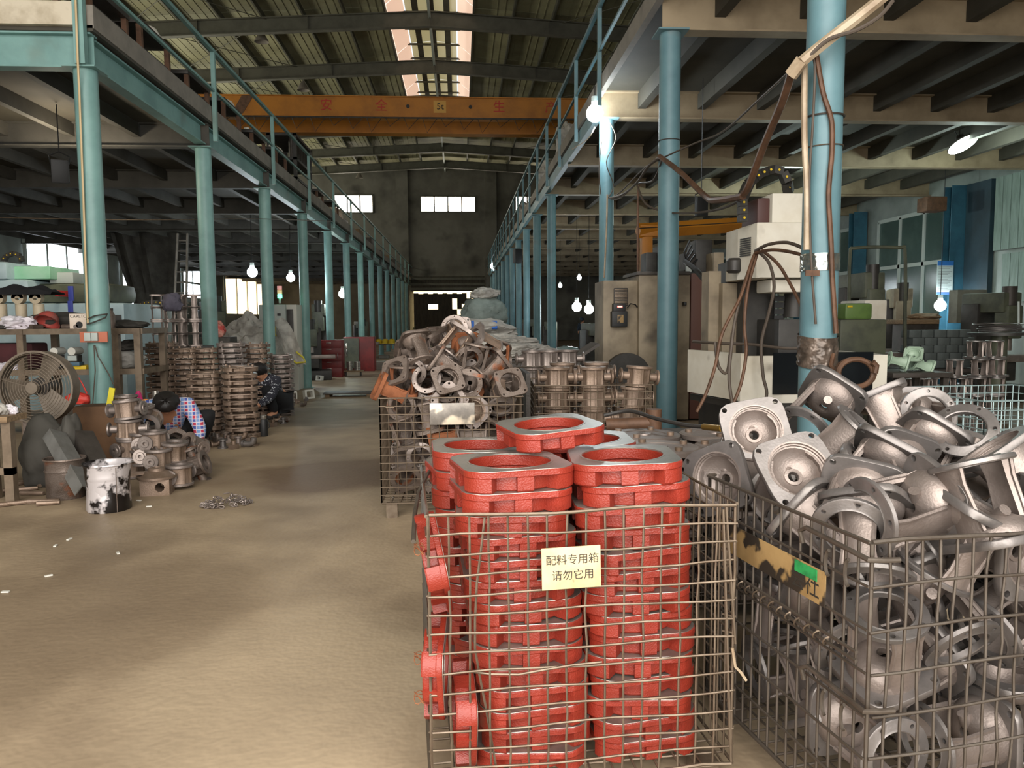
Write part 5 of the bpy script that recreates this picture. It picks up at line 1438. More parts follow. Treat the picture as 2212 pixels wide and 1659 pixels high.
# drag chain: looped flat links
def dragchain(pts, lab):
    t = thing('drag_chain', lab, 'drag chain', (0, 0, 0)); V = [P(*q_) for q_ in pts]
    dense = []
    for a_, b_ in zip(V[:-1], V[1:]):
        n_ = max(1, int((b_ - a_).length / .055))
        for k in range(n_): dense.append(a_.lerp(b_, k / n_))
    dense.append(V[-1])
    for a_, b_ in zip(dense[:-1], dense[1:]):
        d = b_ - a_; m_ = (a_ + b_) / 2; q_ = d.to_track_quat('Z', 'Y').to_matrix()
        o = MB().cbox(m_, (.075, .06, d.length * .92), q_).build('link', MT['machine_dark'], t, False)
        MB().cyl(m_ + Vector((0, -.041, 0)), m_ + Vector((0, -.045, 0)), .010, 6).build('yellow_pin', MT['yellow'], o)
dragchain([(1604, 480, 5.95), (1603, 430, 5.95), (1618, 395, 5.97), (1640, 376, 6.0), (1668, 366, 6.05), (1690, 372, 6.05), (1700, 395, 6.05), (1704, 416, 6.1)], 'black drag chain with yellow pins arching over the white machine')
# cables hanging from the head
CG = 'cables hanging from the white machine'
for k, pts in enumerate((
    [(1632, 545, 5.75), (1622, 570, 5.7), (1600, 640, 5.62), (1560, 720, 5.55), (1545, 790, 5.5), (1525, 850, 5.5), (1505, 890, 5.5)],
    [(1634, 545, 5.75), (1612, 600, 5.68), (1590, 680, 5.6), (1580, 750, 5.55), (1575, 820, 5.52), (1585, 890, 5.5)],
    [(1636, 545, 5.75), (1616, 620, 5.66), (1608, 700, 5.6), (1612, 760, 5.55), (1600, 830, 5.52), (1580, 880, 5.5)],
    [(1640, 545, 5.74), (1662, 570, 5.7), (1672, 620, 5.65), (1660, 680, 5.6), (1645, 740, 5.56), (1648, 810, 5.52), (1656, 850, 5.5), (1646, 895, 5.45)],
    [(1645, 540, 5.72), (1680, 570, 5.65), (1705, 610, 5.55), (1733, 665, 5.4)],
    [(1632, 542, 5.72), (1660, 528, 5.5), (1700, 524, 5.3), (1737, 537, 5.05)],
    [(1632, 546, 5.72), (1665, 540, 5.5), (1700, 543, 5.3), (1737, 552, 5.05)],
    [(1545, 740, 5.6), (1552, 790, 5.55), (1570, 805, 5.55), (1578, 760, 5.57), (1582, 720, 5.6)])):
    cable(pts, .0125, f'greasy cable hanging from the white machine head, {ORD[k]} of the bundle', 'cable' if k % 2 else 'conduit_rust', grp=CG)
cable([(1497, 738, 6.4), (1560, 742, 5.9), (1625, 744, 5.8), (1690, 752, 5.8), (1735, 752, 5.75)], .012, 'cable lying along the top edge of the white machine base', 'cable')
cable([(1480, 565, 8.9), (1500, 580, 8.2), (1530, 610, 7.4), (1565, 618, 6.9), (1590, 600, 6.6)], .03, 'thick black hose sagging between the two machines', 'cable_dark', 'hose', 'hose')
# ---- older beige machine behind the second column
ob = thing('grinding_machine', 'stained beige machine cabinet behind the second right column', 'machine', (0, 0, 0))
YO = 9.35
def pxbox(nm, px0, px1, py0, py1, Y0, Y1, mat, parent, b=.012, zfix=None):
    x0, x1 = P(px0, (py0 + py1) / 2, Y0).x, P(px1, (py0 + py1) / 2, Y0).x
    z1 = P((px0 + px1) / 2, py0, Y0).z; z0 = P((px0 + px1) / 2, py1, Y0).z if zfix is None else zfix
    return bbox(nm, mat, x0, x1, Y0, Y1, z0, z1, parent, b)
pxbox('left_cabinet', 1303, 1378, 606, 790, YO, YO + .6, MT['beige_sheet'], ob, zfix=0)
pxbox('right_cabinet', 1380, 1490, 592, 790, YO - .1, YO + .7, MT['beige_sheet'], ob, zfix=0)
pxbox('cabinet_lid', 1376, 1492, 586, 594, YO - .13, YO + .7, MT['iron_dark'], ob)
pxbox('brown_guard', 1492, 1524, 590, 790, YO - .05, YO + .6, M('maroon_guard', '#5d3a2e', .6), ob, zfix=0)
pxbox('vent_frame', 1326, 1357, 622, 661, YO - .02, YO, MT['iron_dark'], ob)
for k in range(11): pxbox('vent_slat', 1328, 1355, 624.5 + 3.2 * k, 626.3 + 3.2 * k, YO - .03, YO - .01, MT['wire'], ob, .001)
pxbox('display_box', 1325, 1352, 655, 674, YO - .1, YO, MT['black'], ob)
put('red_digits', MB().box(0, .06, 0, .004, 0, .018).mesh('red_digits', E('red_led', '#ff3020', 6), False), ob, loc=P(1334, 664, YO - .107))
pxbox('meter_box', 1322, 1356, 672, 706, YO - .12, YO, MT['black'], ob)
pxbox('meter_window', 1334, 1347, 680, 697, YO - .125, YO - .12, MT['sign_worn'], ob, .002)
MB().tube([P(1355, 665, YO - .05), P(1362, 656, YO - .08), P(1372, 658, YO - .08), P(1377, 664, YO - .03)], .008, 6).build('lead', MT['black'], ob)
MB().cyl((P(1352, 790, YO).x, YO - .12, .55), (P(1352, 790, YO).x, YO + .1, .55), .28, 24).build('wheel_guard', MT['machine_dark'], ob)
pxbox('control_handle', 1478, 1484, 652, 660, YO - .2, YO - .1, MT['black'], ob)
# dark motors and heads above it
for k, (a_, b_, c_, d_) in enumerate(((1395, 1420, 545, 590), (1422, 1440, 530, 590))):
    pxbox('motor', a_, b_, c_, d_, YO + .1, YO + .4, MT['machine_dark'], ob, .02)
dm = thing('drilling_head', 'dark motor head behind the second right column', 'machine', (0, 0, 0))
pxbox('motor', 1502, 1540, 517, 590, 9.9, 10.3, MT['machine_dark'], dm, .03); pxbox('arm', 1480, 1505, 545, 585, 9.9, 10.2, MT['iron_dark'], dm, .02); pxbox('pillar', 1508, 1536, 590, 700, 10.0, 10.3, MT['machine_dark'], dm, .01, 0)
for k in range(5): MB().tube([P(1490 + 4 * k, 520 + 10 * k, 9.85), P(1478 + 3 * k, 545 + 8 * k, 9.8), P(1485 + 5 * k, 570 + 5 * k, 9.85)], .012, 6).build('hose', MT['black'], dm)
pxbox('work_light', 1483, 1494, 572, 588, 9.7, 9.75, MT['frame_white'], dm, .005)
pxbox('sheet_guard', 1540, 1562, 545, 790, 9.6, 10.4, MT['beige_sheet'], dm, .01, 0)
cable([(1312, 420, 11.95), (1310, 500, 12), (1305, 600, 12.05)], .013, 'tan conduit down the third right column', 'pvc', 'conduit', 'conduit')
# orange jib crane
jc = thing('jib_crane', 'orange jib crane under the right mezzanine', 'crane', (0, 0, 0))
YJ = 13.4
pxbox('mast', 1387, 1410, 495, 600, YJ, YJ + .2, MT['orange'], jc, .01, FZ(YJ))
pxbox('mast_cap', 1383, 1428, 486, 510, YJ - .05, YJ + .25, MT['orange'], jc)
a0, a1 = P(1378, 499, YJ), P(1640, 483, YJ + .4)
MB().tube([a0, a1], .13, 4).build('jib_arm', MT['orange'], jc, False)
MB().tube([a0 + Vector((0, -.1, .03)), a1 + Vector((0, -.1, .03))], .012, 4).build('trolley_rail', MT['iron_dark'], jc, False)
# ---- conduits and cables over the aisle of machines
cable([(1925, -20, 4.5), (1850, 40, 4.55), (1785, 90, 4.6), (1730, 135, 4.62)], .034, 'thick pale conduit slanting across the near right column', 'pvc', 'conduit', 'conduit')
cable([(1732, 130, 4.62), (1716, 152, 4.66), (1708, 162, 4.68)], .043, 'pale conduit joint beside the near right column', 'pvc', 'conduit_joint', 'conduit')
cable([(1709, 160, 4.68), (1690, 220, 4.9), (1650, 315, 5.3), (1618, 400, 5.6), (1606, 420, 5.7)], .027, 'rusty conduit dropping to the white machine', 'conduit_rust', 'conduit', 'conduit')
cable([(1425, 338, 8.35), (1470, 372, 7.6), (1525, 425, 6.8), (1545, 433, 6.4), (1605, 424, 5.75)], .027, 'brown conduit running from the second column to the white machine', 'conduit_rust', 'conduit', 'conduit')
cable([(1930, 0, 4.4), (1900, 35, 4.45), (1850, 65, 4.5), (1790, 85, 4.55), (1745, 125, 4.6)], .012, 'dark cable drooping beside the thick pale conduit', 'cable')
cable([(1762, 110, 4.7), (1778, 200, 4.72), (1796, 260, 4.72), (1797, 330, 4.72), (1790, 420, 4.72), (1795, 520, 4.72), (1798, 600, 4.72), (1806, 720, 4.72)], .016, 'reddish brown cable winding down the near right column', 'conduit_rust')
cable([(1738, 140, 4.72), (1738, 300, 4.74), (1743, 420, 4.74), (1742, 540, 4.74)], .018, 'pale conduit running down the edge of the near right column', 'pvc', 'conduit', 'conduit')
cable([(1748, 125, 4.7), (1760, 140, 4.71), (1756, 260, 4.73), (1748, 400, 4.73), (1752, 560, 4.73), (1762, 700, 4.73)], .008, 'thin cord looping down the near right column', 'cable')
cable([(1705, 155, 4.7), (1640, 215, 5.6), (1560, 285, 6.8), (1500, 310, 7.6), (1430, 342, 8.35), (1390, 365, 9.4), (1340, 415, 11.2), (1318, 428, 12.0)], .009, 'thin cable strung from the near column to the third', 'cable')
cable([(1425, 340, 8.38), (1400, 360, 8.8), (1375, 395, 9.6), (1345, 420, 10.8), (1318, 428, 11.95)], .016, 'thick grey cable between the second and third columns', 'cable')
cable([(1430, 345, 8.3), (1410, 390, 9.0), (1375, 398, 9.8), (1340, 428, 11.0), (1320, 430, 11.9)], .010, 'second grey cable between the second and third columns', 'cable')
cable([(1376, 400, 9.4), (1395, 440, 9.0), (1440, 458, 8.6), (1500, 460, 7.6), (1560, 450, 6.6), (1600, 432, 5.9)], .012, 'cable sagging past the flood lamp to the white machine', 'cable')
cable([(1379, 400, 9.4), (1378, 470, 9.4), (1378, 590, 9.45)], .016, 'brown pipe standing on the beige machine', 'conduit_rust', 'pipe', 'pipe')
cable([(1318, 265, 11.9), (1330, 300, 11.9), (1310, 350, 11.9), (1325, 400, 11.95), (1312, 430, 12)], .008, 'thin wire looping at the top of the third column', 'cable')
cable([(1300, 300, 11.9), (1294, 370, 11.9), (1298, 420, 11.95)], .008, 'thin wire on the left of the third column', 'cable')
cable([(1285, 275, 11.85), (1270, 300, 11.7), (1243, 318, 13.2), (1236, 322, 13.9)], .008, 'lamp cord running along the mezzanine edge', 'pvc')
# wire ties, foil and plastic film round the near column
def ring(px, py, r_, th, lab, mat, tilt=0, Y=4.86, cat='tie'):
    p = P(px, py, Y); c = Vector((RXc, Y, p.z))
    tag(MB().tube([c + Vector((r_ * math.cos(a), r_ * math.sin(a), tilt * math.cos(a))) for a in [2 * math.pi * i / 28 for i in range(29)]], th, 6, False).build('wire_tie', MT[mat]), lab, cat)
ring(1780, 255, CR + .008, .006, 'wire tie round the near right column, upper one', 'iron_dark')
ring(1780, 320, CR + .006, .004, 'wire tie round the near right column, lower one', 'wire', .004)
ring(1445, 305, CR + .006, .005, 'wire tie round the second right column', 'iron_dark', .0, 8.51)
MT['foil'] = M('crinkled_foil', '#b8b4a8', .18, .85, '#8f9a98', 16, .4, .6, .8, 26)
MT['film'] = M('dirty_film', '#6f6156', .3, .3, '#4a4038', 14, .4, .6, .8, 30)
c = Vector((RXc, 4.86, 0))
zc = P(1780, 565, 4.75).z
tag(MB().grid(40, 8, lambda u, v_: (c.x + (CR + .006 + .004 * mnoise.noise(Vector((u * 30, v_ * 9, 1)))) * math.cos(2 * math.pi * u), c.y + (CR + .006 + .004 * mnoise.noise(Vector((u * 30, v_ * 9, 1)))) * math.sin(2 * math.pi * u), zc - .055 + .11 * v_), True).build('foil_band', MT['foil']), 'crinkled shiny foil band wrapped round the near right column', 'foil')
zc = P(1780, 755, 4.75).z
tag(MB().grid(40, 12, lambda u, v_: (c.x + (CR + .010 + .012 * mnoise.noise(Vector((u * 22, v_ * 7, 5)))) * math.cos(2 * math.pi * u), c.y + (CR + .010 + .012 * mnoise.noise(Vector((u * 22, v_ * 7, 5)))) * math.sin(2 * math.pi * u), zc - .11 + .2 * v_ + .02 * math.sin(6.28 * u)), True).build('plastic_film', MT['film']), 'dirty plastic film wound low round the near right column', 'film')
b = MB(); b.cbox(P(1755, 590, 4.72), (.09, .01, .035)); tag(b.build('clay_lump', MT['conduit_rust'], None, False), 'brown scrap under the foil band', 'scrap')
# coil of brown hose hung on the column
hc = thing('hose_coil', 'coil of stiff brown hose hung on the near right column', 'hose', (0, 0, 0))
pts = []
for k in range(44):
    a = R(200 + k * 18.5); q_ = P(1848 + 42 * math.cos(a) * (1 - k * .003), 806 + 30 * math.sin(a), 4.62 - .002 * k); pts.append(q_)
MB().tube(pts, .017, 8).build('coil', MT['conduit_rust'], hc)
MB().tube([P(1890, 806, 4.54), P(1893, 790, 4.54), P(1885, 782, 4.54)], .019, 8).build('end', MT['conduit_rust'], hc)
MB().tube([P(1806, 806, 4.66), P(1795, 790, 4.7), P(1800, 765, 4.74)], .014, 8).build('tail', MT['conduit_rust'], hc)
# brown pipe stub and black air hose lying on the covers
pp = thing('pipe_stub', 'rusty pipe with an upright end lying before the low cage', 'pipe', (0, 0, 0))
p0, p1 = P(1310, 918, 4.05), P(1412, 914, 4.0)
MB().cyl(p0, p1, .036, 18).build('pipe', MT['conduit_rust'], pp); MB().cyl(p1 + Vector((0, 0, -.05)), p1 + Vector((0, 0, .075)), .042, 18).build('upright_end', MT['conduit_rust'], pp)
tag(bbox('steel_block', MT['iron_dark'], -.35, .35, -.12, .12, 0, p0.z - .036, None, .01, loc=((p0.x + p1.x) / 2, 4.03, 0)), 'dark steel block under the rusty pipe', 'block')
cable([(1305, 898, 3.9), (1360, 888, 3.85), (1420, 905, 3.6), (1480, 918, 3.4), (1520, 922, 3.3), (1545, 924, 3.2)], .010, 'black air hose lying over the round covers', 'cable_dark', 'air_hose', 'hose')
MT['brass'] = M('brass', '#a8843a', .35, .8)
tag(MB().cyl(P(1520, 922, 3.28), P(1560, 926, 3.1), .014, 12).build('hose_fitting', MT['brass']), 'brass fitting at the end of the black air hose', 'fitting')

# ---- right wall: windows, blue posts, panels
XW = XR - .02
def wall_box(y0, y1, z0, z1, x0, x1, name, mat, parent=None): return MB().box(x0, x1, y0, y1, z0, z1).build(name, mat, parent, False)
wi = 1
for y0 in (18.4, 22.9, 26.6, 30.2, 33.9, 37.5):
    y1 = y0 + 3.3
    wn = struct(put('window_%d' % wi, None)); wi += 1
    zs = (1.15, 2.62, 3.95)
    for j in range(3):
        ya, yb = y0 + (y1 - y0) * j / 3, y0 + (y1 - y0) * (j + 1) / 3
        for za, zb in zip(zs[:-1], zs[1:]): wall_box(ya + .04, yb - .04, za + .04, zb - .04, XW - .03, XW - .02, 'pane', MT['pane_dim'], wn)
    for yy in [y0 + (y1 - y0) * j / 3 for j in range(4)]: wall_box(yy - .045, yy + .045, zs[0], zs[-1], XW - .07, XW, 'frame', MT['frame_white'], wn)
    for zz in zs: wall_box(y0, y1, zz - .05, zz + .05, XW - .07, XW, 'frame', MT['frame_white'], wn)
for k, y in enumerate((17.95, 22.5, 26.2, 29.8)):
    col = struct(put('column', None)); col.location = (XW - .25, y, 0)
    MB().box(-.2, .2, -.16, -.14, -.45, 4.34).build('flange', MT['blue_col'], col, False); MB().box(-.2, .2, .14, .16, -.45, 4.34).build('flange', MT['blue_col'], col, False); MB().box(-.01, .01, -.14, .14, -.45, 4.34).build('web', MT['blue_col'], col, False)
MT['dark_blue'] = M('dark_blue_panel', '#22363f', .6, 0, '#1a2b33', 2)
struct(wall_box(16.9, 17.75, -.4, 4.34, XW - .12, XW, 'trim_1', MT['dark_blue']))
MT['pale_panel'] = M('pale_wall_panel', '#7b8a82', .7, 0, '#6b7a72', 2, stretch=(1, 6, 1))
for k in range(6): struct(wall_box(15.3 + .26 * k, 15.3 + .26 * k + .24, 2.72, 4.34, XW - .06, XW, 'wall_panel', MT['pale_panel']))
for k in range(4): struct(wall_box(15.5 + .26 * k, 15.5 + .26 * k + .24, 1.55, 2.62, XW - .06, XW, 'wall_panel', MT['pale_panel']))
struct(wall_box(14.2, 15.2, -.4, 4.34, XW - .25, XW, 'trim_2', M('brown_post', '#3e342a', .7)))
# notice board
nb = thing('notice_board', 'white notice sheet with a blue header hanging on the blue post', 'notice', P(2041, 600, 17.76), (0, 0, 0))
bbox('sheet', M('notice_paper', '#c5d3d0', .6), -.2, .2, -.008, .008, -.4, .4, nb, .004)
bbox('header', M('blue_header', '#2f6fb8', .6), -.2, .2, -.012, -.008, .29, .4, nb, .002); bbox('footer', M('blue_footer', '#4a6fb0', .6), -.2, .2, -.012, -.008, -.4, -.34, nb, .002)
for k in range(16): bbox('text_line', MT['iron_dark'], -.17, .17 - .05 * (k % 3), -.0095, -.008, .25 - .036 * k, .256 - .036 * k, nb, .0006)
# electrical box, desk lamp arm
ebx = tag(bbox('electrical_box', M('grey_box', '#6a655b', .6, 0, '#5a554c', 3), -.34, .34, -.15, .15, -.36, .36, None, .02, loc=P(2090, 662, 16.2)), 'grey electrical box beside the dark blue post', 'electrical box')
MB().box(-.05, .05, -.05, .05, -.36 - (P(2090, 662, 16.2).z - .36 - FZ(16.2)), -.35).build('stand_post', MT['iron_dark'], ebx, False)
hb = pxbox('hanging_box', 2003, 2046, 424, 455, 17.2, 17.6, MT['conduit_rust'], None); tag(hb, 'brown metal box hanging under the mezzanine near the blue post', 'box')
# ---- machine tools at the right
def mill(lab, px, py_top, Y, w, mats, rz=0):
    p = P(px, py_top, Y); zf = FZ(Y); H = p.z - zf
    t = thing('milling_machine', lab, 'machine', (p.x, Y, zf), (0, 0, R(rz)))
    a, b_, c_ = mats
    bbox('base', a, -w * .5, w * .5, -.25, .45, 0, H * .16, t, .02); bbox('column', a, -w * .26, w * .26, .1, .45, H * .16, H * .86, t, .03)
    bbox('ram', b_, -w * .2, w * .2, -.35, .5, H * .78, H * .95, t, .03); bbox('spindle_head', b_, -w * .16, w * .16, -.42, -.14, H * .56, H * .84, t, .03)
    MB().cyl((0, -.28, H * .46), (0, -.28, H * .56), w * .07, 14).build('spindle', MT['iron'], t); MB().cyl((0, -.28, H * .84), (0, -.28, H), w * .12, 16).build('motor', c_, t)
    bbox('knee', a, -w * .2, w * .2, -.3, .1, H * .2, H * .36, t, .02); bbox('table', MT['iron'], -w * .6, w * .6, -.38, -.05, H * .36, H * .42, t, .01)
    for e in (-1, 1): MB().tube([(e * w * .66 + .0, -.2 + .08 * math.cos(q_), H * .39 + .08 * math.sin(q_)) for q_ in [2 * math.pi * i / 16 for i in range(17)]], .01, 6).build('handwheel', MT['iron_edge'], t)
    return t
MT['green_m'] = M('green_machine_paint', '#5f7a3c', .5, 0, '#4a6130', 3)
MT['olive_m'] = M('olive_machine_paint', '#575a48', .55, 0, '#43463a', 3)
mill('dark milling machine right of the near column, before the windows', 1862, 575, 10.2, .7, (MT['machine_dark'], MT['olive_m'], MT['machine_dark']))
mill('olive milling machine at the right edge, behind the standing yokes', 2150, 620, 12.2, .9, (MT['machine_dark'], MT['olive_m'], MT['iron_dark']), 10)
mill('far dark milling machine under the window band', 1945, 612, 15.5, .9, (MT['machine_dark'], MT['beige_sheet'], MT['machine_dark']), -20)
gm = thing('surface_grinder', 'bright green machine body right of the near column', 'machine', (0, 0, 0))
pxbox('green_body', 1826, 1885, 655, 690, 8.6, 9.2, MT['green_m'], gm, .03); pxbox('cream_cover', 1868, 1916, 648, 702, 8.9, 9.5, MT['white_sheet'], gm, .02); pxbox('bed', 1815, 1915, 690, 760, 8.5, 9.4, MT['olive_m'], gm, .02, 0); pxbox('yellow_label', 1831, 1842, 660, 664, 8.59, 8.6, MT['yellow'], gm, .001)
cable([(1834, 900, 9.6), (1834, 700, 9.6), (1836, 555, 9.6), (1850, 536, 9.6), (1940, 535, 9.6), (1955, 548, 9.6), (1955, 700, 9.6), (1955, 900, 9.6)], .022, 'bent grey pipe frame before the window band', 'olive_m', 'bent_pipe', 'pipe')
tag(lump('cardboard_scrap', P(1995, 690, 13.2), (.30, .15, .06), MT['wood'], 61, .3), 'opened cartons on the bench below the window', 'cartons')
wb = thing('work_bench', 'wooden bench below the window band', 'bench', (0, 0, 0)); pxbox('bench_top', 1955, 2030, 690, 700, 13.0, 13.6, MT['wood'], wb); pxbox('bench_body', 1958, 2028, 700, 760, 13.05, 13.5, MT['iron_dark'], wb, .01, FZ(13))
# grey blocks stacked like bricks
k = 0
for row in range(5):
    for i in range(5):
        p = P(1968 + 27 * i + (8 if row % 2 else 0), 700, 9.8)
        o = bbox('steel_block', M('block_grey', '#5f6664', .55, .2, '#525856', 4) if k == 0 else blk.data.materials[0], -.078, .078, -.1, .1, 0, .098, None, .006, loc=(p.x, 9.8, FZ(9.8) + .62 + .10 * row))
        if k == 0: blk = o
        tag(o, f'grey steel block, {ORD[i]} in the {["bottom", "second", "third", "fourth", "top"][row]} row behind the yokes', 'block', 'stacked steel blocks'); k += 1
t = thing('steel_table', 'dark steel table under the grey blocks', 'table', (P(2020, 800, 9.8).x, 9.8, FZ(9.8)))
bbox('table_top', MT['iron_dark'], -.48, .48, -.3, .3, .57, .615, t, .006)
for sx in (-1, 1):
    for sy in (-1, 1): MB().box(sx * .43 - .03, sx * .43 + .03, sy * .25 - .03, sy * .25 + .03, 0, .57).build('leg', MT['iron_dark'], t, False)
# pale green castings on a dark trolley
t = thing('steel_trolley', 'dark flat trolley carrying pale green castings, right of the white machine', 'trolley', (P(1960, 800, 6.9).x, 6.9, 0))
bbox('deck', MT['iron_dark'], -.3, .26, -.28, .28, .70, .745, t, .006)
for sx in (-1, 1):
    for sy in (-1, 1): MB().box(sx * .22 - .025, sx * .22 + .025, sy * .22 - .025, sy * .22 + .025, 0, .70).build('leg', MT['iron_dark'], t, False)
MT['pale_green'] = M('pale_green_paint', '#a9bfa8', .45, 0, '#93a993', 4)
for px, py, zd, lab in ((1975, 775, (-.5, -.6, .6), 'pale green casting lying on the dark trolley, ring towards the machine'), (1938, 780, (.8, -.2, -.2), 'dark-mouthed pale green casting beside the white machine'), (1990, 790, (.9, -.1, -.35), 'pale green casting with a long arm at the trolley edge')):
    spawn('bracket', 'pump_bracket', lab, 'bracket', 'pale green castings', aim(px, py, 6.85, zd, 0, .8), {'*': MT['pale_green']})
# standing yokes in rows
gk = 'yokes standing in rows'
for row, (z, pxs) in enumerate(((.82, (2105, 2146)), (.635, (2062, 2116, 2152)), (.45, (1952, 1992, 2032, 2072, 2112, 2152)), (.265, (1952, 1992, 2032, 2072, 2112, 2152)), (.08, (1952, 1992, 2032, 2072, 2112, 2152)))):
    for i, px in enumerate(pxs):
        p = P(px, 800, 7.45)
        spawn('yoke', 'yoke_casting', f'grey yoke standing upright, {ORD[i]} in the {["top", "second", "third", "fourth", "lowest"][row]} row of the yokes', 'casting', gk, xform((p.x, 7.45, z + .09), (180, 0, rnd.uniform(-20, 20)), .9))
# zinc wire cage in front of them
za = G(2102, 866, .80)
zcage = cage('wire_cage', 'bright zinc wire cage at the right edge behind the grey brackets', (za.x + .46, za.y + .42, 0), 4, .9, .85, .1, .80, .05, .05, .003, MT['wire_zinc'], True)
bm_obj(bevel_box(-.11, .11, -.07, .07, -.002, .002, .001), 'sign_plate', MT['dark_blue'], zcage, matrix=Matrix.Translation((-.455, .1, .68)) @ Matrix.Rotation(R(-90), 4, 'Z') @ FACE)
MB().tube([(-.46, -.43, .77), (-.46, -.45, .70), (-.44, -.455, .66), (-.42, -.455, .70)], .008, 6).build('latch_hook', MT['wire_zinc'], zcage)
for k in range(8):
    spawn('yoke', 'yoke_casting', 'grey yoke packed inside the zinc wire cage', 'casting', 'yokes in the zinc cage', Matrix.Translation((za.x + .46, za.y + .42, 0)) @ xform((-.3 + .2 * (k % 4), -.2 + .35 * (k // 4), .2), (180, 0, 15 * k), .9))
# ---- hose reel of plates and small stuff far right: stack of rings on a stand
st = thing('ring_stand', 'stand with thin steel rings and an upright rod at the right edge', 'stand', (P(2160, 700, 8.8).x, 8.8, 0))
MB().cyl((0, 0, 0), (0, 0, 1.02), .09, 14).build('post', MT['olive_m'], st); MB().cyl((0, 0, 1.02), (0, 0, 1.05), .34, 26).build('tray', MT['machine_dark'], st)
for k in range(6):
    MB().tube([((.22 + .02 * (k % 3)) * math.cos(a) + .03 * math.sin(k), (.22 + .02 * (k % 3)) * math.sin(a), 1.06 + .018 * k + .01 * math.cos(a + k)) for a in [2 * math.pi * i / 24 for i in range(25)]], .007, 5, False).build('ring', MT['iron_edge'], st)
MB().cyl((.24, 0, 1.05), (.22, 0, 1.42), .012, 8).build('rod', MT['frame_white'], st)
# ================================================================ crane
CY0, CY1 = 27.0, 29.25
cz0, cz1 = 8.09, 8.72
cr = thing('overhead_crane', 'orange double-girder overhead crane spanning the hall, red lettering', 'crane', (0, 0, 0))
for k, y in enumerate((CY0, CY1)):
    g_ = MB().box(XL + .5, XR - .5, y - .2, y + .2, cz0, cz1).build('girder', MT['orange'], cr, False)
    MB().box(XL + .5, XR - .5, y - .26, y + .26, cz0 - .03, cz0).build('bottom_flange', MT['orange'], cr, False)
    MB().box(XL + .5, XR - .5, y - .26, y + .26, cz1, cz1 + .03).build('top_flange', MT['orange'], cr, False)
for s in (XL + .45, XR - .45):
    MB().box(s - .2, s + .2, CY0 - .8, CY1 + .8, cz0 - .3, cz0 + .1).build('end_carriage', MT['orange'], cr, False)
MB().cyl((XL + .5, CY0 - .3, cz0 - .06), (XR - .5, CY0 - .3, cz0 - .06), .03, 8).build('cable_rail', MT['iron_dark'], cr)
for k in range(24):
    x = -8 + .62 * k; MB().tube([(x, CY0 - .3, cz0 - .06), (x + .15, CY0 - .32, cz0 - .35 - .1 * (k % 3)), (x + .5, CY0 - .3, cz0 - .06)], .012, 5).build('festoon_loop', MT['cable_dark'], cr)
pz = cz0 + .34
for ch_, px, m_ in (('安', 705, 'red_text'), ('全', 824, 'red_text'), ('生', 1078, 'red_text'), ('产', 1190, 'red_text'), ('5t', 951, 'black_text')):
    x = P(px, 236, CY0 - .2).x
    put('lettering', text_mesh(ch_, .42 if m_ == 'red_text' else .3, MT[m_], .004), cr, loc=(x, CY0 - .208, pz), rot=(R(90), 0, 0))
MB().box(P(951, 236, CY0).x - .22, P(951, 236, CY0).x + .2, CY0 - .206, CY0 - .2, pz - .2, pz + .2).build('capacity_plate', M('pale_plate', '#c99a4a', .6), cr, False)
for px in (882, 1016): MB().cyl((P(px, 236, CY0).x, CY0 - .24, pz), (P(px, 236, CY0).x, CY0 - .2, pz), .06, 12).build('bolt', MT['black'], cr)
MB().rings([[(P(548, 217, CY0 - .22).x, CY0 - .21, cz1), (P(522, 217, CY0 - .22).x, CY0 - .21, cz1), (P(500, 250, CY0 - .22).x, CY0 - .21, cz0 + .05), (P(524, 250, CY0 - .22).x, CY0 - .21, cz0 + .05)], [(P(548, 217, CY0 - .22).x, CY0 - .2, cz1), (P(522, 217, CY0 - .22).x, CY0 - .2, cz1), (P(500, 250, CY0 - .22).x, CY0 - .2, cz0 + .05), (P(524, 250, CY0 - .22).x, CY0 - .2, cz0 + .05)]], cap0=True, cap1=True).build('dark_stripe', MT['conduit_rust'], cr, False)
for s, x in ((-1, XL + .45), (1, XR - .45)):
    struct(MB().box(x - .15, x + .15, 0, YF, cz0 - .75, cz0 - .3).build('runway_beam', MT['rafter'], None, False))
# pendant lamps, unlit, under the roof
for k, (px, py, Y, nm) in enumerate(((565, 85, 31, 'nearest the left railing'), (655, 190, 36, 'above the crane, left'), (750, 330, 52, 'beyond the crane, left'), (776, 382, 56, 'against the back wall'))):
    p = P(px, py, Y); t = thing('pendant_lamp', 'unlit grey pendant lamp under the roof, ' + nm, 'lamp', p, None, 'pendant lamps')
    MB().lathe([(.07, .28), (.09, .22), (.12, .2), (.26, -.05), (.27, -.1)], 20, cap0=True).build('shade', MT['slab_edge'], t); MB().cyl((0, 0, .28), (0, 0, roof_z(p.x) - p.z), .012, 6).build('rod', MT['iron_dark'], t)
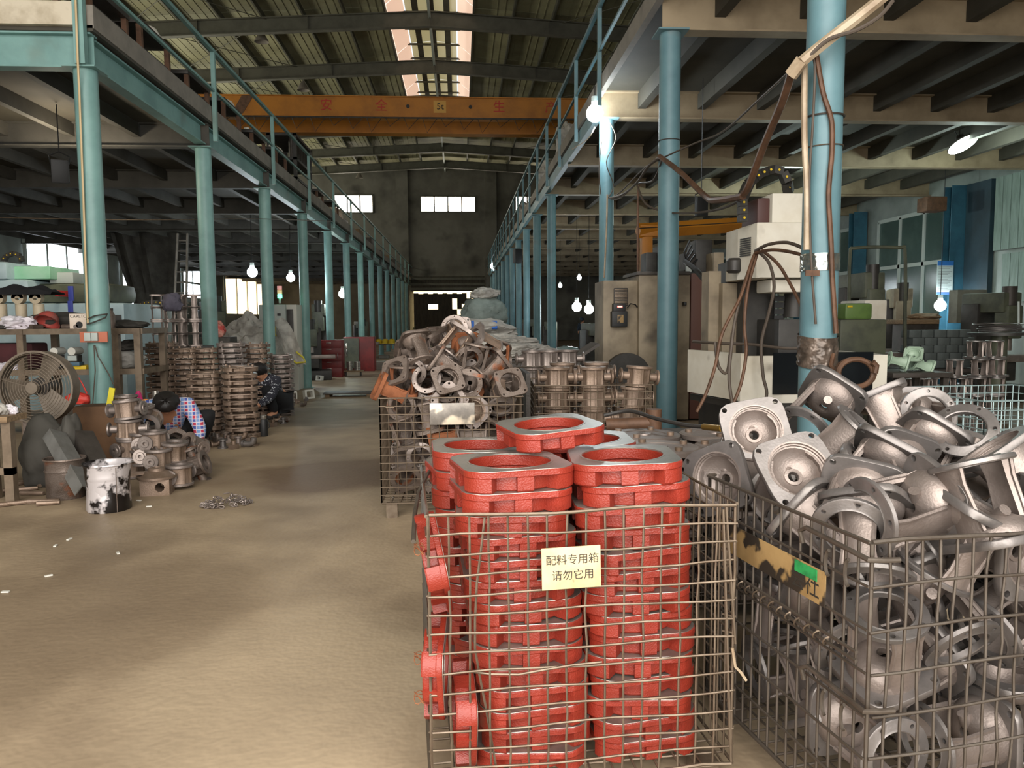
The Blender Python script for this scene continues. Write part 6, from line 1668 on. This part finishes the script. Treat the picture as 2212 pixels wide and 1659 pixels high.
# ================================================================ back wall: windows and the gate with daylight leaking in
def back_window(n, px0, px1, py0, py1, mull):
    a, b = P(px0, py0, YF - .03), P(px1, py1, YF - .03)
    w_ = struct(put('window_%d' % n, None))
    N_ = mull
    for j in range(N_):
        x0 = a.x + (b.x - a.x) * j / N_; x1 = a.x + (b.x - a.x) * (j + 1) / N_
        MB().box(x0 + .04, x1 - .04, YF - .06, YF - .04, b.z + .05, a.z - .05).build('pane', MT['pane_far'], w_, False)
        MB().box(x1 - .05, x1 + .05, YF - .12, YF, b.z, a.z).build('frame', MT['rafter'], w_, False)
    for z in (a.z, b.z): MB().box(a.x, b.x, YF - .12, YF, z - .05, z + .05).build('frame', MT['rafter'], w_, False)
    MB().box(a.x - .05, a.x + .05, YF - .12, YF, b.z, a.z).build('frame', MT['rafter'], w_, False)
back_window(20, 722, 806, 421, 460, 3); back_window(21, 908, 1027, 424, 458, 4); back_window(22, 1113, 1190, 424, 458, 3)
for px in (870, 1060):
    p = P(px, 500, YF); struct(MB().box(p.x - .45, p.x + .45, YF - .35, YF, -.42, 13).build('pier_column', MT['wall_far'], None, False))
dr = struct(put('door_1', None))
a, b = P(893, 605, YF - .4), P(1040, 740, YF - .4)
MT['gate_dark'] = M('dark_corrugated_gate', '#3c362b', .8, 0, '#2c2820', 1.5, stretch=(6, 1, 1))
n_ = 14; nr = 9
ztop = P(900, 634, YF).z
gone = {(8, 7), (8, 6), (11, 8), (12, 7), (11, 6), (12, 6), (10, 6), (9, 5), (10, 5), (11, 5), (11, 4), (9, 3), (10, 3), (13, 7), (3, 6), (4, 6)}
for k in range(n_):
    x0 = a.x + (b.x - a.x) * k / n_; x1 = a.x + (b.x - a.x) * (k + 1) / n_
    for r_ in range(nr):
        if (k, r_) in gone: continue
        z0 = -.42 + (ztop + .42) * r_ / nr; z1 = -.42 + (ztop + .42) * (r_ + 1) / nr
        MB().box(x0, x1, YF - .4 + .01 * (k % 2), YF - .37 + .01 * (k % 2), z0, z1 - (.05 if r_ == nr - 1 and k % 2 else 0)).build('gate_sheet', MT['gate_dark'], dr, False)
MB().box(a.x, b.x, YF - .34, YF - .3, -.42, P(900, 630, YF).z).build('daylight_gap', E('daylight_gap', '#ffe3a8', 2.5), dr, False)
for py in (600, 612, 622): MB().box(a.x - .3, b.x + .3, YF - .45, YF - .38, P(900, py + 5, YF).z, P(900, py, YF).z).build('lintel_rail', MT['rafter'], dr, False)
MB().box(a.x - .2, b.x + .3, YF - .42, YF - .28, P(900, 630, YF).z, P(900, 598, YF).z).build('lintel_board', MT['gate_dark'], dr, False)

# ================================================================ left wall windows and what stands before them
XV = XL + .03
def left_window(n, px0, px1, py0, py1, mat, mull=2, rows=1):
    y0, y1 = W(px0, (py0 + py1) / 2, XV).y, W(px1, (py0 + py1) / 2, XV).y
    z1, z0 = W((px0 + px1) / 2, py0, XV).z, W((px0 + px1) / 2, py1, XV).z
    w_ = struct(put('window_%d' % n, None))
    for j in range(mull):
        for r_ in range(rows):
            ya = y0 + (y1 - y0) * j / mull; yb = y0 + (y1 - y0) * (j + 1) / mull; za = z0 + (z1 - z0) * r_ / rows; zb = z0 + (z1 - z0) * (r_ + 1) / rows
            MB().box(XV, XV + .02, ya + .05, yb - .05, za + .05, zb - .05).build('pane', mat, w_, False)
    for j in range(mull + 1):
        y = y0 + (y1 - y0) * j / mull; MB().box(XV, XV + .08, y - .06, y + .06, z0, z1).build('frame', MT['frame_white'], w_, False)
    for r_ in range(rows + 1):
        z = z0 + (z1 - z0) * r_ / rows; MB().box(XV, XV + .08, y0, y1, z - .05, z + .05).build('frame', MT['frame_white'], w_, False)
left_window(30, 52, 178, 520, 605, MT['pane'], 3)
left_window(31, 262, 330, 570, 702, MT['pane'], 2, 2)
left_window(32, 393, 432, 578, 645, MT['pane'], 2, 2)
left_window(33, 485, 572, 598, 680, E('warm_office', '#ffe0b0', 2.2), 4)
left_window(34, 680, 812, 632, 648, MT['pane_teal'], 4)
left_window(35, 690, 800, 660, 694, E('teal_office', '#cdf3d6', 2.5), 3)
# hanging dark tarpaulin
y_ = 26.0
a, b, c_, d_ = P(238, 503, y_), P(392, 503, y_), P(385, 720, y_ + 2), P(300, 700, y_ + 1)
def tp(u, v_):
    top = a.lerp(b, u); bot = d_.lerp(c_, u); p = top.lerp(bot, v_); p.y += .15 * mnoise.noise(Vector((u * 9, v_ * 2, 0))) ; return p
tag(MB().grid(24, 10, tp).build('tarpaulin', MT['woven_dark']), 'dark tarpaulin hanging under the left mezzanine before bright windows', 'tarpaulin')
# ladder
ld = thing('ladder', 'thin metal ladder leaning up to the left mezzanine', 'ladder', (0, 0, 0))
for px0, px1 in ((376, 384), (409, 405)): MB().cyl(Vector((P(px0, 700, 13.6).x, 13.2, FZ(13.2))), P(px1, 505, 14.2), .022, 8).build('rail', MT['grey_steel'], ld)
for k in range(9):
    f = k / 8; MB().cyl(P(376 + 8 * f, 700 - 180 * f, 13.6 + .57 * f), P(409 - 4 * f, 700 - 180 * f, 13.6 + .57 * f), .012, 6).build('rung', MT['grey_steel'], ld)
# big pale lathe behind the shelf
YL = 11.6
lt = thing('cnc_lathe', 'pale blue-grey lathe with green top panel behind the left shelf', 'machine', (0, 0, 0))
MT['pale_blue'] = M('pale_blue_machine', '#a9bec2', .45, 0, '#97adb2', 2)
MT['green_top'] = M('pale_green_panel', '#9fcdb0', .5, 0, '#86c29b', 2)  # even pale green colour of the lathe's top panel
pxbox('body', -60, 270, 655, 760, YL, YL + 1.4, MT['pale_blue'], lt, .04, FZ(YL))
pxbox('hood', -60, 62, 603, 655, YL + .1, YL + 1.3, MT['pale_blue'], lt, .08)
pxbox('dark_roof', 62, 240, 612, 655, YL + .35, YL + 1.3, MT['olive_m'], lt, .1)
pxbox('top_panel', 12, 108, 575, 603, YL + .3, YL + 1.2, MT['green_top'], lt, .02)
pxbox('left_cover', -60, 14, 565, 604, YL + .1, YL + 1.2, MT['pale_blue'], lt, .05)
pxbox('switch_box', 106, 158, 588, 612, YL + .5, YL + 1.2, MT['frame_white'], lt, .02)
pxbox('blue_stripe', 147, 158, 618, 650, YL - .01, YL + .01, M('blue_stripe', '#3f4aa0', .5), lt, .001)
pxbox('stripe_extension', 147, 158, 650, 700, YL - .012, YL, bpy.data.materials['blue_stripe'], lt, .001)
pxbox('lower_window', 196, 262, 680, 700, YL - .015, YL, MT['machine_dark'], lt, .003)
pxbox('red_switch', 118, 126, 627, 640, YL - .04, YL + .3, M('red_switch', '#c22a2a', .5), lt, .01)
dragchain([(8, 565, 12.2), (14, 553, 12.2), (30, 547, 12.2), (44, 553, 12.2), (48, 566, 12.2)], 'black drag chain loop on top of the pale lathe')
pxw = thing('machine_cabinet', 'white cabinet glimpsed between the shelf end and the yokes', 'cabinet', (0, 0, 0)); pxbox('cabinet_body', 286, 352, 668, 745, 13.4, 13.9, MT['frame_white'], pxw, .02, FZ(13.4)); pxbox('vent_strip', 308, 330, 680, 684, 13.38, 13.4, MT['machine_dark'], pxw, .002)
dragchain([(285, 665, 13.5), (310, 655, 13.5), (335, 652, 13.5), (352, 655, 13.5)], 'black drag chain arching behind the shelf end')
# standing yokes on a table behind the plates, with a jacket thrown over
t = thing('steel_table', 'steel table under the rows of standing yokes, left side', 'table', (P(380, 740, 11.3).x, 11.3, FZ(11.3)))
ztab = P(380, 748, 11.3).z - FZ(11.3)
bbox('table_top', MT['iron_dark'], -.42, .42, -.35, .35, ztab - .04, ztab, t, .006)
for sx in (-1, 1):
    for sy in (-1, 1): MB().box(sx * .38 - .03, sx * .38 + .03, sy * .3 - .03, sy * .3 + .03, 0, ztab - .04).build('leg', MT['iron_dark'], t, False)
YM2 = {'*': MT['iron']}
for row in range(4):
    for i in range(4):
        spawn('yoke', 'yoke_casting', f'dark yoke standing on the left table, {ORD[i]} in the {["bottom", "second", "third", "top"][row]} row', 'casting', 'yokes on the left table', xform((P(342 + 27 * i, 740, 11.2).x, 11.2, ztab + FZ(11.3) + .092 + .184 * row), (0 if row % 2 else 180, 0, 20 + 30 * i), .88), YM2)
tag(lump('work_jacket', Vector((P(375, 660, 11.1).x, 11.08, P(375, 672, 11.1).z)), (.13, .12, .14), M('grey_jacket', '#5b5763', .9, 0, '#4a4652', 4), 71, .3), 'grey work jacket draped over the standing yokes', 'jacket')
# bulk bag behind the plates
bgp = P(535, 720, 17.0)
bb_ = thing('bulk_bag', 'large grey-white woven bulk bag slumped behind the third column', 'bag', (bgp.x, 17.0, FZ(17)))
lump('bag_body', (0, 0, .45), (.72, .5, .72), MT['woven'], 81, .42, bb_, 5, .7, 1.8)
lump('dark_load', (.0, -.25, 0), (.55, .4, .62), MT['woven_dark'], 82, .25, bb_, 4, .8)
b = MB(); p0, p1 = P(592, 690, 16.3), P(645, 790, 15.9)
q0 = Vector((bgp.x, 17.0, FZ(17)))
def flap(u, v_):
    p = p0.lerp(p1, v_) - q0; p.x += (u - .5) * (.42 - .1 * v_); p.y += .06 * math.sin(u * 7 + v_ * 5); p.z += .04 * math.sin(u * 9) + .12 * math.sin(math.pi * v_); return p
b.grid(8, 14, flap).build('bag_flap', MT['woven'], bb_)
MT['yellow_strap'] = M('yellow_strap', '#c9bb3d', .6)
MB().tube([P(592, 705, 16.2) - q0, P(594, 725, 16.2) - q0, P(606, 722, 16.2) - q0], .03, 6).build('strap', MT['yellow_strap'], bb_)
MB().tube([P(640, 760, 15.85) - q0, P(655, 772, 15.85) - q0, P(660, 782, 15.85) - q0, P(640, 784, 15.85) - q0, P(626, 774, 15.85) - q0], .02, 6).build('strap', MT['yellow_strap'], bb_)
tag(bbox('steel_crate', MT['iron_dark'], -.3, .3, -.25, .25, 0, P(470, 728, 15.2).z - FZ(15.2), None, .01, loc=(P(470, 728, 15.2).x, 15.2, FZ(15.2))), 'dark crate under the red printed bag', 'crate')
tag(lump('plastic_bag', (P(470, 710, 15.2).x, 15.2, P(470, 728, 15.2).z), (.14, .12, .17), M('red_white_bag', '#c2443f', .6, 0, '#d8a08f', 9), 85, .3), 'red printed bag beside the second column', 'bag')
# white cabinet with signal tower behind the third column
wc = thing('machine_cabinet', 'white machine cabinet with signal tower right of the third column', 'cabinet', (0, 0, 0))
pxbox('cabinet_body', 560, 618, 658, 760, 18.6, 19.3, MT['frame_white'], wc, .02, FZ(18.6)); pxbox('cabinet_door', 618, 642, 658, 762, 18.7, 19.6, MT['white_part'], wc, .02, FZ(18.6)); pxbox('dark_opening', 620, 634, 668, 740, 18.68, 18.7, MT['machine_dark'], wc, .004); pxbox('door_handle', 599, 606, 677, 682, 18.57, 18.6, MT['black'], wc, .003)
tw = P(605, 655, 18.9)
MB().cyl(tw, tw + Vector((0, 0, .12)), .03, 10).build('tower_stem', MT['frame_white'], wc)
for k, (m_, e_) in enumerate((('#40ffb0', 5), ('#e0c020', .4), ('#d02020', .4))): MB().cyl(tw + Vector((0, 0, .12 + .1 * k)), tw + Vector((0, 0, .21 + .1 * k)), .055, 14).build(['green_light', 'yellow_light', 'red_light'][k], E('tower_%d' % k, m_, e_), wc)
# red tool cabinets
for k, (px0, px1, py0, py1, lab) in enumerate(((682, 738, 735, 815, 'red tool cabinet with drawers behind the fifth column'), (742, 808, 728, 802, 'red cabinet with open grey door, right of the fifth column'))):
    g = GF((px0 + px1) / 2, py1); Y0 = g.y
    t = thing('tool_cabinet', lab, 'cabinet', (0, 0, 0), None, 'red cabinets')
    pxbox('cabinet_body', px0, px1, py0, py1, Y0, Y0 + .6, MT['red_dark'], t, .01, FZ(Y0))
    zt2 = P(px0, py0, Y0).z; H = zt2 - FZ(Y0)
    x0, x1 = P(px0, py0, Y0).x, P(px1, py0, Y0).x
    if k == 0:
        for j in range(5):
            d = bbox('drawer', MT['red_dark'], x0 + .02, x1 - .02, Y0 - .02, Y0, FZ(Y0) + .1 + j * (H - .14) / 5, FZ(Y0) + .08 + (j + 1) * (H - .14) / 5, t, .004)
            bbox('handle', MT['machined'], (x0 + x1) / 2 - .07, (x0 + x1) / 2 + .07, Y0 - .045, Y0 - .02, FZ(Y0) + .05 + (j + 1) * (H - .14) / 5, FZ(Y0) + .07 + (j + 1) * (H - .14) / 5, d, .004)
    else:
        bbox('open_door', MT['olive_m'], x0 - .02, x0 + .5 * (x1 - x0), Y0 - .06, Y0 - .03, FZ(Y0) + .1, zt2 - .05, t, .004); bbox('foil_piece', MT['foil'], x0 + .05, x0 + .12, Y0 - .08, Y0 - .06, FZ(Y0) + .5, zt2 - .2, t, .01)
# low trolley with shiny rings
g = GF(765, 812); t = thing('flat_trolley', 'low trolley with a stack of shiny rings before the red cabinet', 'trolley', (g.x, g.y, g.z))
bbox('deck', MT['wood'], -.28, .28, -.2, .2, .14, .17, t, .005)
for sx in (-1, 1): MB().cyl((sx * .22, -.16, .0), (sx * .22, -.16, .14), .03, 8).build('leg', MT['iron_dark'], t)
for k in range(10): MB().lathe([(.07, 0), (.1, 0), (.1, .045), (.07, .045)], 16, (-.12 + .22 * (k % 2), 0, .17 + .055 * (k // 2)), closed=True).build('ring', MT['machined'], t)
# pallet sheet lying in the aisle
g0 = [GF(px, py) for px, py in ((680, 850), (828, 848), (800, 862), (690, 858))]
gm_ = GF(755, 855); tag(bbox('floor_plate', MT['iron_dark'], -.55, .55, -.28, .28, .06, .085, None, .005, loc=(gm_.x, gm_.y, gm_.z), rot=(0, 0, R(3))), 'dark flat steel plate on blocks lying in the aisle', 'plate')
for sx in (-1, 1): tag(MB().box(-.05, .05, -.22, .22, 0, .06).build('wood_block', MT['wood'], None, False, loc=(gm_.x + sx * .45, gm_.y, gm_.z)), 'wood block under the %s end of the floor plate' % ('near' if sx < 0 else 'far'), 'block')
# yellow castings on a table
g = GF(820, 772); Y0 = g.y
t = thing('steel_table', 'low table of yellow castings beyond the red cabinets', 'table', (P(815, 740, Y0).x, Y0, FZ(Y0)))
zt3 = P(815, 742, Y0).z - FZ(Y0)
bbox('table_top', MT['iron_dark'], -.95, .95, -.5, .5, zt3 - .04, zt3, t, .01)
for sx in (-1, 1): MB().box(sx * .8 - .04, sx * .8 + .04, -.04, .04, 0, zt3 - .04).build('leg', MT['iron_dark'], t, False)
for k in range(12):
    x = P(815, 740, Y0).x - .8 + .29 * (k % 6); y = Y0 - .25 + .45 * (k // 6)
    q_ = thing('yellow_casting', f'yellow painted casting, {ORD[k % 6]} in the {"front" if k < 6 else "rear"} row on the far table', 'casting', (x, y, FZ(Y0) + zt3), None, 'yellow castings')
    MB().lathe([(.12, 0), (.13, .02), (.12, .14), (.08, .19), (.04, .2)], 14, cap0=True, cap1=True).build('dome', MT['yellow'], q_); MB().box(-.13, .13, -.13, .13, 0, .03).build('foot', MT['yellow'], q_, False)
# grey crates beside, plants and blue bin further back
for k, (px, py, w_, h_) in enumerate(((818, 798, .5, .28), (850, 796, .3, .2), (828, 775, .42, .14))):
    g = GF(px, py); tag(bbox('moulded_crate', MT['slab_edge'], -w_ / 2, w_ / 2, -.25, .25, 0, h_, None, .02, loc=(g.x, g.y + (.0 if k < 2 else .45), g.z)), ['grey crate on the floor right of the red cabinets', 'small grey crate beside the larger one', 'flat grey crate behind the two others'][k], 'crate')
g = GF(905, 742)
pl = thing('potted_plant', 'dusty shrub in a pot near the far columns', 'plant', (g.x - .2, g.y, g.z)); MB().lathe([(.25, 0), (.32, .3), (.3, .3)], 16, cap0=True, cap1=True).build('pot', MT['dark_blue'], pl)
MT['leaf'] = M('dusty_leaf', '#4f5231', .8, 0, '#3d4026', 4)
rr = random.Random(5); b = MB()
for k in range(220):
    a = Vector((rr.gauss(0, .3), rr.gauss(0, .3), .45 + abs(rr.gauss(0, .3)))); e = Euler((rr.uniform(0, 6), rr.uniform(0, 6), rr.uniform(0, 6))).to_matrix()
    b._add([a + e @ Vector(q_) for q_ in ((-.03, 0, 0), (0, -.09, .01), (.03, 0, 0), (0, .09, .01))], [(0, 1, 2, 3)])
o = b.build('foliage', MT['leaf'], pl); o['kind'] = 'stuff'
g = GF(928, 728); bn = thing('waste_bin', 'blue waste bin near the far gate', 'bin', g); MB().lathe([(.3, 0), (.36, .9), (.38, .92), (.34, .92)], 16, cap0=True, cap1=True).build('bin_body', M('blue_bin', '#2a4f8a', .5), bn); MB().lathe([(.38, .92), (.36, .98), (.1, 1.02)], 16, cap1=True).build('lid', bpy.data.materials['blue_bin'], bn)
# ================================================================ bags and stacked goods along the aisle
def bagpile(px, py_bot, py_top, Y, w, lab, mat, seed, wr=.22, sub=4, z=None):
    p = P(px, py_bot, Y); h = P(px, py_top, Y).z - p.z
    if z: tag(bbox('steel_crate', MT['iron_dark'], -w * .28, w * .28, -w * .22, w * .22, 0, p.z - FZ(Y), None, .01, loc=(p.x, Y, FZ(Y))), 'dark crate under the ' + z, 'crate', 'crates under the bags')
    return tag(lump('woven_bag', (p.x, Y, p.z), (w / 2, w * .38, h / 1.65), mat, seed, wr, None, sub, .65, 1.9), lab, 'bag', 'woven bags in the aisle')
MT['woven_white'] = M('white_woven_bag', '#bdb9b2', .75, 0, '#9a968f', 4, .4, .6, .3, 60)
MT['woven_green'] = M('grey_green_bag', '#7f8a84', .8, 0, '#66706b', 3, .4, .6, .3, 60)
bagpile(1048, 770, 670, 14.0, .9, 'grey-green bulk bag, lower one of the tall pile', MT['woven_green'], 91, z='tall bag pile')
bagpile(1046, 702, 640, 14.0, .82, 'grey-green bulk bag, upper one of the tall pile', MT['woven_green'], 92)
bagpile(1048, 645, 622, 14.0, .5, 'crumpled sacking on top of the tall bag pile', MT['woven'], 93, .4)
wbg = bagpile(1032, 730, 690, 10.2, .95, 'white bag with blue bands over the rusty heap', MT['woven_white'], 94, .3, z='banded bag')
for k, px in enumerate((984, 1018, 1068)):
    p = P(px, 702, 9.85) - wbg.location
    MB().cbox(p, (.07, .02, .12), Euler((R(-35), 0, 0)).to_matrix()).build('blue_band', M('blue_band', '#2f5fae', .6) if k == 0 else bpy.data.materials['blue_band'], wbg, False)
bagpile(1065, 758, 722, 9.6, 1.0, 'grey dirty sacking spread below the banded bag', MT['woven'], 95, .38, 5, z='dirty sacking')
bagpile(1110, 772, 742, 9.0, .9, 'grey sacking sliding towards the far wire cage', MT['woven'], 96, .38, 5, z='sliding sacking')
bagpile(1000, 770, 735, 10.0, .7, 'grey sack behind the peak of the rusty heap', MT['woven'], 97, .3, z='sack behind the heap')
tag(bbox('wooden_pallet', MT['wood'], -.55, .55, -.4, .4, 0, 1.0, None, .01, loc=(P(1105, 740, 13).x, 13.2, FZ(13))), 'wooden crate beside the white bags, before the right columns', 'crate')
tag(bbox('dark_stillage', MT['iron_dark'], -.9, .9, -.5, .5, 0, .75, None, .01, loc=(P(1185, 760, 14.6).x, 15.2, FZ(14.6))), 'dark low stillage between the far right columns', 'stillage')
ch_ = MB(); ch_.cbox((0, 0, 0), (.62, .5, .03), Euler((0, R(-32), 0)).to_matrix()); ch_.cbox((-.22, 0, -.08), (.05, .5, .3)); ch_.cbox((.0, 0, -(P(1235, 775, 8.4).z) / 2), (.12, .4, P(1235, 775, 8.4).z)); tag(ch_.build('steel_chute', MT['iron_dark'], None, False, loc=P(1235, 775, 8.4)), 'dark tilted steel chute beyond the far cage', 'chute')
# second pallet of film-wrapped goods, bench and machines near the far worker
tag(lump('wrapped_goods', (P(1225, 740, 19).x, 19, FZ(19)), (.5, .5, .55), M('clear_film', '#9fb0ae', .25, .2, '#7f918f', 5), 99, .3), 'film-wrapped goods near the far standing worker', 'goods')
for k, (px, py, Y, lab) in enumerate(((1190, 690, 26, 'small dark machine left of the far standing worker'), (1290, 690, 17, 'dark machine right of the far standing worker'), (1150, 685, 32, 'far dark machine behind the right columns'))):
    mill(lab, px, py, Y, .9, (MT['machine_dark'], MT['olive_m'], MT['machine_dark']), 15 * k)
for k, (px, py, Y, lab) in enumerate(((690, 650, 27, 'dark machine behind the fourth column, left side'), (670, 690, 22, 'dark machine beside the white cabinet'), (780, 690, 34, 'far dark machine before the lit office'), (460, 640, 19, 'dark machine behind the bulk bag'))):
    mill(lab, px, py, Y, 1.1, (MT['machine_dark'], MT['olive_m'], MT['machine_dark']), 10 * k)
# ================================================================ goods on the mezzanines
MT['white_disc'] = M('white_disc', '#d8d3c8', .5)
rr = random.Random(8)
for k, y in enumerate((9.0, 10.3, 11.9, 13.6, 15.3, 17.2, 21.8, 24.5)):
    h_ = .56 if k % 2 else .46
    t = thing('steel_stand', f'dark steel stand on the left mezzanine, {ORD[k]} from the corner', 'stand', (LXc - .14, y, LT + .06), None, 'stands on the left mezzanine')
    bbox('stand_top', MT['machine_dark'], -.2, .2, -.5, .5, h_, h_ + .06, t, .01); bbox('lower_shelf', MT['machine_dark'], -.18, .18, -.45, .45, .28, .31, t, .006)
    for sx in (-1, 1):
        for sy in (-1, 1): MB().box(sx * .16 - .03, sx * .16 + .03, sy * .44 - .03, sy * .44 + .03, 0, h_).build('leg', MT['conduit_rust'], t, False)
    d = thing('pump_cover', f'white round cover on the {ORD[k]} stand of the left mezzanine', 'cover', (LXc - .14, y + .15, LT + .06 + h_ + .06), None, 'white covers on the mezzanine')
    MB().lathe([(.17, 0), (.18, .03), (.14, .1), (.06, .14)], 20, cap0=True, cap1=True).build('dome', MT['white_disc'], d); MB().cyl((0, -.3, 0), (0, -.3, .1), .05, 12).build('spigot', MT['white_disc'], d)
rk = thing('bar_rack', 'tall dark rack of upright bars on the left mezzanine', 'rack', (LXc - .28, 19.6, LT + .06))
for y in (-.9, .9):
    for x in (-.3, .3): MB().box(x - .04, x + .04, y - .04, y + .04, 0, 1.35).build('post', MT['machine_dark'], rk, False)
for z in (.3, .75, 1.3): MB().box(-.34, .34, -.94, .94, z, z + .06).build('shelf', MT['machine_dark'], rk, False)
for k in range(9): MB().cyl((.2, -.75 + .19 * k, .8), (.2, -.75 + .19 * k, 1.28), .07, 10).build('bar', MT['iron_dark'], rk)
tag(lump('plastic_bag', (P(705, 440, 25.5).x, 25.5, LT + .06), (.5, .4, .4), M('orange_white_sack', '#c9b9a4', .7, 0, '#b5633a', 3, .5, .6), 101, .25), 'orange and white sack on the left mezzanine', 'sack')
for k in range(6):
    y = 27.5 + 4.2 * k
    tag(bbox('crate', [MT['machine_dark'], MT['wood'], MT['iron_dark']][k % 3], -.4, .4, -.6, .6, 0, .5 + .1 * (k % 3), None, .02, loc=(LXc - .5, y, LT + .06)), f'dusty crate on the left mezzanine, {ORD[k]} beyond the orange sack', 'crate', 'crates on the left mezzanine')
for k, (px, py, Y) in enumerate(((1186, 378, 17.5), (1166, 420, 21.5), (1122, 475, 29))):
    tag(lump('plastic_bag', (RXc + .12, Y, RB + .5), (.25, .5, .42), MT['woven_white'], 110 + k, .4), ['crumpled white sacking at the right mezzanine edge, nearest', 'crumpled white sacking at the right mezzanine edge, middle', 'crumpled white sacking at the right mezzanine edge, far'][k], 'sack', 'sacks on the right mezzanine')
# loudspeaker-like dark box on a far column
p = P(1106, 550, 29.5); tag(bbox('junction_box', MT['black'], -.16, .16, -.1, .1, -.28, .28, None, .03, loc=(RXc - .06, 30.4 - CR - .11, p.z), rot=(0, 0, R(30))), 'black diamond-shaped box on a far right column', 'box')
# thin string lines along the aisle ceiling
cable([(0, 470, 13), (300, 475, 13), (560, 473, 15), (720, 478, 19)], .008, 'thin wire strung under the left mezzanine beams', 'wire')

# small paper and metal chips on the aisle floor
for k, (px, py) in enumerate(((12, 1280), (105, 1245), (150, 1166), (255, 1196), (300, 1082), (322, 1095), (440, 1006), (120, 1180))):
    g = G(px, py); tag(MB().cbox((0, 0, .004), (.035, .014, .006)).build('paper_scrap', MT['white_part'], None, False, loc=g, rot=(0, 0, R(40 * k))), f'tiny pale scrap on the aisle floor, {ORD[k]} counted from the left edge', 'scrap', 'scraps on the floor')
